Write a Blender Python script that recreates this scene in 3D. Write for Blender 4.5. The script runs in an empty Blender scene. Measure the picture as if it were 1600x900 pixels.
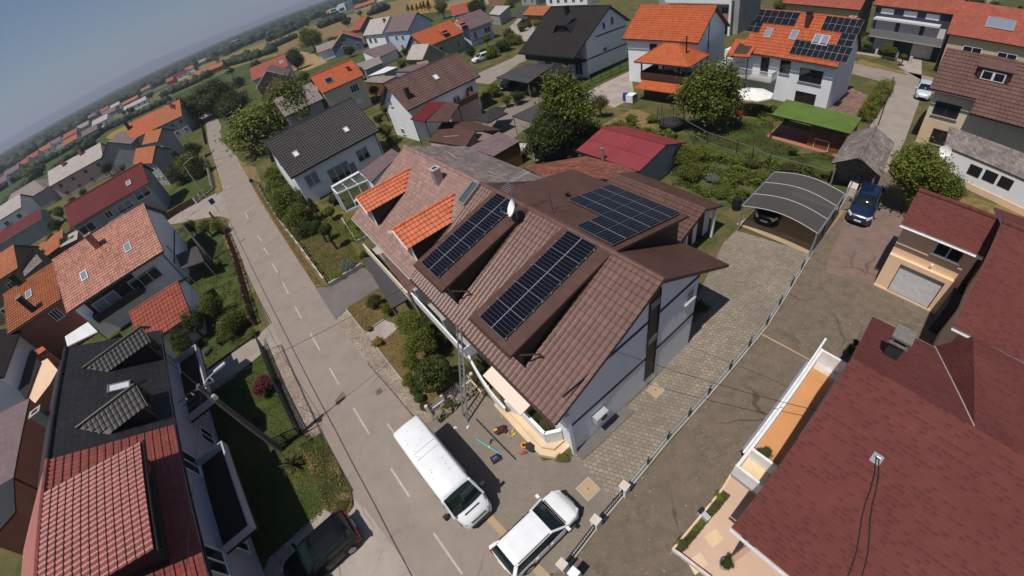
import bpy, math, random
import numpy as np
from mathutils import Vector, Matrix
random.seed(7); RNG=np.random.default_rng(11)
SC=bpy.context.scene; COL=SC.collection
R=math.radians
# ---------------------------------------------------------------- camera (drone fisheye lens, r = f/p tan(p theta))
F,PP,TILT,ROLL=629.0987,0.684939,0.749699,-0.275088
CAMH=20.0
_ct,_st,_c,_s=math.cos(TILT),math.sin(TILT),math.cos(ROLL),math.sin(ROLL)
def ray(px):
    dx,dy=px[0]-800.,px[1]-450.; r=math.hypot(dx,dy)
    th=math.atan(PP*r/F)/PP; s=math.sin(th)/max(r,1e-9)
    x,y,z=dx*s,-dy*s,math.cos(th)
    xr,yr=_c*x-_s*y,_s*x+_c*y
    return Vector((xr,_ct*z+_st*yr,-_st*z+_ct*yr))
CAM=Vector((0,0,CAMH))
def G(px,z=0.):
    d=ray(px); t=(z-CAMH)/d.z; return Vector((d.x*t,d.y*t,z))
def plane_hit(px,p0,n):
    d=ray(px); return CAM+d*((p0-CAM).dot(n)/d.dot(n))
def spx(px,dist,rpx):
    a,b=ray(px),ray((px[0]+rpx,px[1])); return dist*a.angle(b)
def make_camera():
    cam=bpy.data.cameras.new('Camera'); o=bpy.data.objects.new('Camera',cam); COL.objects.link(o); SC.camera=o
    cam.type='PANO'; cam.sensor_width=36; cam.sensor_height=20.25; cam.sensor_fit='HORIZONTAL'
    cam.clip_start=.1; cam.clip_end=60000
    cy=cam.cycles if hasattr(cam,'cycles') else cam
    cy.panorama_type='FISHEYE_LENS_POLYNOMIAL'; cy.fisheye_fov=math.pi
    for i,k in enumerate((0,-0.0709086898837169,7.276672718578705e-05,5.4557327190429264e-05,-1.061819329577053e-06)):
        setattr(cy,'fisheye_polynomial_k%d'%i,k)
    fw=Vector((0,_ct,-_st)); u0=Vector((0,_st,_ct)); r0=Vector((1,0,0))
    rt=_c*r0+_s*u0; up=-_s*r0+_c*u0
    M=Matrix((rt,up,-fw)).transposed().to_4x4(); M.translation=CAM; o.matrix_world=M
make_camera()
# ---------------------------------------------------------------- light
AZ,EL=R(34.5),R(66)      # where shadows point; height of the sun
w=bpy.data.worlds.new('World'); SC.world=w; w.use_nodes=True
nt=w.node_tree; bg=nt.nodes['Background']; sky=nt.nodes.new('ShaderNodeTexSky')
sky.sky_type='NISHITA'; sky.sun_disc=False; sky.sun_elevation=EL; sky.sun_rotation=R(235.5)
sky.altitude=200; sky.air_density=1.0; sky.dust_density=.7; sky.ozone_density=5.0
nt.links.new(sky.outputs[0],bg.inputs[0]); bg.inputs[1].default_value=0.058
sl=bpy.data.lights.new('sun','SUN'); sl.energy=4.1; sl.angle=R(.53); sl.color=(1,.94,.86)
so=bpy.data.objects.new('sun',sl); COL.objects.link(so)
so.rotation_euler=Vector((math.cos(AZ)*math.cos(EL),math.sin(AZ)*math.cos(EL),-math.sin(EL))).to_track_quat('-Z','Y').to_euler()
vs=SC.view_settings; vs.view_transform='Standard'; vs.look='None'; vs.exposure=0; vs.gamma=1; vs.use_curve_mapping=False
SC.render.engine='CYCLES'; SC.cycles.max_bounces=5; SC.cycles.diffuse_bounces=3; SC.cycles.transparent_max_bounces=8
SC.cycles.use_denoising=True
# ---------------------------------------------------------------- materials
MATS={}
def _new(name):
    m=bpy.data.materials.new(name); m.use_nodes=True; n=m.node_tree; b=n.nodes['Principled BSDF']; MATS[name]=m
    return m,n,b
def _node(n,t,**kw):
    x=n.nodes.new(t)
    for k,v in kw.items(): setattr(x,k,v)
    return x
def _math(n,op,a,b=None,c=None):
    x=_node(n,'ShaderNodeMath',operation=op)
    for i,v in enumerate((a,b,c)):
        if v is None: continue
        if isinstance(v,(int,float)): x.inputs[i].default_value=v
        else: n.links.new(v,x.inputs[i])
    return x.outputs[0]
def _mix(n,f,a,b):
    x=_node(n,'ShaderNodeMix',data_type='RGBA')
    if isinstance(f,(int,float)): x.inputs[0].default_value=f
    else: n.links.new(f,x.inputs[0])
    for i,v in ((6,a),(7,b)):
        if isinstance(v,tuple): x.inputs[i].default_value=(*v[:3],1)
        else: n.links.new(v,x.inputs[i])
    return x.outputs[2]
def _ramp(n,f,a,b):
    x=_node(n,'ShaderNodeMapRange'); n.links.new(f,x.inputs[0]); x.inputs[1].default_value=a; x.inputs[2].default_value=b
    return x.outputs[0]
def _noise(n,vec,scale,detail=4,rough=.55,stretch=None,rot=0):
    if stretch or rot:
        mp=_node(n,'ShaderNodeMapping'); mp.inputs['Scale'].default_value=stretch or (1,1,1); mp.inputs['Rotation'].default_value=(0,0,rot)
        n.links.new(vec,mp.inputs[0]); vec=mp.outputs[0]
    x=_node(n,'ShaderNodeTexNoise'); n.links.new(vec,x.inputs['Vector']); x.inputs['Scale'].default_value=scale; x.inputs['Detail'].default_value=detail; x.inputs['Roughness'].default_value=rough
    return x.outputs['Fac']
def _pos(n): return _node(n,'ShaderNodeNewGeometry').outputs['Position']
def _bump(n,b,h,strength,dist=.02):
    x=_node(n,'ShaderNodeBump'); x.inputs['Strength'].default_value=strength; x.inputs['Distance'].default_value=dist
    n.links.new(h,x.inputs['Height']); n.links.new(x.outputs[0],b.inputs['Normal'])
def plain(name,c,rough=.6,metal=0,var=.12,scale=3.,spec=.4,coat=0):
    m,n,b=_new(name); b.inputs['Roughness'].default_value=rough; b.inputs['Metallic'].default_value=metal; b.inputs['Specular IOR Level'].default_value=spec
    if coat: b.inputs['Coat Weight'].default_value=coat; b.inputs['Coat Roughness'].default_value=.05
    if var:
        f=_ramp(n,_noise(n,_pos(n),scale,5,.6),.3,.7)
        n.links.new(_mix(n,f,tuple(v*(1-var) for v in c),tuple(min(1,v*(1+var)) for v in c)),b.inputs['Base Color'])
    else: b.inputs['Base Color'].default_value=(*c,1)
    return m
def plaster(name,c,dirt=.18):
    m,n,b=_new(name); b.inputs['Roughness'].default_value=.9; b.inputs['Specular IOR Level'].default_value=.2; p=_pos(n)
    f=_ramp(n,_noise(n,p,.7,6,.65,(1,1,.35)),.35,.75); f2=_ramp(n,_noise(n,p,14,3),.3,.7)
    c1=_mix(n,f,c,tuple(v*(1-dirt) for v in c)); n.links.new(_mix(n,_math(n,'MULTIPLY',f2,.25),c1,tuple(v*.86 for v in c)),b.inputs['Base Color'])
    _bump(n,b,f2,.15,.01); return m
ROADROT=-1.05
def ground(name,cols,scales,rough=.95,bump=.3,fine=40.,thr=(.38,.62),cracks=0.,specks=0.,tracks=0.):
    """cols: base, then layers blended over it by noise of the given scales"""
    m,n,b=_new(name); b.inputs['Roughness'].default_value=rough; b.inputs['Specular IOR Level'].default_value=.15; p=_pos(n)
    cur=cols[0]
    for i,(c,s) in enumerate(zip(cols[1:],scales)):
        mp=_node(n,'ShaderNodeMapping'); mp.inputs['Location'].default_value=(17.3*i,9.1*i,0); n.links.new(p,mp.inputs[0])
        cur=_mix(n,_ramp(n,_noise(n,mp.outputs[0],s,6,.62),*thr),cur,c)
    if cracks:
        for sc,th,am in ((.22,.012,1.),(1.15,.022,.55),(2.3,.035,.5)):
            wv=_node(n,'ShaderNodeVectorMath',operation='ADD'); nz=_node(n,'ShaderNodeTexNoise'); nz.inputs['Scale'].default_value=sc*3; nz.inputs['Detail'].default_value=5; n.links.new(p,nz.inputs['Vector']); n.links.new(p,wv.inputs[0]); n.links.new(nz.outputs['Color'],wv.inputs[1])
            vo=_node(n,'ShaderNodeTexVoronoi',feature='DISTANCE_TO_EDGE'); vo.inputs['Scale'].default_value=sc; n.links.new(wv.outputs[0],vo.inputs['Vector'])
            msk=_ramp(n,_noise(n,p,min(sc*.9,.5),3),.40 if sc>2 else .48,.6); ln=_math(n,'LESS_THAN',vo.outputs['Distance'],th)
            cur=_mix(n,_math(n,'MULTIPLY',_math(n,'MULTIPLY',ln,msk),cracks*am),cur,tuple(v*.35 for v in cols[0]))
    if tracks:
        cur=_mix(n,_math(n,'MULTIPLY',_ramp(n,_noise(n,p,.5,5,.6,(3.2,.12,1),ROADROT),.45,.7),tracks),cur,tuple(v*.78 for v in cols[0]))
    if specks:
        cur=_mix(n,_math(n,'MULTIPLY',_math(n,'GREATER_THAN',_noise(n,p,7,2,.5),.69),specks),cur,tuple(min(1,v*2.2) for v in cols[0]))
    f=_noise(n,p,fine,3,.7)
    x=_node(n,'ShaderNodeMix',data_type='RGBA',blend_type='MULTIPLY'); x.inputs[0].default_value=1
    if isinstance(cur,tuple): x.inputs[6].default_value=(*cur,1)
    else: n.links.new(cur,x.inputs[6])
    rr=_node(n,'ShaderNodeMapRange'); n.links.new(f,rr.inputs[0]); rr.inputs[1].default_value=.25; rr.inputs[2].default_value=.75; rr.inputs[3].default_value=.72; rr.inputs[4].default_value=1.22
    n.links.new(rr.outputs[0],x.inputs[7]); n.links.new(x.outputs[2],b.inputs['Base Color'])
    if bump: _bump(n,b,f,bump,.05)
    return m
def tiles(name,c,var=.22,cw=.3,rh=.36,rough=.75,bump=.6,old=None,oldamt=.5,flat=False,spec=.3,gap=.55):
    m,n,b=_new(name); b.inputs['Roughness'].default_value=rough; b.inputs['Specular IOR Level'].default_value=spec
    uv=_node(n,'ShaderNodeUVMap').outputs[0]; sp=_node(n,'ShaderNodeSeparateXYZ'); n.links.new(uv,sp.inputs[0])
    u=_math(n,'DIVIDE',sp.outputs[0],cw); v=_math(n,'DIVIDE',sp.outputs[1],rh)
    if flat: u=_math(n,'ADD',u,_math(n,'MULTIPLY',_math(n,'FLOOR',v),.5))
    cb=_node(n,'ShaderNodeCombineXYZ'); n.links.new(_math(n,'FLOOR',u),cb.inputs[0]); n.links.new(_math(n,'FLOOR',v),cb.inputs[1])
    wn=_node(n,'ShaderNodeTexWhiteNoise',noise_dimensions='2D'); n.links.new(cb.outputs[0],wn.inputs['Vector'])
    k=_mix(n,wn.outputs['Value'],tuple(x*(1-var) for x in c),tuple(min(1,x*(1+var)) for x in c))
    p=_pos(n); big=_ramp(n,_noise(n,p,.45,6,.68),.36,.68)
    k=_mix(n,_math(n,'MULTIPLY',big,oldamt),k,old or tuple(x*.72 for x in c))
    sm=_ramp(n,_noise(n,p,7,4,.7),.55,.8); k=_mix(n,_math(n,'MULTIPLY',sm,.35),k,tuple(x*.5 for x in c))
    fv=_math(n,'FRACT',v); fu=_math(n,'FRACT',u)
    edge=_ramp(n,fv,.86,.98); k=_mix(n,_math(n,'MULTIPLY',edge,gap),k,tuple(x*.3 for x in c))
    n.links.new(k,b.inputs['Base Color'])
    if bump:
        if flat: hu=_math(n,'MULTIPLY',_math(n,'LESS_THAN',fu,.06),-.6)
        else: hu=_math(n,'SINE',_math(n,'MULTIPLY',u,6.2832))
        _bump(n,b,_math(n,'ADD',_math(n,'MULTIPLY',hu,.5),fv),bump,.03)
    return m
def shingles(name,c,c2):
    m,n,b=_new(name); b.inputs['Roughness'].default_value=.92; b.inputs['Specular IOR Level'].default_value=.15
    uv=_node(n,'ShaderNodeUVMap').outputs[0]; sp=_node(n,'ShaderNodeSeparateXYZ'); n.links.new(uv,sp.inputs[0])
    v=_math(n,'DIVIDE',sp.outputs[1],.16); row=_math(n,'FLOOR',v)
    off=_node(n,'ShaderNodeTexWhiteNoise',noise_dimensions='1D'); n.links.new(row,off.inputs['W'])
    u=_math(n,'ADD',_math(n,'DIVIDE',sp.outputs[0],.27),_math(n,'MULTIPLY',off.outputs[0],3.)); cb=_node(n,'ShaderNodeCombineXYZ')
    n.links.new(_math(n,'FLOOR',u),cb.inputs[0]); n.links.new(row,cb.inputs[1])
    wn=_node(n,'ShaderNodeTexWhiteNoise',noise_dimensions='2D'); n.links.new(cb.outputs[0],wn.inputs['Vector'])
    p=_pos(n); k=_mix(n,_ramp(n,_noise(n,p,.5,6,.7),.3,.7),c,c2)
    k=_mix(n,_math(n,'MULTIPLY',wn.outputs['Value'],.3),k,tuple(x*.62 for x in c))
    row_l=_math(n,'LESS_THAN',_math(n,'FRACT',v),.1); k=_mix(n,_math(n,'MULTIPLY',row_l,.35),k,tuple(x*.5 for x in c)); k=_mix(n,_math(n,'MULTIPLY',_ramp(n,_noise(n,p,.22,6,.7),.52,.7),.5),k,tuple(min(1,x*f_) for x,f_ in zip(c,(1.35,1.2,1.15)))); k=_mix(n,_math(n,'MULTIPLY',_ramp(n,_noise(n,p,2.6,5,.75),.6,.78),.45),k,tuple(x*.6 for x in c)); k=_mix(n,_math(n,'MULTIPLY',_ramp(n,_noise(n,p,.9,5,.7,(1,.25,1),.5),.62,.75),.35),k,(.10,.075,.06))
    dash=_math(n,'MULTIPLY',_math(n,'GREATER_THAN',wn.outputs['Value'],.62),_math(n,'MULTIPLY',_math(n,'LESS_THAN',_math(n,'FRACT',v),.5),_math(n,'GREATER_THAN',_math(n,'FRACT',u),.3)))
    k=_mix(n,_math(n,'MULTIPLY',dash,.45),k,tuple(x*.42 for x in c))
    n.links.new(k,b.inputs['Base Color']); _bump(n,b,_math(n,'ADD',_math(n,'FRACT',v),_math(n,'MULTIPLY',wn.outputs['Value'],.6)),.55,.02); return m
def pavers(name,c,bw,bh,mort,rot=0,var=.2,dirt=(.10,.085,.07),amt=.6,patch=.25):
    m,n,b=_new(name); b.inputs['Roughness'].default_value=.9; b.inputs['Specular IOR Level'].default_value=.2; p=_pos(n)
    mp=_node(n,'ShaderNodeMapping'); mp.inputs['Rotation'].default_value=(0,0,rot); n.links.new(p,mp.inputs[0])
    t=_node(n,'ShaderNodeTexBrick'); n.links.new(mp.outputs[0],t.inputs['Vector']); t.inputs['Scale'].default_value=1
    t.inputs['Brick Width'].default_value=bw; t.inputs['Row Height'].default_value=bh; t.inputs['Mortar Size'].default_value=mort; t.inputs['Mortar Smooth'].default_value=.3
    t.inputs['Color1'].default_value=(*[v*(1-var) for v in c],1); t.inputs['Color2'].default_value=(*[v*(1+var) for v in c],1); t.inputs['Mortar'].default_value=(*dirt,1)
    k=_mix(n,_math(n,'MULTIPLY',_ramp(n,_noise(n,p,patch,6,.65),.4,.7),amt),t.outputs['Color'],dirt)
    f=_ramp(n,_noise(n,p,9,4,.7),.5,.75); k=_mix(n,_math(n,'MULTIPLY',f,.25),k,tuple(v*.6 for v in c))
    n.links.new(k,b.inputs['Base Color']); _bump(n,b,_math(n,'SUBTRACT',1.,t.outputs['Fac']),.5,.01); return m
def leafmat(name,c1,c2,c3=None):
    m,n,b=_new(name); b.inputs['Roughness'].default_value=.65; b.inputs['Specular IOR Level'].default_value=.3
    g=_node(n,'ShaderNodeNewGeometry'); oi=_node(n,'ShaderNodeObjectInfo')
    k=_mix(n,g.outputs['Random Per Island'],c1,c2)
    if c3: k=_mix(n,_math(n,'MULTIPLY',oi.outputs['Random'],.6),k,c3)
    n.links.new(k,b.inputs['Base Color'])
    try: b.inputs['Subsurface Weight'].default_value=0
    except Exception: pass
    tr=_node(n,'ShaderNodeBsdfTranslucent'); n.links.new(k,tr.inputs[0]); mx=_node(n,'ShaderNodeMixShader'); mx.inputs[0].default_value=.25
    out=n.nodes['Material Output']; n.links.new(b.outputs[0],mx.inputs[1]); n.links.new(tr.outputs[0],mx.inputs[2]); n.links.new(mx.outputs[0],out.inputs[0])
    return m
def glassmat(name,c=(.012,.016,.022),rough=.06):
    m=plain(name,c,rough,0,0,spec=.6); return m
def panelmat(name):
    m,n,b=_new(name); b.inputs['Roughness'].default_value=.2; b.inputs['Specular IOR Level'].default_value=.22
    uv=_node(n,'ShaderNodeUVMap').outputs[0]; sp=_node(n,'ShaderNodeSeparateXYZ'); n.links.new(uv,sp.inputs[0])
    def line(s,k,wd): return _math(n,'LESS_THAN',_math(n,'PINGPONG',_math(n,'MULTIPLY',s,k),.5),wd)
    u,v=sp.outputs[0],sp.outputs[1]         # uv in panels: 0..1 per panel, long side u
    l1=line(v,6,.024*1.2); l2=line(u,24,.03)
    mid=_math(n,'LESS_THAN',_math(n,'ABSOLUTE',_math(n,'SUBTRACT',_math(n,'FRACT',u),.5)),.006)
    cell=_mix(n,_noise(n,_pos(n),1.1,2),(.0028,.0034,.007),(.005,.006,.013))
    k=_mix(n,_math(n,'MULTIPLY',l2,.1),cell,(.14,.15,.17)); k=_mix(n,_math(n,'MULTIPLY',l1,.5),k,(.2,.21,.23)); k=_mix(n,mid,k,(.42,.43,.44))
    n.links.new(k,b.inputs['Base Color']); return m
M=MATS
plaster('white_wall',(.84,.86,.90),.12); plaster('lilac_wall',(.44,.44,.50)); plaster('cream_wall',(.68,.6,.46)); plaster('peach_wall',(.86,.60,.40),.1); plaster('peach_pale',(.80,.56,.38))  # grey-lilac tone is a white wall with shade put into its colour
plaster('grey_wall',(.36,.36,.37),.3); plaster('olive_wall',(.22,.19,.13),.3); plaster('bluegrey_wall',(.16,.18,.25)); plaster('darkblue_wall',(.05,.06,.09))
plaster('pale_blue_wall',(.5,.58,.72)); plaster('green_wall',(.30,.32,.24)); plaster('brick_pink_wall',(.42,.16,.11)); plaster('yellow_wall',(.55,.47,.3)); plaster('brown_wall',(.30,.18,.10)); plaster('pink_wall',(.62,.42,.38))
plaster('concrete',(.42,.40,.37),.3); plaster('cream_stone',(.72,.55,.36),.2); plaster('cream_canvas',(.80,.66,.55),.06)
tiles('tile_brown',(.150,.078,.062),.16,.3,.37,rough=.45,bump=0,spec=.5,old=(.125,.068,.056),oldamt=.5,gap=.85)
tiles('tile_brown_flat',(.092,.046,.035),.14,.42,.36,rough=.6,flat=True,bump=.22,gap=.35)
tiles('tile_brown_b',(.135,.072,.060),.16,.3,.38,rough=.55)
tiles('tile_brown_far',(.14,.075,.062),.14,.3,.42)
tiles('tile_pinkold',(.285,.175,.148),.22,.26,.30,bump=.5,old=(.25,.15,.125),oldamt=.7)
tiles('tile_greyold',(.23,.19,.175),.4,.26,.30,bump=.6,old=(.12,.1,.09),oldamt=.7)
tiles('tile_pink',(.46,.205,.145),.3,.28,.34,bump=0,old=(.52,.30,.24),oldamt=.5,gap=.7)
tiles('tile_orange',(.43,.098,.032),.16,.3,.36,bump=.5,old=(.36,.085,.032),oldamt=.5)
tiles('tile_orange_new',(.56,.145,.07),.2,.3,.36,bump=0,old=(.58,.2,.1),gap=.7)
tiles('tile_orange_dull',(.36,.115,.045),.2,.3,.36,bump=.5)
tiles('tile_red',(.31,.075,.044),.2,.34,.36,bump=.3,old=(.24,.065,.042),oldamt=.7)
tiles('tile_rednew',(.27,.066,.05),.16,.3,.36,rough=.45,spec=.35,bump=0,gap=.8)
tiles('tile_redold',(.20,.065,.04),.6,.26,.3,bump=.6,old=(.12,.06,.045),oldamt=.8)
tiles('tile_black',(.026,.024,.025),.2,.3,.36,rough=.5,bump=.5)
tiles('tile_dark_grey',(.045,.039,.040),.2,.3,.38,rough=.5,bump=0,gap=.8)
tiles('tile_grey_lt',(.27,.22,.2),.2,.3,.34,bump=.4,old=(.18,.15,.14))
tiles('tile_grey_pale',(.42,.38,.36),.15,.3,.34,bump=.4,old=(.3,.27,.25))
tiles('tile_mauve',(.17,.115,.12),.14,.3,.36,bump=.4)
tiles('sheet_black',(.02,.02,.021),.1,.9,8,rough=.55,bump=.15,gap=0)
tiles('sheet_maroon',(.12,.018,.02),.06,1.1,30,rough=.7,spec=.15,bump=.2,gap=0,oldamt=.25); tiles('sheet_red',(.22,.034,.042),.08,.28,2.2,rough=.65,spec=.2,bump=.35,gap=.35,old=(.27,.07,.07),oldamt=.4)
tiles('sheet_pink',(.40,.15,.13),.08,.6,30,rough=.5,bump=.15,gap=0)
tiles('sheet_white',(.8,.8,.82),.05,.18,30,rough=.35,bump=.8,gap=0,oldamt=.2)
shingles('shingle_maroon',(.150,.048,.042),(.125,.037,.033)); shingles('shingle_brown',(.10,.055,.046),(.085,.045,.038)); shingles('shingle_black',(.030,.026,.026),(.022,.02,.02))
tiles('felt_green',(.085,.15,.024),.14,1,1.0,rough=.9,bump=.05,gap=.35,flat=True,old=(.12,.16,.04),oldamt=.5)
tiles('felt_dark',(.06,.055,.06),.1,1,30,rough=.8,bump=0,gap=0)
plain('trim_brown',(.06,.032,.025),.5); plain('trim_dark',(.012,.011,.012),.5); plain('trim_blue',(.012,.015,.04),.6); plain('white_trim',(.78,.78,.78),.45); plain('grey_metal',(.35,.36,.38),.4,.6); plain('pale_metal',(.62,.63,.65),.35,.4)
plain('shutter_grey',(.22,.23,.26),.6,scale=1); plain('shutter_pale',(.6,.6,.62),.6); plain('white_frame',(.75,.75,.76),.4); plain('brown_frame',(.07,.035,.02),.5)
glassmat('glass'); glassmat('glass_sky',(.20,.23,.28),.2); glassmat('glass_car',(.008,.016,.017),.04); panelmat('solar_cells'); plain('alu',(.42,.43,.44),.35,.7)
def clearglass():
    m,n,b=_new('glass_clear'); b.inputs['Base Color'].default_value=(.10,.13,.12,1); b.inputs['Roughness'].default_value=.05; b.inputs['Alpha'].default_value=.55; b.inputs['Specular IOR Level'].default_value=.6
clearglass()
def smoked():
    m,n,b=_new('smoked_sheet'); b.inputs['Base Color'].default_value=(.075,.068,.060,1); b.inputs['Roughness'].default_value=.38; b.inputs['Alpha'].default_value=.92
smoked()
plain('paint_white',(.80,.81,.82),.25,0,.07,scale=1.2,coat=.5); plain('paint_black',(.004,.004,.005),.25,0,0,spec=.25,coat=.3); plain('paint_blue',(.008,.018,.055),.22,0,.05,coat=.8); plain('paint_paleblue',(.5,.58,.66),.3,0,.05,coat=.5)
plain('tyre',(.012,.012,.012),.85); plain('rim',(.35,.35,.36),.35,.8); plain('plastic_black',(.015,.015,.016),.5); plain('lamp_red',(.25,.01,.012),.2); plain('lamp_clear',(.6,.62,.65),.12); plain('plate',(.7,.7,.7),.4)
plain('wood_brown',(.16,.075,.03),.8,var=.3); plain('wood_pale',(.42,.28,.14),.8,var=.25); plain('wood_grey',(.2,.17,.14),.9,var=.3); plain('bark',(.07,.052,.038),.95,var=.35,scale=9); plain('pole_wood',(.11,.095,.085),.9,var=.3,scale=6); plain('pole_concrete',(.33,.30,.27),.9)
plain('red_post',(.14,.04,.03),.8,var=.3); plain('stone_pale',(.6,.52,.48),.85); plain('stone_dark',(.17,.155,.14),.9,var=.35,scale=12); plain('black_metal',(.012,.012,.013),.45); plain('green_metal',(.015,.06,.035),.5); plain('cable',(.02,.02,.02),.7); plain('floor_dark',(.028,.016,.009),.8); plaster('peach_floor',(.62,.30,.13))
plain('yellow_plastic',(.75,.45,.03),.5); plain('orange_plastic',(.7,.25,.02),.5); plain('red_plastic',(.4,.03,.04),.5); plain('maroon_cloth',(.07,.02,.03),.9); plain('blue_plastic',(.02,.06,.3),.5); plain('cyan_plastic',(.08,.5,.55),.5); plain('canvas_white',(.78,.75,.72),.8); plain('canvas_dark',(.03,.028,.03),.9); plain('tarp_black',(.012,.012,.014),.6); plain('green_plastic',(.02,.18,.08),.5)
ground('lawn',[(.075,.085,.016),(.21,.125,.048),(.10,.105,.024)],[.42,.9]); ground('lawn_green',[(.052,.082,.016),(.11,.105,.03),(.04,.07,.014)],[.3,.8]); ground('lawn_dry',[(.20,.14,.055),(.09,.095,.022),(.26,.17,.08)],[.5,1.2])
ground('soil_dry',[(.36,.24,.12),(.28,.19,.09)],[.5]); ground('crop_gold',[(.30,.19,.05),(.16,.12,.03),(.34,.2,.05)],[1.5,3])
ground('asphalt',[(.28,.232,.198),(.25,.208,.178),(.305,.256,.22)],[.25,.7],bump=.15,fine=60,thr=(.35,.7),cracks=.3,tracks=.14); ground('asphalt_old',[(.175,.137,.103),(.205,.165,.126),(.135,.108,.083)],[.5,1.6],bump=.3,fine=26,thr=(.4,.7),cracks=.7,specks=.75,tracks=.2)
ground('asphalt_red',[(.21,.135,.115),(.16,.132,.11),(.24,.16,.135)],[.6,1.4],bump=.3,fine=26,cracks=.5); ground('concrete_path',[(.34,.29,.25),(.28,.24,.21)],[.6],bump=.15)
ground('concrete_light',[(.40,.34,.30),(.33,.285,.25)],[.5],bump=.1,fine=50,cracks=.4); ground('asphalt_dark',[(.15,.135,.125),(.18,.16,.15)],[.6],bump=.2); ground('veg_bed',[(.045,.07,.02),(.15,.11,.06),(.07,.10,.03)],[1.2,2.5])
ground('peach_paving',[(.60,.42,.31),(.55,.38,.29)],[.5],bump=.05,fine=70); ground('line_paint',[(.52,.47,.42),(.40,.36,.32)],[4],bump=0); ground('tar',[(.06,.048,.044),(.1,.085,.078)],[3],bump=0); ground('slab_beige',[(.46,.33,.2),(.38,.28,.18)],[.6],bump=.05)
pavers('pavers_big',(.285,.24,.19),.27,.21,.016,.62,.16,dirt=(.13,.11,.09)); pavers('pavers_small',(.235,.198,.165),.2,.12,.006,.62,.07,dirt=(.17,.142,.118),amt=.7); pavers('cobble_pale',(.42,.34,.28),.14,.1,.016,.5,.35,(.16,.12,.09),.8,.7); pavers('pavers_red',(.28,.15,.12),.4,.3,.04,.5,.35)
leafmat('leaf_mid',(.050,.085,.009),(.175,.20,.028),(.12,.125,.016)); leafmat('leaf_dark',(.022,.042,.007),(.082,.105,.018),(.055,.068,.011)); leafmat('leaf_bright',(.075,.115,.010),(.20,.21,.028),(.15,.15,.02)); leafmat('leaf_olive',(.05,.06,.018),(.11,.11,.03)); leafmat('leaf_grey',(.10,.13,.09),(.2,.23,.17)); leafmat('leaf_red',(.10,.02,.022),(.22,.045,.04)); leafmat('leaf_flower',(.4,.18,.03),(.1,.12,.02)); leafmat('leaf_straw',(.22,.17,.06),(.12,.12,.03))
leafmat('grass_dry',(.20,.145,.05),(.30,.21,.085)); leafmat('grass_green',(.055,.075,.014),(.11,.115,.03))
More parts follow.
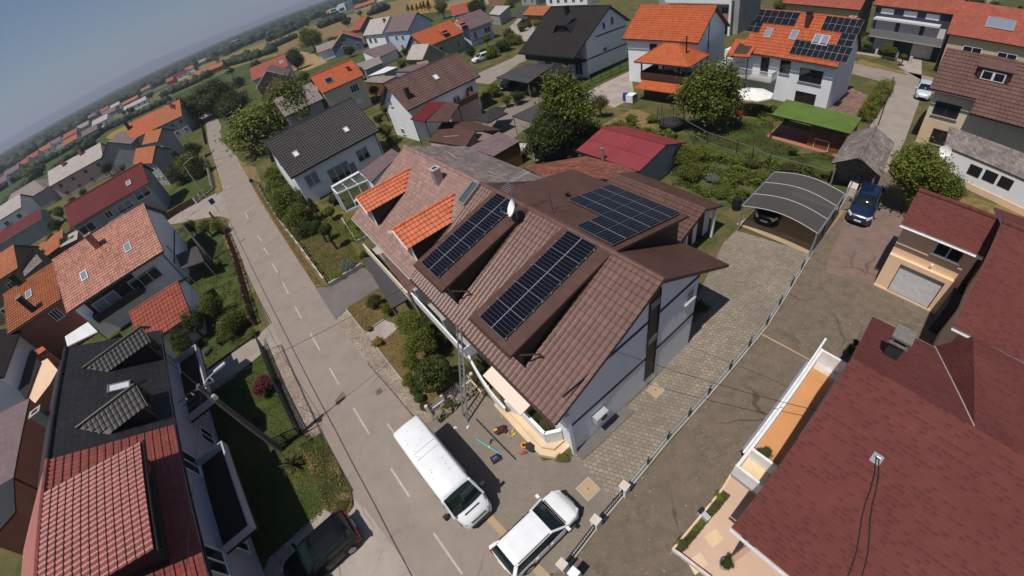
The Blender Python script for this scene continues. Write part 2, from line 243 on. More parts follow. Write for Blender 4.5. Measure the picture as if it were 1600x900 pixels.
# ---------------------------------------------------------------- mesh builder
SPLIT=set('door_gap door_handle rung rail insulator pole cage roof_speck door_slat bar planter_rail floor_band bracket partition porch_post porch_column doorway spandrel number_plate side_window pillar mirror planter_rail flashing roof_rib post terrace_step beam corner_pillar plinth_wall parapet railing'.split())
class MB:
    def __init__(s): s.v=[];s.f=[];s.m=[];s.uv=[];s.mats=[]
    def mi(s,mat):
        if mat not in s.mats: s.mats.append(mat)
        return s.mats.index(mat)
    def face(s,pts,mat,uv=None):
        b=len(s.v); s.v.extend(tuple(p) for p in pts); s.f.append(tuple(range(b,b+len(pts)))); s.m.append(s.mi(mat))
        s.uv.append(uv or [(p[0],p[1]) for p in pts])
    def hexa(s,c,mat,uvs=None,top=None):
        """c: 8 corners, bottom 4 ccw then top 4"""
        for k,(i) in enumerate(((3,2,1,0),(4,5,6,7),(0,1,5,4),(1,2,6,5),(2,3,7,6),(3,0,4,7))):
            s.face([c[j] for j in i],(top or mat) if k==1 else mat)
    def box(s,x0,x1,y0,y1,z0,z1,mat,top=None):
        s.hexa([(x0,y0,z0),(x1,y0,z0),(x1,y1,z0),(x0,y1,z0),(x0,y0,z1),(x1,y0,z1),(x1,y1,z1),(x0,y1,z1)],mat,top=top)
    def bar(s,a,b,w,h,mat,up=(0,0,1)):
        a,b=Vector(a),Vector(b); d=(b-a).normalized(); up=Vector(up)
        if abs(d.dot(up))>.98: up=Vector((1,0,0))
        x=d.cross(up).normalized()*w/2; y=x.cross(d).normalized()*h/2
        s.hexa([a-x-y,a+x-y,b+x-y,b-x-y,a-x+y,a+x+y,b+x+y,b-x+y],mat)
    def tube(s,pts,rad,mat,n=8,cap=True):
        pts=[Vector(p) for p in pts]; rings=[]
        if not isinstance(rad,(list,tuple)): rad=[rad]*len(pts)
        for i,p in enumerate(pts):
            d=(pts[min(i+1,len(pts)-1)]-pts[max(i-1,0)]).normalized(); up=Vector((0,0,1)) if abs(d.z)<.95 else Vector((1,0,0))
            x=d.cross(up).normalized(); y=x.cross(d)
            rings.append([p+(x*math.cos(2*math.pi*k/n)+y*math.sin(2*math.pi*k/n))*rad[i] for k in range(n)])
        for a,b in zip(rings[:-1],rings[1:]):
            for k in range(n): s.face([a[k],a[(k+1)%n],b[(k+1)%n],b[k]],mat)
        if cap: s.face(rings[0][::-1],mat); s.face(rings[-1],mat)
    def grid(s,rows,mat,uvs=None):
        for i in range(len(rows)-1):
            for j in range(len(rows[0])-1):
                s.face([rows[i][j],rows[i][j+1],rows[i+1][j+1],rows[i+1][j]],mat,[uvs[i][j],uvs[i][j+1],uvs[i+1][j+1],uvs[i+1][j]] if uvs else None)
    def prism(s,poly,z0,z1,mat,top=None,side=None):
        """poly: ccw list of (x,y) (or orientation is fixed)"""
        ar=sum(a[0]*b[1]-b[0]*a[1] for a,b in zip(poly,poly[1:]+poly[:1]))
        if ar<0: poly=poly[::-1]
        s.face([(p[0],p[1],z1) for p in poly],top or mat); s.face([(p[0],p[1],z0) for p in poly[::-1]],mat)
        for a,b in zip(poly,poly[1:]+poly[:1]): s.face([(a[0],a[1],z0),(b[0],b[1],z0),(b[0],b[1],z1),(a[0],a[1],z1)],side or mat)
    def build(s,name,parent=None,smooth=False,merge=False):
        if name in SPLIT and parent is not None:
            out=None
            for comp in s.comps(): out=comp._build(name,parent,smooth,merge)
            return out
        return s._build(name,parent,smooth,merge)
    def comps(s):
        par=list(range(len(s.f)))
        def fd(i):
            while par[i]!=i: par[i]=par[par[i]]; i=par[i]
            return i
        seen={}
        for i,f in enumerate(s.f):
            for v in f:
                k=tuple(round(c,4) for c in s.v[v])
                if k in seen: par[fd(i)]=fd(seen[k])
                else: seen[k]=i
        g={}
        for i in range(len(s.f)): g.setdefault(fd(i),[]).append(i)
        for idx in g.values():
            m=MB()
            for i in idx: m.face([s.v[v] for v in s.f[i]],s.mats[s.m[i]],s.uv[i])
            yield m
    def _build(s,name,parent=None,smooth=False,merge=False):
        me=bpy.data.meshes.new(name); me.from_pydata(s.v,[],s.f)
        for x in s.mats: me.materials.append(M[x])
        me.polygons.foreach_set('material_index',s.m)
        ul=me.uv_layers.new(name='UVMap'); ul.data.foreach_set('uv',[c for f in s.uv for p in f for c in p])
        if merge:
            import bmesh
            bm=bmesh.new(); bm.from_mesh(me); bmesh.ops.remove_doubles(bm,verts=bm.verts,dist=1e-4); bm.to_mesh(me); bm.free()
        if smooth: me.polygons.foreach_set('use_smooth',[True]*len(me.polygons))
        me.update(); o=bpy.data.objects.new(name,me); COL.objects.link(o)
        if parent: o.parent=parent
        return o
def tag(o,label,cat,group=None,kind=None):
    o['label']=label; o['category']=cat
    if group: o['group']=group
    if kind: o['kind']=kind
    return o
def empty(name,label,cat,loc=(0,0,0),rz=0,group=None):
    o=bpy.data.objects.new(name,None); COL.objects.link(o); o.location=loc; o.rotation_euler=(0,0,rz); o.empty_display_size=.5
    return tag(o,label,cat,group)
def struct(name,mb,label=None):
    o=mb.build(name); o['kind']='structure'
    if label: o['label']=label
    return o
SHEETZ={}
def sheet(name,pxs,z,mat,kind='structure',world=False,label=None):
    mb=MB(); P=[p if world else G(p,z) for p in pxs]; P=[(p[0],p[1],z) for p in P]
    ar=sum(a[0]*b[1]-b[0]*a[1] for a,b in zip(P,P[1:]+P[:1]))
    if ar<0: P=P[::-1]
    mb.face(P,mat); o=mb.build(name); o['kind']=kind
    if label: o['label']=label
    return o
# ---------------------------------------------------------------- tiled roof surface as real relief
def prof(t): # roman tile roll
    t=t%1.
    return .5-.5*math.cos(2*math.pi*min(1,t/.55)) if t<.55 else 0.
def tile_sheet(mb,O,U,V,lu,lv,mat,cw=.3,rh=.37,amp=.046,lip=.045,k=7):
    U=Vector(U).normalized(); V=Vector(V).normalized(); N=U.cross(V); N=N if N.z>0 else -N; O=Vector(O)
    nu=max(2,int(round(lu/cw)))*k; rows=[];uvs=[]
    hs=[amp*prof(i/k) for i in range(nu+1)]
    nr=max(1,int(round(lv/rh)))
    for r in range(nr):
        for (t,e) in ((r*lv/nr,0.),((r+1)*lv/nr-.002,lip)):
            rows.append([O+U*(lu*i/nu)+V*t+N*(hs[i]+e) for i in range(nu+1)])
            uvs.append([(i/k*cw,(r+(.02 if e==0 else .98))*rh) for i in range(nu+1)])
    for i in range(len(rows)-1):
        for j in range(nu):
            mb.face([rows[i][j],rows[i+1][j],rows[i+1][j+1],rows[i][j+1]],mat,[uvs[i][j],uvs[i+1][j],uvs[i+1][j+1],uvs[i][j+1]])
def slab(mb,O,U,V,lu,lv,th,top,side,uvo=(0,0)):
    """roof slab: corner O, U along, V down; top surface passes through O"""
    O,U,V=Vector(O),Vector(U).normalized(),Vector(V).normalized(); N=U.cross(V); N=N if N.z>0 else -N
    c=[O,O+U*lu,O+U*lu+V*lv,O+V*lv]; b=[p-N*th for p in c]
    if (c[1]-c[0]).cross(c[2]-c[0]).z<0: order=(3,2,1,0)
    else: order=(0,1,2,3)
    uv=[(0,0),(lu,0),(lu,lv),(0,lv)]
    mb.face([c[i] for i in order],top,[(uv[i][0]+uvo[0],uv[i][1]+uvo[1]) for i in order]); mb.face([b[i] for i in order[::-1]],side)
    for i in range(4):
        j=(i+1)%4; f=[c[i],c[j],b[j],b[i]]
        mb.face(f if order[0]==3 else f[::-1],side)
# ---------------------------------------------------------------- houses
class House: pass
def house(name,label,q,wall,roof,trim='trim_brown',oe=.6,og=.4,th=.18,gutter=True,cat='house',group=None,relief=None,ridge=True,walls=True,plinth=None,base=0.,zscale=1.,roofmat_b=None,cwrh=(.3,.37)):
    h=House(); h.q=q; cx,cy,a,L,Wf,Wb,zf,zb,zr=q; h.oe,h.og=oe,og
    h.root=empty(name,label,cat,(cx,cy,0),a,group); h.L=L;h.Wf=Wf;h.Wb=Wb;h.zf=zf;h.zb=zb;h.zr=zr;h.a=a
    h.u=Vector((math.cos(a),math.sin(a),0)); h.vv=Vector((-math.sin(a),math.cos(a),0)); h.c=Vector((cx,cy,0)); h.trim=trim
    oef,oeb=oe if isinstance(oe,tuple) else (oe,oe); og0,og1=og if isinstance(og,tuple) else (og,og)
    x0,x1=-L/2+og0,L/2-og1; yf,yb=-(Wf-oef),(Wb-oeb); h.x0,h.x1,h.yf,h.yb=x0,x1,yf,yb
    tz=lambda y:(zr+(zf-zr)*(-y)/Wf if y<0 else zr+(zb-zr)*y/Wb)-th*1.15
    h.tz=tz
    if walls:
        mb=MB(); P=lambda x,y,z:(x,y,z)
        prof_=[(yf,base),(yb,base),(yb,tz(yb)),(0,tz(0)),(yf,tz(yf))]
        mb.face([P(x1,y,z) for y,z in prof_],wall); mb.face([P(x0,y,z) for y,z in prof_[::-1]],wall)
        for (ya,za),(yb_,zb_) in zip(prof_,prof_[1:]+prof_[:1]):
            mb.face([P(x0,ya,za),P(x0,yb_,zb_),P(x1,yb_,zb_),P(x1,ya,za)][::1],wall)
        h.wall=mb.build('wall',h.root)
        if plinth:
            mb=MB(); mb.box(x0-.03,x1+.03,yf-.03,yb+.03,base,base+.45,plinth); mb.build('plinth',h.root)
    mb=MB()
    h.Vf=Vector((0,-Wf,zf-zr)); h.Vb=Vector((0,Wb,zb-zr)); lf,lb=h.Vf.length,h.Vb.length
    for V,l,rm in ((h.Vf,lf,roof),(h.Vb,lb,roofmat_b or roof)):
        O=Vector((-L/2,0,zr)); slab(mb,O,(1,0,0),V,L,l,th,rm,trim)
        if relief and relief in ('both','f' if V is h.Vf else 'b'):
            N=Vector((1,0,0)).cross(V.normalized()); N=N if N.z>0 else -N
            tile_sheet(mb,O+N*.012,(1,0,0),V,L,l,rm,cw=cwrh[0],rh=cwrh[1])
    h.roof=mb.build('roof',h.root)
    if ridge:
        mb=MB(); n=max(2,int(L/.4))
        for i in range(n):
            xa=-L/2+L*i/n; rr=.13
            mb.tube([(xa,0,zr-.02),(xa+L/n+.03,0,zr+.0)],[rr+.025,rr],roof,8)
        mb.build('ridge_cap',h.roof)
    if gutter:
        for sy,z,W in ((-1,zf,Wf),(1,zb,Wb)):
            mb=MB(); mb.tube([(-L/2,sy*(W+.05),z-.12),(L/2,sy*(W+.05),z-.12)],.065,trim,6); mb.build('gutter',h.root)
    return h
def wplane(h,side):
    return {'f':(h.c+h.vv*h.yf,-h.vv,h.u),'b':(h.c+h.vv*h.yb,h.vv,-h.u),'0':(h.c+h.u*h.x0,-h.u,-h.vv),'1':(h.c+h.u*h.x1,h.u,h.vv)}[side]
def wpix(h,side,px):
    p,n,t=wplane(h,side); X=plane_hit(px,p,n); d=X-h.c
    return ({'f':d.dot(h.u),'b':d.dot(h.u),'0':d.dot(h.vv),'1':d.dot(h.vv)}[side],X.z)
def wbox(mb,h,side,s0,s1,z0,z1,d0,d1,mat,top=None):
    if side=='f': mb.box(s0,s1,h.yf-d1,h.yf-d0,z0,z1,mat,top)
    elif side=='b': mb.box(s0,s1,h.yb+d0,h.yb+d1,z0,z1,mat,top)
    elif side=='0': mb.box(h.x0-d1,h.x0-d0,s0,s1,z0,z1,mat,top)
    else: mb.box(h.x1+d0,h.x1+d1,s0,s1,z0,z1,mat,top)
def window(h,side,at,w,hh,shut=0.,fr='white_frame',n=2,name='window',pane='glass',sill=True,shutm='shutter_grey',px=True,parent=None):
    s,z=wpix(h,side,at) if px else at; s0,s1,z0,z1=s-w/2,s+w/2,z-hh/2,z+hh/2; f=.07; mb=MB()
    for a,b,c,d in ((s0,s0+f,z0,z1),(s1-f,s1,z0,z1),(s0+f,s1-f,z0,z0+f),(s0+f,s1-f,z1-f,z1)): wbox(mb,h,side,a,b,c,d,.003,.07,fr)
    for i in range(1,n):
        m=s0+w*i/n; wbox(mb,h,side,m-.035,m+.035,z0+f,z1-f,.003,.065,fr)
    o=mb.build(name,parent or h.root)
    mb=MB(); wbox(mb,h,side,s0+f,s1-f,z0+f,z1-f,.002,.02,pane); mb.build('pane',o)
    if shut>0: mb=MB(); wbox(mb,h,side,s0+f,s1-f,z1-f-(hh-2*f)*shut,z1-f,.02,.05,shutm); mb.build('shutter',o)
    if sill: mb=MB(); wbox(mb,h,side,s0-.08,s1+.08,z0-.06,z0,.003,.16,'pale_metal'); mb.build('sill',o)
    return o
def rpix(h,side,px):
    V=h.Vf if side=='f' else h.Vb; Vw=h.vv*V.y+Vector((0,0,V.z)); n=h.u.cross(Vw).normalized()
    X=plane_hit(px,h.c+Vector((0,0,h.zr)),n); d=X-h.c
    return d.dot(h.u),abs(d.dot(h.vv))/abs(V.y)*V.length
def rframe(h,side,x,d):
    """origin on slope, U along ridge, V down the slope, N out"""
    V=(h.Vf if side=='f' else h.Vb).normalized(); U=Vector((1,0,0)); N=U.cross(V); N=N if N.z>0 else -N
    return Vector((x,0,h.zr))+V*d,U,V,N
def obox(mb,O,U,V,N,u0,u1,v0,v1,n0,n1,mat,top=None):
    p=lambda a,b,c:O+U*a+V*b+N*c
    c=[p(u0,v0,n0),p(u1,v0,n0),p(u1,v1,n0),p(u0,v1,n0),p(u0,v0,n1),p(u1,v0,n1),p(u1,v1,n1),p(u0,v1,n1)]
    if U.cross(V).dot(N)<0: c=[c[i] for i in (3,2,1,0,7,6,5,4)]
    mb.hexa(c,mat,top=top)
def skylight(h,side,at,w=.8,l=1.2,pane='glass_sky',fr='grey_metal',px=True):
    x,d=rpix(h,side,at) if px else at; O,U,V,N=rframe(h,side,x,d); mb=MB()
    for a in ((-w/2,-w/2+.09,-l/2,l/2),(w/2-.09,w/2,-l/2,l/2),(-w/2+.09,w/2-.09,-l/2,-l/2+.09),(-w/2+.09,w/2-.09,l/2-.09,l/2)): obox(mb,O,U,V,N,*a,.01,.14,fr)
    o=mb.build('skylight',h.roof); mb=MB(); obox(mb,O,U,V,N,-w/2+.09,w/2-.09,-l/2+.09,l/2-.09,.01,.10,pane); mb.build('pane',o)
def chimney(h,side,at,w=.5,d=.5,ht=1.2,mat='brick_pink_wall',cap='concrete',px=True):
    x,dd=rpix(h,side,at) if px else at; O,U,V,N=rframe(h,side,x,dd); mb=MB()
    mb.box(O.x-w/2,O.x+w/2,O.y-d/2,O.y+d/2,O.z-.6,O.z+ht,mat); mb.box(O.x-w/2-.06,O.x+w/2+.06,O.y-d/2-.06,O.y+d/2+.06,O.z+ht,O.z+ht+.09,cap); mb.box(O.x-w/2+.12,O.x+w/2-.12,O.y-d/2+.12,O.y+d/2-.12,O.z+ht+.09,O.z+ht+.1,'trim_dark')
    mb.build('chimney',h.roof)
def panels(h,side,x0,x1,d0,d1,nu,nv,name='solar_panel',parent=None,lift=.1,frame=None,swap=False):
    """nu x nv panels on a slope; each panel a part, long side along the ridge"""
    out=[]
    for i in range(nu):
        for j in range(nv):
            O,U,V,N=frame if frame else rframe(h,side,0,0); g_=.007
            a0,a1=x0+(x1-x0)*i/nu+g_,x0+(x1-x0)*(i+1)/nu-g_; b0,b1=d0+(d1-d0)*j/nv+g_,d0+(d1-d0)*(j+1)/nv-g_; mb=MB()
            obox(mb,O,U,V,N,a0,a1,b0,b1,lift,lift+.035,'alu')
            p=lambda a,b:O+U*a+V*b+N*(lift+.038); e=.009
            f=[p(a0+e,b0+e),p(a1-e,b0+e),p(a1-e,b1-e),p(a0+e,b1-e)]; uv=[(0,0),(0,1),(1,1),(1,0)] if swap else [(0,0),(1,0),(1,1),(0,1)]
            if (f[1]-f[0]).cross(f[2]-f[0]).dot(N)<0: f,uv=f[::-1],uv[::-1]
            mb.face(f,'solar_cells',uv); mb.build(name,parent or h.root)
def door(h,side,at,w,hh,mat='shutter_grey',name='door',px=True,fr='white_frame'):
    s,_=wpix(h,side,at) if px else at; mb=MB(); wbox(mb,h,side,s-w/2,s+w/2,.02,hh,.003,.06,fr); o=mb.build(name,h.root); mb=MB(); wbox(mb,h,side,s-w/2+.09,s+w/2-.09,.04,hh-.09,.06,.075,mat); mb.build('leaf',o)
    return o
def awnbox(mb,h,side,*a): wbox(mb,h,side,*a)
def downpipe(h,x,y,z1,mat=None):
    mb=MB(); mb.tube([(x,y,.05),(x,y,z1)],.05,mat or h.trim,6); mb.build('downpipe',h.root)
def balcony(h,side,s0,s1,z,depth,rail='white_trim',hh=1.,slabm='concrete',open_=False):
    mb=MB(); wbox(mb,h,side,s0,s1,z-.18,z,.003,depth,slabm); b=mb.build('balcony',h.root); mb=MB()
    if open_:
        n=max(2,int((s1-s0)/.12))
        for i in range(n+1): s=s0+(s1-s0)*i/n; wbox(mb,h,side,s-.015,s+.015,z,z+hh,depth-.06,depth-.03,rail)
        wbox(mb,h,side,s0,s1,z+hh,z+hh+.05,depth-.08,depth-.01,rail)
    else: wbox(mb,h,side,s0,s1,z,z+hh,depth-.1,depth,rail)
    wbox(mb,h,side,s0,s0+.06,z,z+hh,.004,depth-.1,rail); wbox(mb,h,side,s1-.06,s1,z,z+hh,.004,depth-.1,rail); mb.build('railing',b)
    return b
def shed_roof(name,label,quad,mat,side,_t=None,th=.12,wall=None,posts=None,cat='canopy',inset=.15,zw=0.,group=None,hang=.0,post_mat='grey_metal'):
    """free quad of world points (with heights) as roof; optional solid walls or corner posts under it"""
    c=sum((Vector(p) for p in quad),Vector())/4; root=empty(name,label,cat,(c.x,c.y,0),0,group); L=[Vector(p)-Vector((c.x,c.y,0)) for p in quad]
    if (L[1]-L[0]).cross(L[2]-L[0]).z<0: L=L[::-1]
    mb=MB(); b=[p-Vector((0,0,th)) for p in L]; e1,e2=(L[1]-L[0]).length,(L[3]-L[0]).length
    mb.face(L,mat,[(0,0),(e1,0),(e1,e2),(0,e2)]); mb.face(b[::-1],side)
    for i in range(4): j=(i+1)%4; mb.face([L[i],b[i],b[j],L[j]],side)
    rf=mb.build('roof',root); root_c=sum(L,Vector())/4
    ins=[p+(root_c-p)*inset for p in L]
    if wall:
        mb=MB(); B=[Vector((p.x,p.y,zw)) for p in ins]; T=[Vector((p.x,p.y,p.z-th-.01)) for p in ins]; mb.hexa(B+T,wall); mb.build('wall',root)
    if posts:
        for k,p in enumerate(ins):
            if k in posts: mb=MB(); mb.tube([(p.x,p.y,0),(p.x,p.y,p.z-th)],.06,post_mat,6); mb.build('post',root)
    return root
# ---------------------------------------------------------------- vegetation
def leafcloud(n,clumps,size,seed,squash=1.,shape='ball'):
    rg=np.random.default_rng(seed); nc=clumps
    d=rg.normal(size=(nc,3)); d/=np.linalg.norm(d,axis=1)[:,None]; rr=rg.uniform(.25,1,nc)**.45
    lob=.92+.27*np.sin(3.1*d[:,0]+seed)+.2*np.sin(4.3*d[:,1]+2*seed)+.18*np.sin(5*d[:,2]+seed)+.1*np.sin(9*d[:,0]+7*d[:,2])
    cc=d*(rr*lob*.84)[:,None]
    if shape=='cone':
        t=rg.uniform(0,1,nc)**.8; an=rg.uniform(0,6.283,nc); ra=(1-t)*(.65+.35*rg.uniform(0,1,nc)); cc=np.stack([ra*np.cos(an),ra*np.sin(an),t*2-1],1)
    if shape=='box': cc=rg.uniform(-1,1,(nc,3)); k=np.abs(cc).argmax(1); s_=rg.uniform(0,1,nc)<.75; cc[np.arange(nc)[s_],k[s_]]=np.sign(cc[np.arange(nc)[s_],k[s_]])*.95
    per=n//nc; sg=.17 if shape=='ball' else .11
    ctr=np.repeat(cc,per,0)+rg.normal(size=(nc*per,3))*sg*rg.uniform(.5,1.25,(nc*per,1)); N=len(ctr)
    nrm=rg.normal(size=(N,3))+ctr*1.1+np.array([0,0,.6]); nrm/=np.linalg.norm(nrm,axis=1)[:,None]
    t=np.cross(nrm,rg.normal(size=(N,3))); t/=np.linalg.norm(t,axis=1)[:,None]; b=np.cross(nrm,t); s=(size*rg.uniform(.6,1.35,N))[:,None]
    V=np.stack([ctr-t*s-b*s*.15,ctr-b*s*.62,ctr+t*s-b*s*.1,ctr+b*s*.62],1).reshape(-1,3)
    V[:,2]*=squash
    return V,np.arange(N*4).reshape(-1,4)
LEAF={}
def crownmesh(kind,mat,var=0):
    key=(kind,mat,var)
    if key in LEAF: return LEAF[key]
    spec={'near':(15000,150,.047,'ball'),'mid':(7500,100,.062,'ball'),'far':(900,40,.15,'ball'),'cone':(3000,150,.08,'cone'),'conefar':(700,90,.14,'cone'),'hedge':(6000,300,.055,'box'),'ballcut':(5000,400,.06,'ball')}[kind]
    V,Fc=leafcloud(spec[0],spec[1],spec[2],3+var*7+len(kind),shape=spec[3])
    if kind=='ballcut':
        r=np.linalg.norm(V.reshape(-1,4,3).mean(1),axis=1); k=(.93/np.maximum(r,.3))[:,None,None]; V=(V.reshape(-1,4,3)*np.where(k<1.6,k,1)).reshape(-1,3)
    me=bpy.data.meshes.new('crown_'+kind); me.from_pydata(V.tolist(),[],Fc.tolist())
    # dark woody heart of the crown: branches spreading from the trunk
    me.materials.append(M[mat]); me.update(); LEAF[key]=me; return me
TRUNK={}
def trunkmesh(var=0):
    if var in TRUNK: return TRUNK[var]
    rg=random.Random(var+5); mb=MB(); mb.tube([(0,0,0),(.02,.01,.45),(.0,.03,.8)],[.06,.045,.03],'bark',8)
    for i in range(7):
        a=i*.9+rg.random(); z=.35+.06*i; mb.tube([(0,0,z),(.14*math.cos(a),.14*math.sin(a),z+.14),(.3*math.cos(a),.3*math.sin(a),z+.26)],[.026,.016,.006],'bark',5)
    o=mb.build('trunk'); me=o.data; bpy.data.objects.remove(o); TRUNK[var]=me; return me
NV=[0]
def tree(name,label,px=None,zc=3.,rpx=20,kind='mid',mat='leaf_mid',aspect=1.,ratio=.82,group=None,cat='tree',trunk=True,pos=None,rad=None,base=0.):
    """px = crown centre in the photograph at height zc; crown radius from its apparent radius"""
    p=pos if pos is not None else G(px,zc)
    r=rad or spx(px,(Vector(p)-CAM).length,rpx)
    rz=min(zc*.97,r*ratio*aspect) if trunk else r*ratio*aspect
    NV[0]+=1; v=NV[0]%5
    root=empty(name,label,cat,(p[0],p[1],base),NV[0]*1.7,group)
    c=bpy.data.objects.new('crown' if trunk else 'foliage',crownmesh(kind,mat,v)); COL.objects.link(c); c.parent=root; c.location=(0,0,max(zc,rz*.8)); c.scale=(r*(.9+.2*((NV[0]*53)%10)/10),r*(.86+.24*((NV[0]*37)%10)/10),rz*(.88+.24*((NV[0]*71)%10)/10)); c.rotation_euler=(.12*math.sin(NV[0]*2.3),.12*math.cos(NV[0]*1.7),0)
    t=bpy.data.objects.new('trunk' if trunk else 'stem',trunkmesh(v)); COL.objects.link(t); t.parent=root; hh=max(zc,rz*.8)*1.05; t.scale=(hh*.9,hh*.9,hh)
    return root
def shrub(label,px,rpx,mat='leaf_mid',zc=.7,kind='mid',ratio=.75,name='shrub',cat='shrub',group=None): return tree(name,label,px,zc,rpx,kind,mat,1.,ratio,group,cat,False)
def hedge(label,a,b,wd,ht,mat='leaf_mid',name='hedge',kind='hedge'):
    A,B=G(a),G(b); d=B-A; c=(A+B)/2; root=empty(name,label,'hedge',(c.x,c.y,0),math.atan2(d.y,d.x))
    n=max(1,int(d.length/(wd*2.2)))
    for i in range(n):
        o=bpy.data.objects.new('foliage',crownmesh(kind,mat,i%3)); COL.objects.link(o); o.parent=root; o.location=(d.length*((i+.5)/n-.5),0,ht/2); o.scale=(d.length/n/2*1.05,wd/2,ht/2)
    return root
# ---------------------------------------------------------------- fences
def fence(name,label,pts,ht,post=None,panel=None,step=2.,postw=.09,postm=None,rails=2,railm=None,bars=0,barm=None,basem=None,baseh=0,group=None,world=False,cat='fence',lattice=False,posth=None):
    P=[Vector(p) if world else G(p) for p in pts]; c=P[0]; root=empty(name,label,cat,(c.x,c.y,0),0,group); P=[p-Vector((c.x,c.y,0)) for p in P]
    rm,bm_,sm=MB(),MB(),MB()
    for a,b in zip(P[:-1],P[1:]):
        d=b-a; n=max(1,int(round(d.length/step))); dn=d.normalized(); nx=Vector((-dn.y,dn.x,0))
        if basem: sm.bar(a+Vector((0,0,baseh/2)),b+Vector((0,0,baseh/2)),.2,baseh,basem)
        if postm:
            for i in range(n+1):
                if i==n and b is not P[-1]: continue
                p=a+d*i/n; mb=MB(); mb.box(p.x-postw/2,p.x+postw/2,p.y-postw/2,p.y+postw/2,0,posth or ht,postm); mb.build('post',root)
        if railm:
            for k in range(rails):
                z=baseh+.12+(ht-baseh-.18)*k/max(1,rails-1); rm.bar(a+Vector((0,0,z)),b+Vector((0,0,z)),.04,.06,railm)
        if bars:
            m=int(d.length/bars)
            for i in range(m+1):
                p=a+d*i/max(1,m)
                if lattice:
                    for sgn in (1,-1):
                        q=p+dn*sgn*(ht-baseh); bm_.bar(p+Vector((0,0,baseh)),q+Vector((0,0,ht-baseh)),.025,.025,barm)
                else: bm_.bar(p+Vector((0,0,baseh)),p+Vector((0,0,ht)),.03,.03,barm)
        if panel: bm_.bar(a+Vector((0,0,(baseh+ht)/2)),b+Vector((0,0,(baseh+ht)/2)),.03,ht-baseh-.04,panel)
    if sm.f: sm.build('base',root)
    if rm.f: rm.build('rail',root)
    if bm_.f: bm_.build('infill',root)
    return root
def wallseg(name,label,pts,w,ht,mat,top=None,world=False):
    P=[Vector(p) if world else G(p) for p in pts]; mb=MB()
    for a,b in zip(P[:-1],P[1:]): mb.bar(a+Vector((0,0,ht/2)),b+Vector((0,0,ht/2)),w,ht,mat)
    return tag(mb.build(name),label,'wall')
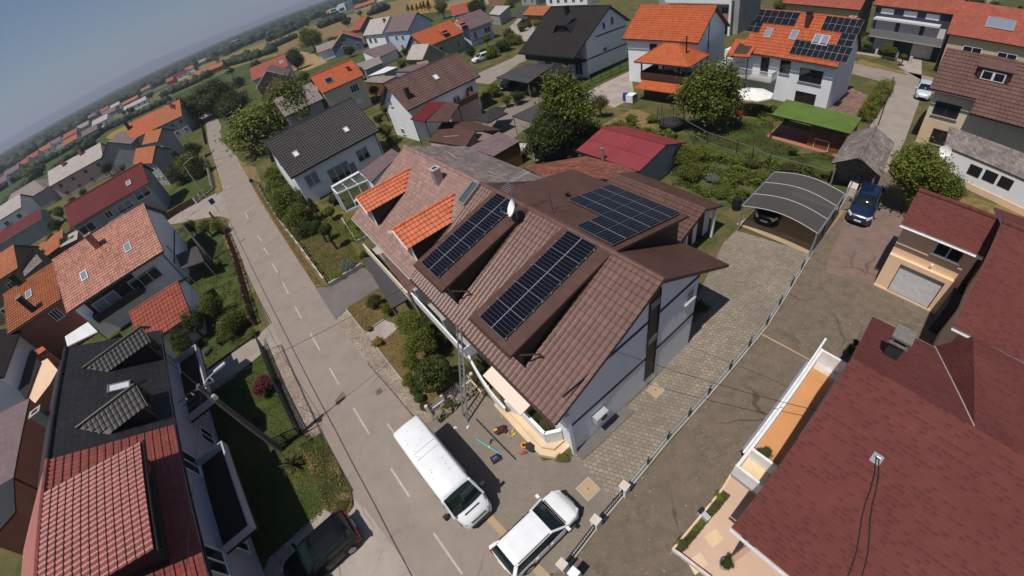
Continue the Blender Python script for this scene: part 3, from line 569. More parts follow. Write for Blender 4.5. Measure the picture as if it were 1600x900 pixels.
# ---------------------------------------------------------------- vehicles
def loft(secs,mat,mb,close=True):
    """secs: list of rings (lists of 3d points, same length)"""
    for a,b in zip(secs[:-1],secs[1:]):
        n=len(a)
        for i in range(n-1): mb.face([a[i],b[i],b[i+1],a[i+1]],mat)
    if close: mb.face(secs[0],mat); mb.face(secs[-1][::-1],mat)
def soft(o):
    m=o.modifiers.new('soft','SUBSURF'); m.levels=1; m.render_levels=2; return o
def vehicle(name,label,pos,rz,paint,prof_,L=4.5,W=1.85,van=False,cat='car',group=None,detail=True,roofrails=False,glass='glass_car',lamp2='lamp_red'):
    """nose towards +x. prof_: dict(hood,belt,roof,ws0,ws1,rw0,rw1) heights and x stations (0 rear .. 1 nose)"""
    root=empty(name,label,cat,pos,rz,group); X=lambda t:-L/2+L*t; hw=W/2; p=prof_
    def ring(x,w,zt,zb_,k=1.):
        pts=[(x,-w*.93,zb_),(x,-w,zb_+.14),(x,-w,zb_+(zt-zb_)*.55),(x,-w*.965,zt-.06),(x,-w*.88*k,zt),(x,-w*.45*k,zt+.018),(x,0,zt+.028)]
        return pts+[(a,-b,c) for a,b,c in pts[-2::-1]]
    st=[(0.,.80,p['belt']-.22,.42),(.012,.90,p['belt']-.06,.30),(.04,.97,p['belt'],.25),(.15,1.,p['belt'],.22),(.35,1.,p['belt'],.2),(.55,1.,p['belt'],.2),(p['ws0'],1.,p['belt']-.0,.2),(p['ws0']+(1-p['ws0'])*.35,.985,p['hood']+.0,.2),(p['ws0']+(1-p['ws0'])*.68,.95,p['hood']-.05,.2),(.945,.87,p['hood']-.12,.22),(.98,.74,p['hood']-.24,.26),(1.,.58,p['hood']-.36,.34)]
    mb=MB(); loft([ring(X(t),hw*w,zt,zb_) for t,w,zt,zb_ in st],paint,mb); soft(mb.build('body',root,True,True))
    for s in (-1,1):
        mb=MB(); [mb.box(X(t),X(t)+.014,min(s*hw*.985,s*hw*1.003),max(s*hw*.985,s*hw*1.003),.36,p['belt']-.03,'plastic_black') for t in (p['ws0']-.03,p['ws0']-.28,.27)]; mb.build('door_gap',root); mb=MB(); [mb.box(X(t),X(t)+.16,min(s*hw*.99,s*hw*1.02),max(s*hw*.99,s*hw*1.02),p['belt']-.2,p['belt']-.16,paint) for t in (p['ws0']-.25,p['ws0']-.46)]; mb.build('door_handle',root)
    # cabin
    def cring(x,w,z0,z1,tumble):
        pts=[(x,-w,z0),(x,-w*(1-tumble*.45),z0+(z1-z0)*.55),(x,-w*(1-tumble),z1-.05),(x,-w*(1-tumble)*.88,z1),(x,0,z1+.04)]
        return pts+[(a,-b,c) for a,b,c in pts[-2::-1]]
    z0=p['belt']-.03; tb=.10 if van else .2
    cs=[]
    for t,z in ((p['rw0'],z0+.05),(p['rw0']+(p['rw1']-p['rw0'])*.5,(z0+p['roof'])/2+.05),(p['rw1'],p['roof']-.03),((p['rw1']+p['ws1'])/2,p['roof']),(p['ws1'],p['roof']-.04),((p['ws0']*.5+p['ws1']*.5),(p['roof']+z0)/2+.06),(p['ws0'],z0+.05)):
        k=max(.02,(z-z0)/(p['roof']-z0)); cs.append(cring(X(t),hw*(.955 if not van else .97),z0,z,tb*k))
    mb=MB(); loft(cs,glass,mb); mb.build('window_glass',root,True,True)
    # roof skin and pillars
    mb=MB(); 
    def rpt(t,s,off=.012):
        w=hw*.955*(1-tb)*.985; zz=p['roof']+off
        return (X(t),s*w,zz-(.05 if abs(s)>.9 else 0)+ (.035*(1-abs(s))))
    ts=np.linspace(p['rw1']-.01,p['ws1']+.005,7); ss=(-1,-.85,-.4,0,.4,.85,1)
    rows=[[Vector(rpt(t,s))-Vector((0,0,.035 if i in (0,6) else .0)) for s in ss] for i,t in enumerate(ts)]
    mb.grid([r[::-1] for r in rows],paint)
    for s in (-1,1):
        w0,w1=hw*.955,hw*.955*(1-tb)
        mb.bar((X(p['ws0']),s*w0*.99,z0+.03),(X(p['ws1']),s*w1*.97,p['roof']-.03),.09,.07,paint); mb.bar((X(p['rw0']),s*w0*.99,z0+.03),(X(p['rw1']),s*w1*.97,p['roof']-.04),.16,.08,paint)
        for t in ([.5] if not van else []): mb.bar((X(t),s*w0*1.0,z0),(X(t-.01),s*w1*.985,p['roof']-.05),.07,.05,'plastic_black')
        mb.bar((X(p['rw1']),s*w1*.975,p['roof']-.045),(X(p['ws1']),s*w1*.975,p['roof']-.045),.07,.07,paint)
    mb.build('roof',root,True)
    wr=p.get('wr',.34)
    for t in (p.get('ax0',.19),p.get('ax1',.81)):
        for s in (-1,1):
            mb=MB(); y=s*(hw-.08); mb.tube([(X(t),y-.11,wr),(X(t),y+.11,wr)],wr,'tyre',20); o=mb.build('wheel',root,True); mb=MB(); mb.tube([(X(t),y+s*.108,wr),(X(t),y+s*.118,wr)],wr*.66,'rim',14); mb.build('rim',o)
            mb=MB(); mb.tube([(X(t),s*(hw-.2),wr+.02),(X(t),s*(hw+.004),wr+.02)],wr+.07,'plastic_black',20); mb.build('wheel_arch',root,True)
    for s in (-1,1):
        zl=p['hood']-.2
        mb=MB(); mb.hexa([Vector(v) for v in ((X(.90),s*hw*.86,zl-.05),(X(.985),s*hw*.56,zl-.12),(X(.985),s*hw*.56,zl+.03),(X(.90),s*hw*.86,zl+.1),(X(.905),s*hw*.96,zl-.05),(X(.99),s*hw*.70,zl-.13),(X(.985),s*hw*.70,zl+.02),(X(.90),s*hw*.94,zl+.11))],'lamp_clear'); mb.build('headlight',root)
        mb=MB(); mb.box(X(.0)+.0,X(.03),min(s*hw*.62,s*hw*.93),max(s*hw*.62,s*hw*.93),p['belt']-.32,p['belt']-.1,lamp2); mb.build('tail_light',root)
        mb=MB(); mb.box(X(p['ws0'])-.12,X(p['ws0'])+.02,min(s*hw*1.02,s*hw*1.24),max(s*hw*1.02,s*hw*1.24),p['belt']+.02,p['belt']+.2,paint if not van else 'plastic_black'); mb.build('mirror',root)
        if roofrails: mb=MB(); mb.tube([(X(p['rw1']+.03),s*hw*.74,p['roof']+.06),(X(p['ws1']-.03),s*hw*.74,p['roof']+.06)],.02,'plastic_black',6); mb.build('roof_rail',root)
    mb=MB(); mb.box(X(.975),X(1.)+.012,-hw*.5,hw*.5,.3,.46,'plastic_black'); mb.build('grille',root)
    for y0,y1 in ((-.5,.05),(.0,.5)): mb=MB(); mb.bar((X(p['ws0'])-.06,hw*y0,p['belt']+.05),(X(p['ws0'])-.3,hw*y1,p['belt']+.2),.025,.02,'plastic_black'); mb.build('wiper',root)
    mb=MB(); mb.bar((X(p['ws0']+.012),-hw*.8,p['belt']+.012),(X(p['ws0']+.012),hw*.8,p['belt']+.012),.05,.03,'plastic_black'); mb.build('cowl',root)
    mb=MB(); mb.box(X(1.)-.01,X(1.)+.022,-.26,.26,.46,.57,'plate'); mb.box(X(0.)-.02,X(0.)+.02,-.26,.26,.62,.73,'plate'); mb.build('number_plate',root)
    return root
HATCH=dict(hood=.98,belt=1.0,roof=1.50,ws0=.70,ws1=.52,rw0=.03,rw1=.10)
SUV=dict(hood=1.05,belt=1.08,roof=1.66,ws0=.70,ws1=.53,rw0=.02,rw1=.085,wr=.37)
SEDAN=dict(hood=.92,belt=.96,roof=1.42,ws0=.71,ws1=.54,rw0=.13,rw1=.30)

# ---------------------------------------------------------------- ground cover scattered over a patch
def scatter(name,label,pxs,n,size,ht,mat,seed=1,clump=.0,z=.02,tilt=.7):
    rg=np.random.default_rng(seed); P=np.array([[*G(p).xy] for p in pxs]); lo,hi=P.min(0),P.max(0); pts=[]
    A=P; B=np.roll(P,-1,0)
    while len(pts)<n:
        q=rg.uniform(lo,hi,(n*2,2)); ins=np.zeros(len(q),bool)
        for a,b in zip(A,B):
            c=((a[1]>q[:,1])!=(b[1]>q[:,1])); ins^=c&(q[:,0]<(b[0]-a[0])*(q[:,1]-a[1])/(b[1]-a[1]+1e-12)+a[0])
        q=q[ins]
        if clump:
            f=np.sin(q[:,0]*2.1/clump+seed)+np.sin(q[:,1]*2.7/clump+2*seed)+np.sin((q[:,0]+q[:,1])*1.3/clump); q=q[f+rg.normal(size=len(q))*.6>0]
        pts.extend(q.tolist())
        if len(q)==0: break
    q=np.array(pts[:n]); N=len(q); f=.55+.45*np.sin(q[:,0]*1.9+seed)*np.sin(q[:,1]*2.3); zz=z+rg.uniform(0,1,N)**1.3*ht*f
    c=np.stack([q[:,0],q[:,1],zz],1); nr=rg.normal(size=(N,3))*tilt+np.array([0,0,1.]); nr/=np.linalg.norm(nr,axis=1)[:,None]; t=np.cross(nr,rg.normal(size=(N,3))); t/=np.linalg.norm(t,axis=1)[:,None]; b=np.cross(nr,t); s_=(size*rg.uniform(.5,1.4,N))[:,None]
    V=np.stack([c-t*s_,c-b*s_*.5,c+t*s_,c+b*s_*.5],1).reshape(-1,3); V[:,2]=np.maximum(V[:,2],z*.5)
    me=bpy.data.meshes.new(name); me.from_pydata(V.tolist(),[],np.arange(N*4).reshape(-1,4).tolist()); me.materials.append(M[mat]); o=bpy.data.objects.new(name,me); COL.objects.link(o); tag(o,label,name.replace('_',' '),kind='stuff'); return o
# ================================================================ GROUND (the setting)
def bigground():
    m,n,b=_new('land'); b.inputs['Roughness'].default_value=1; b.inputs['Specular IOR Level'].default_value=.1; p=_pos(n)
    mp=_node(n,'ShaderNodeMapping'); mp.inputs['Rotation'].default_value=(0,0,.55); mp.inputs['Scale'].default_value=(.004,.02,1); n.links.new(p,mp.inputs[0])
    v=_node(n,'ShaderNodeTexVoronoi',feature='F1'); n.links.new(mp.outputs[0],v.inputs['Vector']); v.inputs['Scale'].default_value=1
    sp=_node(n,'ShaderNodeSeparateColor'); n.links.new(v.outputs['Color'],sp.inputs[0])
    k=_mix(n,_ramp(n,sp.outputs[0],.45,.6),(.055,.085,.025),(.155,.14,.055)); k=_mix(n,_math(n,'MULTIPLY',_math(n,'GREATER_THAN',sp.outputs[1],.7),.7),k,(.05,.07,.022))
    near=_mix(n,_ramp(n,_noise(n,p,.3,6,.65),.4,.62),(.062,.08,.022),(.155,.12,.055)); dist=_node(n,'ShaderNodeVectorMath',operation='LENGTH'); n.links.new(p,dist.inputs[0])
    k=_mix(n,_ramp(n,dist.outputs['Value'],110,190),near,k)
    f=_ramp(n,_noise(n,p,2.2,5,.7),.3,.7); k=_mix(n,_math(n,'MULTIPLY',f,.35),k,(.03,.045,.014)); n.links.new(k,b.inputs['Base Color'])
    mb=MB(); S=9000; mb.face([(-S,-60,0),(S,-60,0),(S,S,0),(-S,S,0)],'land'); struct('ground',mb)
bigground()
Z=.004
def sh(name,px,layer,mat,**k): return sheet(name,px,Z*layer,mat,**k)
# far fields
sh('field',[(250,128),(300,108),(430,60),(520,31),(600,6),(640,-4),(700,-4),(640,24),(560,45),(430,88),(330,114),(272,131)],1,'lawn_dry')
sh('field',[(440,112),(470,80),(490,84),(512,97),(480,110)],2,'soil_dry')
sh('field',[(165,215),(172,208),(197,195),(200,202),(180,220)],2,'crop_gold')
sh('field',[(0,345),(0,300),(80,250),(160,205),(255,160),(262,166),(170,222),(75,268)],1,'lawn_green')
sh('field',[(640,0),(700,-4),(760,-6),(700,16),(640,24)],2,'crop_gold')
# streets
sh('road',[(357.5,342),(410,450),(446,521),(526,675),(585,787),(644,900),(690,990),(960,990),(880,925),(845,905),(835,895),(783,836),(757,806),(700,722),(650,655),(612,610),(575,568),(525,500),(492,447),(440,365),(405,312),(388,278),(370,244),(346,220),(333,190),(322,196),(326,225),(337,258),(348,296)],3,'asphalt')
sh('pavement',[(357.5,342),(410,450),(446,521),(526,675),(585,787),(644,900),(690,990),(560,990),(560,800),(551,766),(502,675),(440,540),(424,510),(398,455),(357,360)],2,'asphalt')
sh('road',[(200,378),(262,336),(348,297),(357.5,342),(345,338),(330,339),(265,351),(205,392)],2,'concrete_path')
sh('path',[(424,505),(402,525),(306,592),(326,616),(362,592),(414,548),(440,538)],5,'concrete_path')
sh('road',[(330,205),(310,180),(305,172),(330,168),(345,195),(346,220)],2,'asphalt')
sh('road',[(1300,80),(1337,96),(1445,118),(1600,160),(1640,200),(1440,141),(1390,131),(1320,112)],2,'asphalt')
sh('road',[(740,118),(800,91),(835,70),(852,40),(866,22),(880,22),(868,48),(850,82),(810,100),(765,132),(735,128)],2,'asphalt')
sh('yard',[(815,24),(860,24),(845,70),(800,60),(790,48)],1,'concrete_light')
sh('driveway',[(1392,131),(1442,142),(1425,190),(1412,225),(1385,270),(1350,235),(1360,195)],3,'concrete_path')
sh('driveway',[(980,770),(1105,620),(1200,508),(1265,398),(1325,305),(1350,240),(1400,232),(1500,300),(1600,380),(1600,990),(820,990),(868,890)],1,'asphalt_old')
sh('driveway',[(1296,398),(1335,318),(1400,330),(1440,345),(1445,380),(1375,450),(1340,440),(1290,425)],2,'asphalt_red')
sh('driveway',[(492,449),(515,449),(567,417),(600,445),(541,482),(525,500)],4,'asphalt_dark')
sh('yard',[(897,712),(1000,615),(1074,536),(1085,470),(1130,380),(1150,360),(1265,395),(1195,512),(1105,618),(980,768),(955,780),(905,735)],3,'pavers_big')
sh('yard',[(672,660),(740,605),(790,640),(850,720),(900,712),(958,782),(978,772),(868,895),(838,898),(783,836),(757,806),(700,722),(655,662)],5,'pavers_small')
sh('kerb',[(755,806),(763,799),(866,905),(850,912)],6,'slab_beige')
sh('pavement',[(575,568),(525,500),(541,484),(572,521),(585,540),(634,602),(673,645),(684,662),(655,662),(612,610)],4,'cobble_pale')
sh('pavement',[(502,673),(440,540),(418,546),(472,676),(490,690)],4,'cobble_pale')
sh('path',[(571,520),(601,500),(626,510),(587,541)],5,'concrete_light')
sh('yard',[(503,797),(551,768),(575,800),(655,905),(700,990),(380,990),(420,872)],4,'concrete_light')
sh('yard',[(1062,862),(1150,726),(1160,720),(1200,680),(1290,760),(1290,990),(1180,990),(1110,905)],3,'peach_paving')
sh('yard',[(770,170),(842,148),(872,172),(805,214),(770,245),(740,215)],2,'pavers_small')
sh('yard',[(872,172),(917,143),(984,111),(992,152),(960,168),(935,158),(905,166)],2,'concrete_light')
sh('yard',[(1290,170),(1325,135),(1360,150),(1345,188)],2,'pavers_red')
sh('path',[(1405,105),(1425,60),(1440,62),(1440,125)],2,'concrete_light')
sh('slab',[(1150,350),(1165,342),(1275,385),(1265,398)],6,'slab_beige')
sh('floor',[(1165,342),(1212,290),(1320,330),(1275,385)],5,'soil_dry')
sh('slab',[(1100,838),(1119,826),(1131,842),(1113,856)],6,'cream_stone')
sh('slab',[(1074,878),(1094,862),(1107,881),(1086,899)],6,'cream_stone')
# lawns
sh('verge',[(472,388),(500,425),(506,440),(470,395)],4,'lawn_dry')
sh('lawn',[(400,290),(420,285),(455,300),(548,335),(570,415),(516,448),(492,445),(405,310)],3,'lawn')
sh('lawn',[(541,483),(590,453),(606,465),(598,499),(570,519)],5,'lawn_dry')
sh('lawn',[(588,543),(627,511),(700,560),(720,600),(742,588),(672,643),(634,600)],5,'lawn_dry')
sh('lawn',[(326,614),(412,550),(472,677),(502,677),(551,768),(545,792),(512,798),(420,872),(380,960),(300,760)],3,'lawn_green')
sh('lawn',[(478,690),(503,676),(550,766),(543,795),(510,798)],4,'lawn')
sh('lawn',[(270,360),(333,342),(352,345),(398,455),(405,520),(308,590),(280,560),(260,470)],2,'lawn_green')
sh('garden_bed',[(268,562),(300,535),(318,560),(308,588),(295,590)],3,'crop_gold')
sh('lawn',[(272,330),(285,285),(320,255),(337,262),(347,297),(300,320)],2,'lawn_green')
sh('verge',[(348,342),(370,385),(398,455),(390,460),(352,380),(340,350)],4,'lawn_dry')
sh('verge',[(395,290),(405,312),(492,447),(505,447),(440,350),(420,318)],4,'lawn_dry')
sh('verge',[(335,256),(348,298),(338,305),(330,270)],4,'lawn_dry')
sh('verge',[(372,250),(388,278),(408,285),(400,262)],4,'lawn_dry')
sh('lawn',[(1070,200),(1105,185),(1200,186),(1245,240),(1305,238),(1300,285),(1200,250),(1090,240)],3,'lawn_green')
sh('lawn',[(985,172),(905,166),(935,158),(960,168),(1000,172),(1060,200),(1000,220),(930,200)],2,'lawn_dry')
sh('garden_bed',[(1040,240),(1090,238),(1200,250),(1300,285),(1220,262),(1160,318),(1130,330),(1050,290)],3,'veg_bed')
sh('garden_bed',[(880,190),(1000,200),(1060,215),(1040,235),(940,215),(890,215)],3,'veg_bed')
sh('lawn',[(905,128),(980,93),(985,106),(915,142)],3,'lawn_green')
sh('lawn',[(1390,290),(1420,345),(1600,370),(1600,330),(1480,300),(1420,260)],2,'lawn_dry')
sh('verge',[(1335,99),(1420,118),(1412,112),(1345,92)],3,'lawn_dry')
sh('garden_bed',[(1055,862),(1062,868),(1140,775),(1130,765)],4,'veg_bed')
# tar joints, kerb lines, painted dashes, a cable shadow painted as a strip
def strip(name,px,w,layer,mat):
    mb=MB(); P=[G(p,Z*layer) for p in px]
    for i,(a,b) in enumerate(zip(P[:-1],P[1:])):
        d=(b-a).normalized(); n=Vector((-d.y,d.x,0))*w/2; mb.face([a-n,b-n,b+n,a+n],mat)
    o=mb.build(name); o['kind']='structure'; return o
strip('kerb_joint',[(357.5,342),(410,450),(446,521),(526,675),(585,787),(644,900)],.07,5,'tar')
strip('kerb_joint',[(440,540),(502,675),(551,767)],.13,6,'tar')
strip('kerb_joint',[(345,342),(398,455),(424,505)],.1,6,'tar')
strip('kerb_joint',[(575,568),(612,610),(650,655)],.06,6,'tar')
for a,b in (((402.5,367.5),(409,377.5)),((412.5,387.5),(419,398)),((425,411),(434,426)),((441,440),(451,459)),((461,479),(471,497)),((485,521),(500,547.5)),((515,575),(530,601)),((552.5,637.5),(577,678)),((611,732),(640,776)),((677.5,832.5),(722.5,897))): strip('road_marking',[a,b],.11,5,'line_paint')
strip('road_marking',[(605,662),(616,677)],.09,5,'line_paint'); strip('road_marking',[(352,295),(366,286)],.18,5,'line_paint'); strip('road_marking',[(383,332),(400,320)],.16,5,'line_paint'); strip('road_marking',[(383,332),(388,341)],.12,5,'line_paint')
strip('joint',[(1190,522),(1265,562)],.1,4,'slab_beige'); strip('joint',[(1075,540),(1200,590),(1300,640)],.03,7,'tar'); strip('joint',[(790,642),(850,722)],.03,7,'tar')  # thin dark strip across pavers and drive paints a cable's shadow
sh('patch',[(523,627),(535,611),(541,618),(529,634)],5,'asphalt_old'); 
def cover(label,px,w,d,rz,mat,frame='concrete'):
    p=G(px,0); mb=MB(); mb.box(-w/2-.06,w/2+.06,-d/2-.06,d/2+.06,.0,.032,frame); o=mb.build('manhole_cover'); o.location=p; o.rotation_euler=(0,0,rz); tag(o,label,'manhole'); mb=MB(); mb.box(-w/2,w/2,-d/2,d/2,.033,.045,mat); mb.box(-.06,.06,-.015,.015,.046,.06,'trim_dark'); mb.build('lid',o)
cover('square cream concrete cover set in the pavers beside the white gable wall',(1024,610),.6,.6,-1.1,'slab_beige')
cover('large rusty concrete cover in the pavers above the white estate car',(919,764),.75,.75,-1.1,'slab_beige')
cover('round dark drain lid near the right edge of the road',(592,612),.3,.3,.5,'asphalt_old','asphalt_old')
# wide hills and far forest
def hills():
    mb=MB(); rg=random.Random(3)
    def ridge_line(d,az0,az1,n,hf):
        pts=[]
        for i in range(n+1):
            a=az0+(az1-az0)*i/n; pts.append((Vector((math.sin(a)*d,math.cos(a)*d,-5)),hf(i/n)))
        for (p,h0),(q,h1) in zip(pts[:-1],pts[1:]):
            k=1.25; mb.face([p,q,q*1.12+Vector((0,0,h1+5)),p*1.12+Vector((0,0,h0+5))],'hill'); mb.face([p*1.12+Vector((0,0,h0+5)),q*1.12+Vector((0,0,h1+5)),q*k,p*k],'hill')
    f=lambda t: 45+95*math.exp(-((t-.52)/.16)**2)+40*math.exp(-((t-.25)/.12)**2)+50*math.exp(-((t-.78)/.1)**2)+12*math.sin(t*23)
    ridge_line(6500,R(-75),R(0),90,f); struct('hills',mb)
ground('hill',[(.03,.05,.025),(.04,.06,.03)],[.004],bump=0,fine=.02)
hills()
HEDGEROWS=(((344,108),(430,82),60,3.2,5),((420,79),(462,60),40,2.6,4),((0,340),(70,262),60,2.2,3),((88,268),(165,205),70,2.2,3),((170,203),(262,160),80,2.4,3.5),((262,150),(330,120),40,3.2,5),((330,112),(392,84),30,3.,4),((500,45),(540,30),30,3.5,6),((200,176),(232,158),24,3,5),((60,262),(140,218),40,2.4,4),((0,300),(60,262),40,2.6,4),((480,40),(420,66),26,3.4,6),((575,26),(610,14),18,3,5),((120,246),(150,226),16,2.2,4),((20,330),(0,352),12,2,3))
def forest():
    rg=np.random.default_rng(5); bv=[];bf=[]; 
    import bmesh
    bm=bmesh.new(); bmesh.ops.create_icosphere(bm,subdivisions=1,radius=1); V0=np.array([v.co[:] for v in bm.verts]); F0=np.array([[v.index for v in f.verts] for f in bm.faces]); bm.free()
    allv=[];allf=[];k=0
    def blob(x,y,r,hh):
        nonlocal k
        V=V0*(1+.13*rg.normal(size=(len(V0),1)))*np.array([r,r,hh*.55])+np.array([x,y,hh*.48]); allv.append(V); allf.append(F0+k); k+=len(V0)
    for i in range(9000):
        az=R(rg.uniform(-62,10)); d=700*math.exp(rg.uniform(0,1.95))
        if rg.random()<.4 and d<950: continue
        hh=rg.uniform(6,11); blob(math.sin(az)*d,math.cos(az)*d,rg.uniform(4.5,9)*(1+d/2500),hh*(1+d/9000))
    for a,b,nn,r_,h_ in HEDGEROWS:
        A_,B_=G(a),G(b)
        for i in range(nn):
            q=A_.lerp(B_,rg.uniform(0,1)); blob(q.x+rg.normal()*r_*.5,q.y+rg.normal()*r_*.5,r_*rg.uniform(.7,1.3),h_*rg.uniform(.7,1.25))
    V=np.concatenate(allv); Fc=np.concatenate(allf); me=bpy.data.meshes.new('forest'); me.from_pydata(V.tolist(),[],Fc.tolist()); me.materials.append(M['leaf_forest']); me.polygons.foreach_set('use_smooth',[True]*len(me.polygons)); o=bpy.data.objects.new('forest',me); COL.objects.link(o); tag(o,'dark green far woodland along the horizon','forest',kind='stuff')
leafmat('leaf_forest',(.018,.034,.012),(.045,.065,.022)); forest()
# ================================================================ THE HOUSE WITH THE PANELS
mq=[3.0,17.001,-1.1,13.67,6.66,6.07,4.52,4.63,7.95]
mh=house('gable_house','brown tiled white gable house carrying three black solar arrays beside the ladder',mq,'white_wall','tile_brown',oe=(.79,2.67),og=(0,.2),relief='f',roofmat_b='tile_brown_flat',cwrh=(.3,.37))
def zslope(y): return 7.95-3.43*(-y)/6.66 if y<0 else 7.95-3.32*y/6.07
def dormer(h,x0,x1,yr,yf,zt,zb_,top,cheek='trim_dark',sy=-1,slope=zslope,yw=None,fr='tile_brown_flat',name='dormer',side='trim_brown'):
    """shed dormer: roof plane from (y=yr,z=zt) out to (y=yf,z=zb_)"""
    yw=yw if yw is not None else yf-sy*.55; root=bpy.data.objects.new(name,None); COL.objects.link(root); root.parent=h.root
    O=Vector((x0,yr,zt)); V=Vector((0,yf-yr,zb_-zt)); mb=MB(); slab(mb,O,(1,0,0),V,x1-x0,V.length,.16,top,side); mb.build('roof',root)
    zp=lambda y: zt+(zb_-zt)*(y-yr)/(yf-yr)-.17
    ys=np.linspace(yr,yw,7)
    for x in (x0+.18,x1-.18):
        mb=MB()
        for a,b in zip(ys[:-1],ys[1:]): mb.face([(x,a,min(zp(a),slope(a)-.1)),(x,b,min(zp(b),slope(b)-.1)),(x,b,zp(b)),(x,a,zp(a))],cheek)
        mb.build('cheek',root)
    mb=MB(); mb.face([(x0+.18,yw,slope(yw)-.1),(x1-.18,yw,slope(yw)-.1),(x1-.18,yw,zp(yw)),(x0+.18,yw,zp(yw))],cheek); mb.build('front',root)
    mb=MB(); mb.tube([(x0-.02,yf+sy*.05,zb_-.08),(x1+.05,yf+sy*.05,zb_-.08)],.06,side,6); mb.build('gutter',root)
    return root
for x0,x1 in ((-5.25,-1.88),(.8,4.05)):
    d=dormer(mh,x0,x1,-.12,-6.37,7.96,6.45,'tile_brown_flat')
    mb=MB(); mb.tube([(x1-.1,-6.35,6.3),(x1-.05,-6.0,6.1),(x1+.35,-5.2,5.75),(x1+.42,-5.1,5.45)],.045,'trim_brown',6); mb.build('downpipe',d)
    mb=MB(); mb.bar((x0+.4,-5.86,5.9),(x1-.4,-5.86,5.9),.05,.5,'glass'); mb.build('window',d)
    O=Vector((0,-.12,7.96)); V=Vector((0,-6.25,-1.51)).normalized(); U=Vector((1,0,0)); N=V.cross(U) if V.cross(U).z>0 else U.cross(V)
    xa=(x0+.53 if x0<0 else x0+.53); panels(mh,'f',xa,xa+1.96,.06,6.12,1,5,frame=(O,U,V,N))
    for i in range(11):
        for xx in (xa-.06,xa+1.96): mb=MB(); obox(mb,O,U,V,N,xx,xx+.06,.3+i*.57,.36+i*.57,.02,.16,'alu'); mb.build('mounting_clamp',mh.root)
d=dormer(mh,-4.9,4.1,.1,5.95,7.97,6.65,'tile_brown_flat',sy=1)
O=Vector((0,.1,7.97)); V=Vector((0,5.85,-1.32)).normalized(); U=Vector((1,0,0)); N=U.cross(V)
N=N if N.z>0 else -N
panels(mh,'b',-1.22,3.78,3.98,5.72,4,1,frame=(O,U,V,N),swap=True); panels(mh,'b',-1.22,3.78,2.1,3.96,4,1,frame=(O,U,V,N),swap=True); panels(mh,'b',1.35,3.78,.2,2.08,2,1,frame=(O,U,V,N),swap=True)
# gable wall: floor bands, stairwell strip, small window, heat pump
mb=MB()
for z in (2.78,5.58): wbox(mb,mh,'1',-5.87,-.62 if z<3 else -.5,z,z+.16,.003,.03,'trim_blue'); wbox(mb,mh,'1',.12,3.4,z,z+.16,.003,.03,'trim_blue')
mb.build('floor_band',mh.root)
mb=MB(); wbox(mb,mh,'1',-.58,.12,.75,7.45,.004,.02,'trim_dark'); o=mb.build('stair_window',mh.root)
mb=MB(); wbox(mb,mh,'1',-.56,.10,3.85,4.25,.021,.05,'shutter_grey'); wbox(mb,mh,'1',-.5,.14,6.35,6.8,.021,.05,'shutter_grey'); wbox(mb,mh,'1',-.62,-.58,.75,7.3,.003,.06,'trim_dark'); wbox(mb,mh,'1',.12,.16,.75,7.3,.003,.06,'trim_dark'); mb.build('spandrel',o)
window(mh,'1',(2.67,4.85),.75,.8,px=False,n=1)
mb=MB(); mb.box(mh.x1,mh.x1+.14,-6.0,-5.8,0,4.2,'white_wall'); mb.build('corner_pillar',mh.root)
mb=MB(); wbox(mb,mh,'1',-5.87,-2.1,.0,.09,.02,.62,'asphalt_dark'); mb.build('plinth_strip',mh.root)
o=empty('heat_pump','pale grey heat pump unit fixed low on the white gable wall','heat pump',tuple(mh.c+mh.u*(mh.x1+.22)+mh.vv*-4.1+Vector((0,0,1.55))),mh.a)
mb=MB(); mb.box(-.17,.16,-.40,.40,0,.55,'pale_metal'); mb.build('casing',o); mb=MB(); mb.tube([(.16,.08,.28),(.175,.08,.28)],.21,'trim_dark',18); mb.build('fan_grille',o); mb=MB(); mb.box(-.2,.15,-.4,-.36,-.2,.0,'grey_metal'); mb.box(-.2,.15,.36,.4,-.2,0,'grey_metal'); mb.build('bracket',o)
# street side
mb=MB(); wbox(mb,mh,'f',-6.83,-.3,2.5,2.66,.003,1.22,'concrete'); b=mb.build('balcony',mh.root); mb=MB(); wbox(mb,mh,'f',-6.83,-.3,2.66,3.5,1.12,1.22,'white_trim'); wbox(mb,mh,'f',-.38,-.3,2.66,3.5,.004,1.12,'white_trim'); mb.build('parapet',b)
mb=MB(); wbox(mb,mh,'f',-6.2,-5.9,2.66,4.2,.004,1.1,'grey_wall'); wbox(mb,mh,'f',-2.6,-2.3,2.66,4.2,.004,1.1,'grey_wall'); mb.build('partition',b)
mb=MB()
for i in range(9):
    t0,t1=i/9,(i+1)/9; y0=-6.97-.25*math.sin(t0*2.2); y1=-6.97-.25*math.sin(t1*2.2); mb.bar((-.3+3.0*t0,y0,2.75-1.7*t0),(-.3+3.0*t1,y1,2.75-1.7*t1),.12,.75,'white_trim')
mb.build('stair_parapet',mh.root)
mb=MB(); mb.hexa([Vector(p) for p in ((1.15,-5.88,2.8),(1.15,-7.05,2.5),(4.4,-7.05,2.5),(4.4,-5.88,2.8),(1.15,-5.88,2.86),(1.15,-7.05,2.56),(4.4,-7.05,2.56),(4.4,-5.88,2.86))][::1],'cream_canvas'); mb.build('awning',mh.root)
for s in (-5.2,-3.6,-1.4): window(mh,'f',(s,3.6),1.1,1.5,px=False)
for s in (-5.,-2.8): window(mh,'f',(s,1.5),1.2,1.2,px=False)
door(mh,'f',(1.9,0),1.,2.1,'brown_frame',px=False)
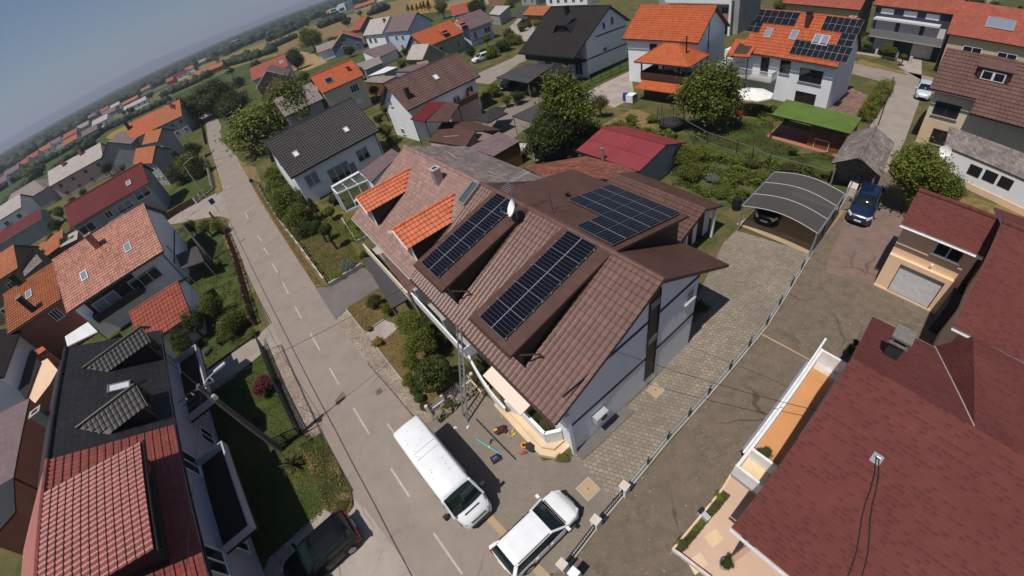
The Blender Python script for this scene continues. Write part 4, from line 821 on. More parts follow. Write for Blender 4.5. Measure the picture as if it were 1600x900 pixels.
mb=MB(); mb.prism([(1.6,-7.3),(5.6,-7.3),(6.35,-6.75),(6.35,-5.87),(1.6,-5.87)],0,.3,'cream_stone'); mb.prism([(1.9,-7.0),(5.45,-7.0),(6.0,-6.6),(6.0,-5.87),(1.9,-5.87)],.3,.52,'cream_stone'); t_=mb.build('terrace_step',mh.root)
mb=MB(); 
for a,b in (((3.4,-6.62),(5.5,-6.62)),((5.5,-6.62),(5.9,-5.9)),((3.4,-6.62),(2.6,-6.9))): mb.bar((*a,1.02),(*b,1.02),.13,1.0,'white_trim'); mb.bar((*a,1.56),(*b,1.56),.18,.06,'white_trim')
mb.build('parapet',mh.root)
sd=empty('satellite_dish','white satellite dish with antenna mast on the brown roof ridge','satellite dish',tuple(mh.c+mh.u*-1.95+mh.vv*-.9+Vector((0,0,7.7))),mh.a)
mb=MB(); mb.tube([(0,0,-.2),(0,0,2.6)],.03,'grey_metal',6); mb.build('mast',sd)
mb=MB(); rows=[]
for i in range(6):
    r=.45*i/5; rows.append([Vector((.1+.18*(r/.5)**2+.0,0,.75))+Vector((0,math.cos(t)*r,math.sin(t)*r*1.08)) for t in np.linspace(0,6.2832,25)])
M4=Matrix.Translation((0,0,.75))@Matrix.Rotation(R(-112),4,'Z')@Matrix.Rotation(R(-30),4,'Y')@Matrix.Translation((0,0,-.75))
mb.grid([[M4@p for p in r] for r in rows],'white_trim'); mb.build('dish',sd,True,True); mb=MB(); mb.tube([M4@Vector((.1,0,.3)),M4@Vector((.75,0,.45)),M4@Vector((.8,0,.7))],.02,'grey_metal',6); mb.build('feed_arm',sd)
mb=MB(); mb.tube([(0,-.05,2.35),(.1,1.3,2.38)],.016,'pale_metal',5); [mb.tube([(-.25,.1+.11*i,2.37),(.25,.1+.11*i,2.37)],.006,'pale_metal',4) for i in range(11)]; [mb.tube([(-.5+.0,-.3+.1*i,1.95+.04*i),(.2,-.3+.1*i,1.95+.04*i)],.006,'pale_metal',4) for i in range(6)]; mb.build('antenna',sd)
tv=empty('roof_antenna','thin dark antenna lying low on the brown roof behind the dish','antenna',tuple(mh.c+mh.u*-.55+mh.vv*.5+Vector((0,0,7.9))),mh.a)
mb=MB(); mb.tube([(0,0,0),(-.5,.3,.95)],.015,'trim_dark',5); mb.tube([(-.1,0,.25),(.5,1.,.2)],.012,'trim_dark',5); mb.build('mast',tv)
vp=empty('roof_vent','small dark vent on the brown flat roof behind the ridge','vent',tuple(mh.c+mh.u*-1.75+mh.vv*2.6+Vector((0,0,7.38))),mh.a); mb=MB(); mb.tube([(0,0,0),(0,0,.3)],.11,'trim_brown',10); mb.build('pipe',vp); mb=MB(); mb.tube([(0,0,.3),(0,0,.36)],.17,'trim_brown',10); mb.build('cap',vp)
# ---- pink old half
pq=[-2.78,28.1,-1.092,11.5,6.6,5.37,4.65,5.5,8.0]
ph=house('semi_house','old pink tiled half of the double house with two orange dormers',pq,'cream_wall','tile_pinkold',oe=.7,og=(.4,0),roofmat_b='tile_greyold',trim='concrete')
def gdormer(h,xr,zr_,yb,yf,half,drop,top,side='white_trim',cheek='trim_dark',sy=-1,fr='tile_orange_new',relief=True,cw=.3,rh=.36,wallback=.35):
    """gabled dormer: ridge at x=xr running out to y=yf"""
    root=bpy.data.objects.new('dormer',None); COL.objects.link(root); root.parent=h.root; sl=lambda y:h.zr+((h.zf-h.zr)*(-y)/h.Wf if y<0 else (h.zb-h.zr)*y/h.Wb)
    ye=lambda dz:(yb if dz==0 else yb) ; mb=MB()
    zE=zr_-drop
    # where the eave line meets the slope
    W,zz=(h.Wf,h.zf) if sy<0 else (h.Wb,h.zb); yeave=sy*(h.zr-zE)/(h.zr-zz)*W; yr=sy*(h.zr-zr_)/(h.zr-zz)*W
    for s in (1,-1):
        n=14; rows=[];uvs=[]
        for i in range(n+1):
            t=i/n; x=xr+s*half*t; z=zr_-drop*t; y0=yr+(yeave-yr)*t; rows.append((x,y0,z))
        L_=math.hypot(half,drop); 
        for i in range(n):
            a,b=rows[i],rows[i+1]; k=[(a[0],a[1],a[2]),(b[0],b[1],b[2]),(b[0],yf,b[2]),(a[0],yf,a[2])]; uv=[(a[1]-yf,i*L_/n),(b[1]-yf,(i+1)*L_/n),(0,(i+1)*L_/n),(0,i*L_/n)]
            if (Vector(k[1])-Vector(k[0])).cross(Vector(k[2])-Vector(k[0])).z<0: k,uv=k[::-1],uv[::-1]
            mb.face(k,top,uv)
        if relief:
            Vd=Vector((s*half,0,-drop)); nr=max(1,int(round(L_/rh))); N=Vector((0,1,0)).cross(Vd.normalized()); N=N if N.z>0 else -N; kk=6
            for r in range(nr):
                t0,t1=r/nr,(r+1)/nr
                for (ta,tb,ea,eb) in ((t0,t1,.012,.045),):
                    la=abs(yf-(yr+(yeave-yr)*(ta+tb)/2)); m=max(1,int(la/cw)); 
                    for j in range(m*kk):
                        f0,f1=j/kk*cw,(j+1)/kk*cw; h0,h1=.045*prof(j/kk),.045*prof((j+1)/kk); g_=lambda f,t,e:Vector((xr,yf-sy*f,zr_))+Vd*t+N*e
                        k=[g_(f0,ta,ea+h0),g_(f1,ta,ea+h1),g_(f1,tb,eb+h1),g_(f0,tb,eb+h0)]; uv=[(f0,(r+.02)*rh),(f1,(r+.02)*rh),(f1,(r+.98)*rh),(f0,(r+.98)*rh)]
                        if (k[1]-k[0]).cross(k[2]-k[0]).dot(N)<0: k,uv=k[::-1],uv[::-1]
                        mb.face(k,top,uv)
        # verge board
        mb.bar((xr,yf+sy*.02,zr_-.08),(xr+s*half,yf+sy*.02,zE-.08),.05,.16,side)
    mb.tube([(xr,yr,zr_+.02),(xr,yf,zr_+.02)],.11,fr,8); mb.build('roof',root)
    hw=half-.22; yw=yf-sy*wallback
    for s in (1,-1):
        mb=MB()
        x=xr+s*hw; za=zE+drop*(half-hw)/half-.06; y0=sy*(h.zr-za)/(h.zr-zz)*W
        mb.face([(x,y0,za-.1),(x,yw,za),(x,yw,sl(yw)-.05)],cheek); mb.build('cheek',root)
    mb=MB(); za=zE+drop*.2-.06; mb.face([(xr-hw,yw,sl(yw)-.05),(xr+hw,yw,sl(yw)-.05),(xr+hw,yw,za),(xr,yw,zr_-.1),(xr-hw,yw,za)],side); mb.build('front',root)
    mb=MB(); mb.box(xr-hw*.6,xr+hw*.6,yw-.03,yw+.03,sl(yw)+.15,za-.1,'glass'); mb.build('window',root)
    return root
gdormer(ph,-2.5,7.38,-1.2,-6.05,1.5,.78,'tile_orange_new'); gdormer(ph,4.25,7.36,-1.2,-6.0,1.55,.78,'tile_orange_new')
chimney(ph,'f',(686,284),.55,.55,1.0,'grey_metal','pale_metal'); skylight(ph,'f',(733,302),.8,1.7,pane='glass_clear')
at_=empty('roof_antenna','pale aerial standing on the grey weathered rear roof slope','antenna',tuple(ph.c+ph.u*-1.5+ph.vv*1.8+Vector((0,0,7.1))),ph.a); mb=MB(); mb.tube([(0,0,0),(0,0,1.9)],.02,'grey_metal',5); mb.tube([(0,0,1.8),(1.2,.6,1.85)],.015,'pale_metal',5); mb.tube([(0,0,.5),(1.1,-.1,.3)],.02,'pale_metal',5); mb.build('mast',at_)
for px in ((745,0),): pass
mb=MB(); wbox(mb,ph,'f',-3.,5.4,2.5,2.66,.003,1.3,'concrete'); b=mb.build('balcony',ph.root); mb=MB(); wbox(mb,ph,'f',-3.,5.4,2.66,3.5,1.2,1.3,'cream_wall'); mb.build('parapet',b)
for s in (-3,0,3): window(ph,'f',(s,3.6),1.2,1.4,px=False); window(ph,'f',(s,1.3),1.2,1.2,px=False)
# dark canopy over the entrance between lawn and house
z=2.4; shed_roof('carport_canopy','dark grey flat canopy over the drive under the pink tiled roof',[G((566,404),2.7),G((592,397),2.7),G((646,462),2.6),G((612,482),2.6)],'felt_dark','trim_dark','trim_dark' if 0 else 'trim_dark',posts=(0,1,2,3),inset=.08)
shed_roof('lean_to_roof','old brown lean-to roof strip under the pink tiles beside the dark canopy',[G((594,396),3.4),G((606,394),3.6),G((650,447),3.6),G((640,462),3.3)],'tile_brown_far','trim_brown','trim_brown',wall='cream_wall',inset=.1)
# ---- rear annex of the main house
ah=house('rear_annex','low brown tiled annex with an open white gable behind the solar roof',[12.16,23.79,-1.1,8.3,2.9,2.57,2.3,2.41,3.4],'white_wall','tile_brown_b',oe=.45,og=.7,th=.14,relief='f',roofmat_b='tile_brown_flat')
mb=MB(); wbox(mb,ah,'1',-1.4,-.1,.02,2.15,.003,.012,'trim_dark'); wbox(mb,ah,'1',.45,1.3,.02,2.2,.003,.012,'trim_dark'); mb.build('doorway',ah.root)
mb=MB(); mb.bar((ah.x1+.6,-2.2,2.2),(ah.x1+.6,-.1,3.05),.1,.12,'trim_dark'); mb.bar((ah.x1+.55,-1.9,0),(ah.x1+.55,-1.9,2.35),.2,.2,'white_wall',up=(1,0,0)); mb.bar((ah.x1+.55,1.7,0),(ah.x1+.55,1.7,2.45),.2,.2,'white_wall',up=(1,0,0)); mb.build('porch_post',ah.root)
shed_roof('outbuilding','low old red tiled outbuilding with mossy broken tiles behind the solar roof',[G((818,260),2.6),G((916,244),2.6),G((1000,266),2.5),G((955,280),2.5)],'tile_redold','trim_brown','trim_brown',wall='grey_wall',inset=.06)
shed_roof('outbuilding','brown red tiled rear roof piece touching the grey weathered slope',[G((818,261),2.6),G((896,264),3.0),G((955,280),2.5),G((848,277),2.9)],'tile_redold','trim_brown','trim_brown',inset=.05)
mb=MB(); p=G((942,250),2.5); mb.tube([(0,0,-.6),(0,0,1.1)],.13,'grey_metal',10); mb.tube([(0,0,1.1),(0,0,1.16)],.17,'grey_metal',10); o=mb.build('stove_pipe'); o.location=p; tag(o,'grey stove pipe rising between the red metal roof and old tiles','chimney')
rm=house('metal_barn','red sheet metal roofed shed with grey side wall behind the gardens',[14.59,33.39,-1.08,7.4,3.9,3.2,2.55,2.3,3.35],'grey_wall','sheet_red',oe=.3,og=.25,th=.1,trim='trim_dark')
# ================================================================ NEIGHBOURS
gh=house('grey_roof_house','white house with dark grey tiled roof and glass conservatory by the street',[-18.82,53.1,.55,12.48,5.24,5.24,4.2,4.2,8.13],'white_wall','tile_dark_grey',trim='trim_dark',relief='f',cwrh=(.3,.38))
window(gh,'f',(488,280),1.7,1.6,shut=1.); window(gh,'f',(531,269),3.0,2.0,shut=.7,n=3); window(gh,'f',(567,241),1.7,1.6,shut=.55); skylight(gh,'f',(462.5,241),.7,.9,pane='white_frame'); skylight(gh,'f',(541,203),.7,.9,pane='white_frame')
downpipe(gh,gh.x1-.2,gh.yf-.06,4.2,'trim_blue'); door(gh,'f',(1.2,0),1.,2.1,px=False); window(gh,'0',(0,4.8),1.2,1.2,px=False)
c0,c1=G((519,294),2.9),G((562,270),2.9); cn=empty('conservatory','white framed glass conservatory against the white wall of the grey roofed house','conservatory',(0,0,0)); f0,f1=G((527,303),2.45),G((576,281),2.45)
mb=MB()
for a,b in ((c0,c1),(f0,f1),(c0,f0),(c1,f1)): mb.bar(a,b,.14,.14,'white_frame')
for t in (.33,.66): mb.bar(c0.lerp(c1,t),f0.lerp(f1,t),.09,.09,'white_frame'); mb.bar(f0.lerp(f1,t),Vector((*f0.lerp(f1,t).xy,0)),.1,.1,'white_frame')
for p in (f0,f1,c0,c1): mb.bar(Vector((p.x,p.y,0)),p,.14,.14,'white_frame')
mb.bar(Vector((f0.x,f0.y,.1)),Vector((f1.x,f1.y,.1)),.16,.2,'white_frame'); mb.bar(c0+Vector((0,0,.1)),c1+Vector((0,0,.1)),.5,.14,'white_frame'); mb.build('frame',cn)
mb=MB(); mb.face([c0,f0,f1,c1],'glass_clear'); mb.face([f0,Vector((f0.x,f0.y,.1)),Vector((f1.x,f1.y,.1)),f1],'glass_clear'); mb.face([c0,Vector((c0.x,c0.y,.1)),Vector((f0.x,f0.y,.1)),f0],'glass_clear'); mb.build('glass_pane',cn)
shed_roof('lean_to','brownish flat lean-to roof between the conservatory and the pink tiled house',[G((562,268),3.1),G((612,232),3.1),G((625,240),3.0),G((580,285),3.0)],'tile_mauve','trim_brown','trim_brown',wall='white_wall',inset=.05)
po=house('porch_house','white house with brown tiled roof and red roofed porch across the gardens',[-3.66,61.17,.57,12.72,4.09,4.08,4.86,4.86,8.18],'white_wall','tile_brown_b',trim='trim_brown',relief='f',cwrh=(.34,.4),og=.6)
skylight(po,'f',(681,121),.8,1.0,pane='white_frame'); chimney(po,'f',(639,153),.55,.55,1.3,'trim_brown','trim_brown'); window(po,'f',(734,141),1.2,1.1); window(po,'f',(713,155),1.2,.9); window(po,'f',(741,168),1.1,1.0); window(po,'0',(630,205),.9,.9); window(po,'0',(610,160),.8,1.1)
pr=gp=None
sr=shed_roof('porch_roof','dark red sheet roofed porch on the front of the brown tiled house',[G((641,186),4.6),G((669,160),5.2),G((697,159),5.2),G((663,190),4.6)],'sheet_maroon','trim_brown','trim_brown',posts=(0,3),inset=.12,post_mat='trim_brown')
mb=MB(); a=G((672,222),0); u,v=po.u,po.vv; s0=-1.2; mb.box(-1.6,3.6,po.yf-2.6,po.yf-.002,0,2.6,'pink_wall'); mb.box(-1.7,3.7,po.yf-2.7,po.yf-.003,2.6,2.72,'concrete'); mb.box(-1.65,3.65,po.yf-2.68,po.yf-2.6,2.72,3.6,'wood_brown'); mb.box(3.58,3.66,po.yf-2.6,po.yf-.01,2.72,3.6,'wood_brown'); mb.build('porch',po.root)
shed_roof('porch_roof','small red brown gable roof over the balcony right of the porch',[G((697,159),5.2),G((718,163),5.0),G((700,190),4.4),G((664,190),4.5)],'tile_brown_flat','trim_brown','trim_brown',inset=.1,posts=(2,),post_mat='trim_brown')
shed_roof('garage','brown hipped garage roof behind the weathered rear slope',[G((669,220),2.7),G((692,190),3.6),G((744,204),3.5),G((728,229),2.7)],'tile_brown_flat','trim_dark','trim_dark',wall='pink_wall',inset=.06)
shed_roof('garage','brown flat ridge piece of the garage left of the dark gap',[G((692,190),3.6),G((740,190),3.0),G((783,203),2.7),G((744,205),3.5)],'tile_brown_flat','trim_dark','trim_dark',inset=.06)
shed_roof('garage','mauve brown low garage roof beside the grey boat trailer',[G((732,231),2.5),G((779,206),3.1),G((813,220),2.7),G((771,244),2.4)],'tile_mauve','trim_dark','trim_dark',wall='wood_brown',inset=.06)
shed_roof('canopy','dark mauve flat canopy on thin posts above the paved yard',[G((800,181),2.5),G((845,160),2.5),G((848,186),2.5),G((832,192),2.5)],'felt_dark','trim_dark','trim_dark',posts=(0,1,2,3),inset=.06)
bk=house('black_roof_house','white house with huge black shingle roof and small trapezoid dormer',[22.85,71.29,-1.07,12.96,9.16,4.65,4.12,6.46,9.53],'white_wall','shingle_black',trim='trim_dark',oe=(3.4,.6),og=.5)
mb=MB(); wbox(mb,bk,'1',-5.6,4.,2.75,2.95,.003,.03,'trim_blue'); wbox(mb,bk,'1',-3.4,4.,5.6,5.8,.003,.03,'trim_blue'); wbox(mb,bk,'1',-5.7,4.,0,.5,.003,.03,'trim_blue'); mb.build('floor_band',bk.root)
window(bk,'1',(956,32),.8,1.2,n=1); window(bk,'1',(943,40),.7,1.0,n=1); window(bk,'1',(945,77),1.0,.7)
def trapdormer(h,side,px,w,ht,dep):
    x,d=rpix(h,side,px); O,U,V,N=rframe(h,side,x,d); mb=MB(); b=lambda a,bb,c:O+U*a+V*bb+Vector((0,0,c))
    mb.face([b(-w/2,0,.02),b(-w*.28,-.05,ht),b(w*.28,-.05,ht),b(w/2,0,.02)],'trim_dark'); mb.face([b(-w*.33,.4,ht+.08),b(w*.33,.4,ht+.08),b(w*.3,-dep,ht*.55),b(-w*.3,-dep,ht*.55)],'shingle_black')
    for s in (-1,1): mb.face([b(s*w*.33,.4,ht+.08),b(s*w*.62,.4,.0),b(s*w*.3,-dep,.02)],'shingle_black')
    o=mb.build('dormer',h.roof); mb=MB(); mb.face([b(-w*.2,.03,.15),b(w*.2,.03,.15),b(w*.16,.0,ht*.8),b(-w*.16,0,ht*.8)],'glass'); mb.build('window',o)
trapdormer(bk,'f',(880,50),3.4,1.2,2.6); chimney(bk,'f',(886,22),.6,.6,1.2,'trim_dark','trim_dark')
mb=MB(); wbox(mb,bk,'f',-6.2,6.,2.7,2.85,.003,2.2,'trim_dark'); wbox(mb,bk,'f',-6.2,6.,2.85,3.6,2.1,2.2,'black_metal'); mb.build('balcony',bk.root); [window(bk,'f',(s,1.3),1.6,2.0,px=False,sill=False) for s in (-3,1,4)]
shed_roof('canopy','flat black carport canopy left of the black shingle house',[G((775,121),2.6),G((826,99),2.6),G((866,101),2.6),G((825,130),2.6)],'felt_dark','trim_dark','trim_dark',posts=(0,1,2,3),inset=.05)
shed_roof('canopy','dark brown sloped canopy in front of the black shingle house',[G((847,117),2.6),G((866,100),2.9),G((896,103),2.9),G((876,120),2.6)],'shingle_black','trim_dark','trim_dark',posts=(0,1,2,3),inset=.05,post_mat='white_frame')
og_=house('orange_roof_house','tall white house with plain orange tiled roof and wooden veranda',[31.7,56.09,-.98,11.28,5.23,5.22,6.18,6.2,9.59],'white_wall','tile_orange',trim='trim_brown',relief='f',cwrh=(.36,.42),og=.55)
window(og_,'f',(1021,75),1.1,1.1,fr='brown_frame'); window(og_,'1',(1106,72),.6,.9,n=1); downpipe(og_,og_.x1+.07,-1.,8.5,'trim_blue')
def hiproof(name,label,cx,cy,a,L,W,ze,zr,mat,trim='trim_brown',wall=None,rl=None,posts=True,cat='canopy',oe=.4):
    root=empty(name,label,cat,(cx,cy,0),a); rl=rl if rl is not None else max(0,L-W); A=[(-L/2,-W/2,ze),(L/2,-W/2,ze),(L/2,W/2,ze),(-L/2,W/2,ze)]; r0,r1=(-rl/2,0,zr),(rl/2,0,zr); mb=MB(); s=math.hypot(W/2,zr-ze)
    mb.face([A[0],A[1],r1,r0],mat,[(0,s),(L,s),(L/2+rl/2,0),(L/2-rl/2,0)]); mb.face([A[2],A[3],r0,r1],mat,[(0,s),(L,s),(L/2+rl/2,0),(L/2-rl/2,0)]); mb.face([A[1],A[2],r1],mat,[(0,s),(W,s),(W/2,0)]); mb.face([A[3],A[0],r0],mat,[(0,s),(W,s),(W/2,0)])
    B=[(p[0],p[1],p[2]-.15) for p in A]; mb.face(B[::-1],trim)
    for i in range(4): j=(i+1)%4; mb.face([A[i],B[i],B[j],A[j]],trim)
    mb.build('roof',root)
    mb=MB()
    for p,q in ((A[0],r0),(A[1],r1),(A[2],r1),(A[3],r0),(r0,r1)):
        if (Vector(p)-Vector(q)).length>.1: mb.tube([p,q],.09,mat,6)
    mb.build('ridge_cap',root)
    if wall: mb=MB(); mb.box(-L/2+oe,L/2-oe,-W/2+oe,W/2-oe,0,ze-.16,wall); mb.build('wall',root)
    elif posts:
        for p in A: mb=MB(); x,y=p[0]*.92,p[1]*.92; mb.bar((x,y,0),(x,y,ze-.15),.16,.16,'wood_brown',up=(1,0,0)); mb.build('post',root)
    return root
vq=(G((1049,92),4.6)); vr=hiproof('veranda','brown wooden veranda under a hipped orange roof in front of the orange house',vq.x,vq.y,-.98,7.6,5.6,4.7,6.5,'tile_orange',posts=False)
mb=MB(); mb.box(-3.2,3.2,-2.2,2.2,2.2,2.4,'wood_brown'); mb.box(-3.2,3.2,-2.25,-2.15,2.4,3.3,'trim_brown'); mb.box(3.15,3.25,-2.2,2.2,2.4,3.3,'trim_brown'); mb.box(-3.25,-3.15,-2.2,2.2,2.4,3.3,'trim_brown')
mb.build('deck',vr); mb=MB(); mb.box(-3.0,3.0,-1.9,2.1,0,2.2,'wood_brown'); mb.build('base',vr)
for x in (-3.1,0,3.1):
    for y in (-2.1,2.1): mb=MB(); mb.box(x-.08,x+.08,y-.08,y+.08,2.4,4.6,'trim_brown'); mb.build('post',vr)
mb=MB(); mb.hexa([Vector(p) for p in ((-2.9,-2.3,2.2),(2.9,-2.3,2.2),(3.1,-4.,1.65),(-3.1,-4.,1.65),(-2.9,-2.3,2.28),(2.9,-2.3,2.28),(3.1,-4.,1.73),(-3.1,-4.,1.73))],'tile_orange'); mb.build('lower_roof',vr)
mb=MB(); mb.tube([(2.3,-.6,5.2),(2.3,-.6,7.7)],.09,'trim_dark',8); mb.build('stove_pipe',vr)
so_=house('solar_orange_house','white house with bright orange tiles, rooftop panels and balcony',[41.09,42.29,-1.1,11.33,4.6,4.2,5.2,5.2,9.3],'white_wall','tile_orange',trim='trim_brown',relief='f',cwrh=(.38,.45),og=.35)
def rpan(px0,w,d,nu,nv): x,dd=rpix(so_,'f',px0); panels(so_,'f',x-w/2,x+w/2,dd-d/2,dd+d/2,nu,nv)
rpan((1214,28),5.0,1.9,3,2); rpan((1316,40),4.0,1.9,3,2); rpan((1282,80),6.3,1.9,5,2); rpan((1323,63),1.6,1.6,1,2); rpan((1180,42),1.6,1.6,1,2)
for p in ((1201,52),(1241,55),(1277,62),(1289,64)): skylight(so_,'f',p,.85,1.3)
chimney(so_,'f',(1263,38),.5,.9,1.3,'trim_brown','trim_dark'); chimney(so_,'b',(1237,10),.6,.6,.6,'trim_brown','concrete'); chimney(so_,'b',(1330,22),.6,.6,.6,'brick_pink_wall','concrete')
window(so_,'f',(1267,119),2.6,1.5,fr='brown_frame'); window(so_,'f',(1258,153),2.4,1.3,fr='brown_frame'); window(so_,'f',(1227,104),1.2,1.6,fr='brown_frame'); window(so_,'f',(1195,103),1.0,2.0,fr='brown_frame')
balcony(so_,'f',-8.2,-1.,2.6,1.7,open_=True); 
shed_roof('balcony_roof','orange tiled corner roof over the left balcony of the panel house',[G((1134,87),5.2),G((1150,60),6.2),G((1185,66),6.2),G((1170,89),5.1)],'tile_orange','trim_brown','trim_brown',posts=(0,3),inset=.08,post_mat='trim_dark')
mb=MB(); mb.box(-8.2,so_.x0,so_.yf+.2,so_.yb-1,0,5.,'white_wall'); mb.build('side_wing',so_.root); o=bpy.context
brq=[49.6,20.6,-1.08,17.,3.9,3.9,5.5,5.5,8.3]
br=house('long_brown_house','cream house with long brown tiled roof and box dormer at the right edge',brq,'cream_wall','tile_brown_far',trim='trim_brown',relief='f',cwrh=(.34,.42),og=.5)
mb=MB(); O,U,V,N=rframe(br,'f',-4.6,0); l=br.Vf.length; slab(mb,O+V*l,U,V,13.1,1.6,.16,'tile_brown_far','trim_brown'); tile_sheet(mb,O+V*l+N*.012,U,V,13.1,1.6,'tile_brown_far',.34,.42); mb.build('lower_roof',br.root)
mb=MB(); x,d=rpix(br,'f',(1548,128)); p,_,_,_=rframe(br,'f',x,d); mb.box(p.x-1.3,p.x+1.3,p.y-.02,p.y+2.4,p.z-.3,p.z+1.05,'trim_brown'); o=mb.build('dormer',br.roof); mb=MB(); slab(mb,Vector((p.x-1.45,p.y+2.8,p.z+1.6)),(1,0,0),(0,-3.,-.45),2.9,3.03,.1,'tile_brown_far','trim_brown'); mb.build('roof',o)
mb=MB(); mb.box(p.x-.95,p.x+.95,p.y-.09,p.y-.022,p.z+.1,p.z+.9,'white_frame'); w_=mb.build('window',o); mb=MB(); [mb.box(p.x+a,p.x+a+.75,p.y-.1,p.y-.0901,p.z+.18,p.z+.82,'glass') for a in (-.85,.1)]; mb.build('pane',w_)
window(br,'f',(1479,172),2.2,1.3,fr='brown_frame'); window(br,'f',(1470,215),1.8,1.5,fr='brown_frame'); mb=MB(); wbox(mb,br,'f',br.x0-.02,br.x0+3.,0,2.6,.003,.02,'cream_stone'); mb.build('plinth_wall',br.root)
lq=shed_roof('side_annex','cream annex with weathered grey tiled lean-to roof and three dark openings',[G((1484,197),3.7),G((1640,255),3.7),G((1640,298),2.7),G((1476,228),2.7)],'tile_greyold','trim_brown','trim_brown',wall='white_wall',inset=.05)
L_=lq; 
A0,A1,A2,A3=G((1484,197),3.7),G((1640,255),3.7),G((1640,298),2.7),G((1476,228),2.7); cen=(A0+A1+A2+A3)/4; wa,wb=A3+(cen-A3)*.05,A2+(cen-A2)*.05; wa.z=wb.z=0; t=(wb-wa).normalized(); nn=Vector((t.y,-t.x,0)); nn=nn if nn.dot(CAM-wa)>0 else -nn
for px in ((1523,267),(1547,276),(1571,286)):
    q0=plane_hit(px,wa,nn)-lq.location; mb=MB(); obox(mb,q0,t,Vector((0,0,1)),nn,-.5,.5,-.45,.45,-.02,.03,'trim_dark'); mb.build('opening',lq)
mb=MB(); obox(mb,wa-lq.location,t,Vector((0,0,1)),nn,.3,(wb-wa).length-.3,0,.55,.0,.04,'peach_wall'); mb.build('plinth',lq)
dish=empty('satellite_dish','white round satellite dish on the corner of the grey lean-to roof','satellite dish',tuple(G((1477,237),2.7)),0); mb=MB(); Rm=Matrix.Rotation(R(200),4,'Z')@Matrix.Rotation(R(-25),4,'Y'); mb.grid([[Rm@Vector((.16*(i/5)**2,math.cos(t)*.5*i/5,math.sin(t)*.5*i/5)) for t in np.linspace(0,6.2832,21)] for i in range(6)],'white_trim'); mb.build('dish',dish,True,True); mb=MB(); mb.tube([Rm@Vector((0,0,-.45)),Rm@Vector((.55,0,-.1))],.02,'grey_metal',5); mb.tube([(0,0,-.5),(0,0,.1)],.03,'grey_metal',5); mb.build('feed_arm',dish)
ga=house('garage_house','peach garage with maroon shingle roof and white sectional door',[25.25,11.4,-1.1,4.4,2.25,2.25,5.1,5.15,6.3],'peach_wall','shingle_maroon',trim='white_trim',oe=(.72,.3),og=(.2,.1),th=.16)
# garage front is the end wall on the street side
window(ga,'f',(1484,392),1.5,1.1,fr='shutter_pale'); 
s,_=wpix(ga,'f',(1432,443)); mb=MB(); wbox(mb,ga,'f',ga.x0,s-1.3,0,2.6,.004,.22,'peach_wall'); wbox(mb,ga,'f',s+1.3,ga.x1,0,2.6,.004,.22,'peach_wall'); wbox(mb,ga,'f',ga.x0,ga.x1,2.28,2.62,.005,.221,'peach_wall'); mb.build('door_surround',ga.root); mb=MB(); wbox(mb,ga,'f',s-1.3,s+1.3,.02,2.27,.003,.012,'trim_dark'); gd=mb.build('garage_door',ga.root); mb=MB()
for i in range(12): wbox(mb,ga,'f',s-1.25,s+1.25,.03+i*.18,.03+i*.18+.165,.012,.04,'shutter_pale')
mb.build('door_slat',gd)
mb=MB(); wbox(mb,ga,'f',s+.1,s+.26,2.85,3.0,.003,.12,'white_frame'); mb.build('wall_lamp',ga.root); mb=MB(); wbox(mb,ga,'f',ga.x0,ga.x1,0,.12,.222,.3,'cream_stone'); mb.build('plinth',ga.root)
mB=house('maroon_roof_house','maroon shingle roof house with pale gutter right of the peach garage',[27.215,2.32,-1.1,14.,6.16,6.16,5.02,5.02,7.4],'peach_wall','shingle_maroon',trim='shutter_pale',oe=.7,og=.5,th=.16)
mm=house('maroon_shingle_house','large maroon shingle roof house with orange floored balcony in the foreground',[14.29,-1.97,-1.089,16.0,6.234,6.4,4.2,4.3,7.765],'peach_wall','shingle_maroon',trim='shutter_pale',oe=(2.4,.5),og=.5,th=.16,ridge=False)
mb=MB(); 
def wing():
    J,e0,rE,qb,qa=Vector((-3.9,.05,7.74)),Vector((-5.1,6.45,4.3)),Vector((-4.2,6.45,5.75)),Vector((7.6,6.45,5.2)),Vector((7.6,.05,7.74))
    mb=MB(); mb.face([J,rE,e0],'shingle_maroon',[(0,0),(6.4,1.5),(6.4,0)]); mb.face([J,qa,qb,rE],'shingle_maroon',[(0,0),(11.5,0),(11.5,6.9),(0,6.9)]); mb.face([e0,rE,qb,Vector((7.6,6.45,4.2))],'peach_wall'); mb.face([qa,qb,Vector((7.6,6.45,4.3))],'peach_wall'); mb.build('wing_roof',mm.root); mb=MB(); mb.tube([J,e0],.022,'stone_pale',6); mb.build('flashing',mm.root)
wing()
x,d=rpix(mm,'b',(1403,552)); x0_=x; O,U,V,N=rframe(mm,'b',-6.85,2.6); cb=empty('roof_chimney','grey chimney with stone cap slabs on the maroon roof','chimney',tuple(mm.c+mm.u*O.x+mm.vv*O.y+Vector((0,0,O.z))),mm.a)
mb=MB(); mb.box(-.27,.27,-.3,.3,-.4,.85,'canvas_dark',top='shutter_grey'); mb.build('shaft',cb); mb=MB(); mb.box(-.34,.34,-.36,.36,.85,.93,'stone_dark'); [mb.box(a-.05,a+.05,b-.05,b+.05,.93,1.15,'stone_dark') for a in (-.27,.27) for b in (-.29,.29)]; mb.box(-.36,.36,-.38,.38,1.15,1.24,'stone_dark'); mb.build('cap',cb)
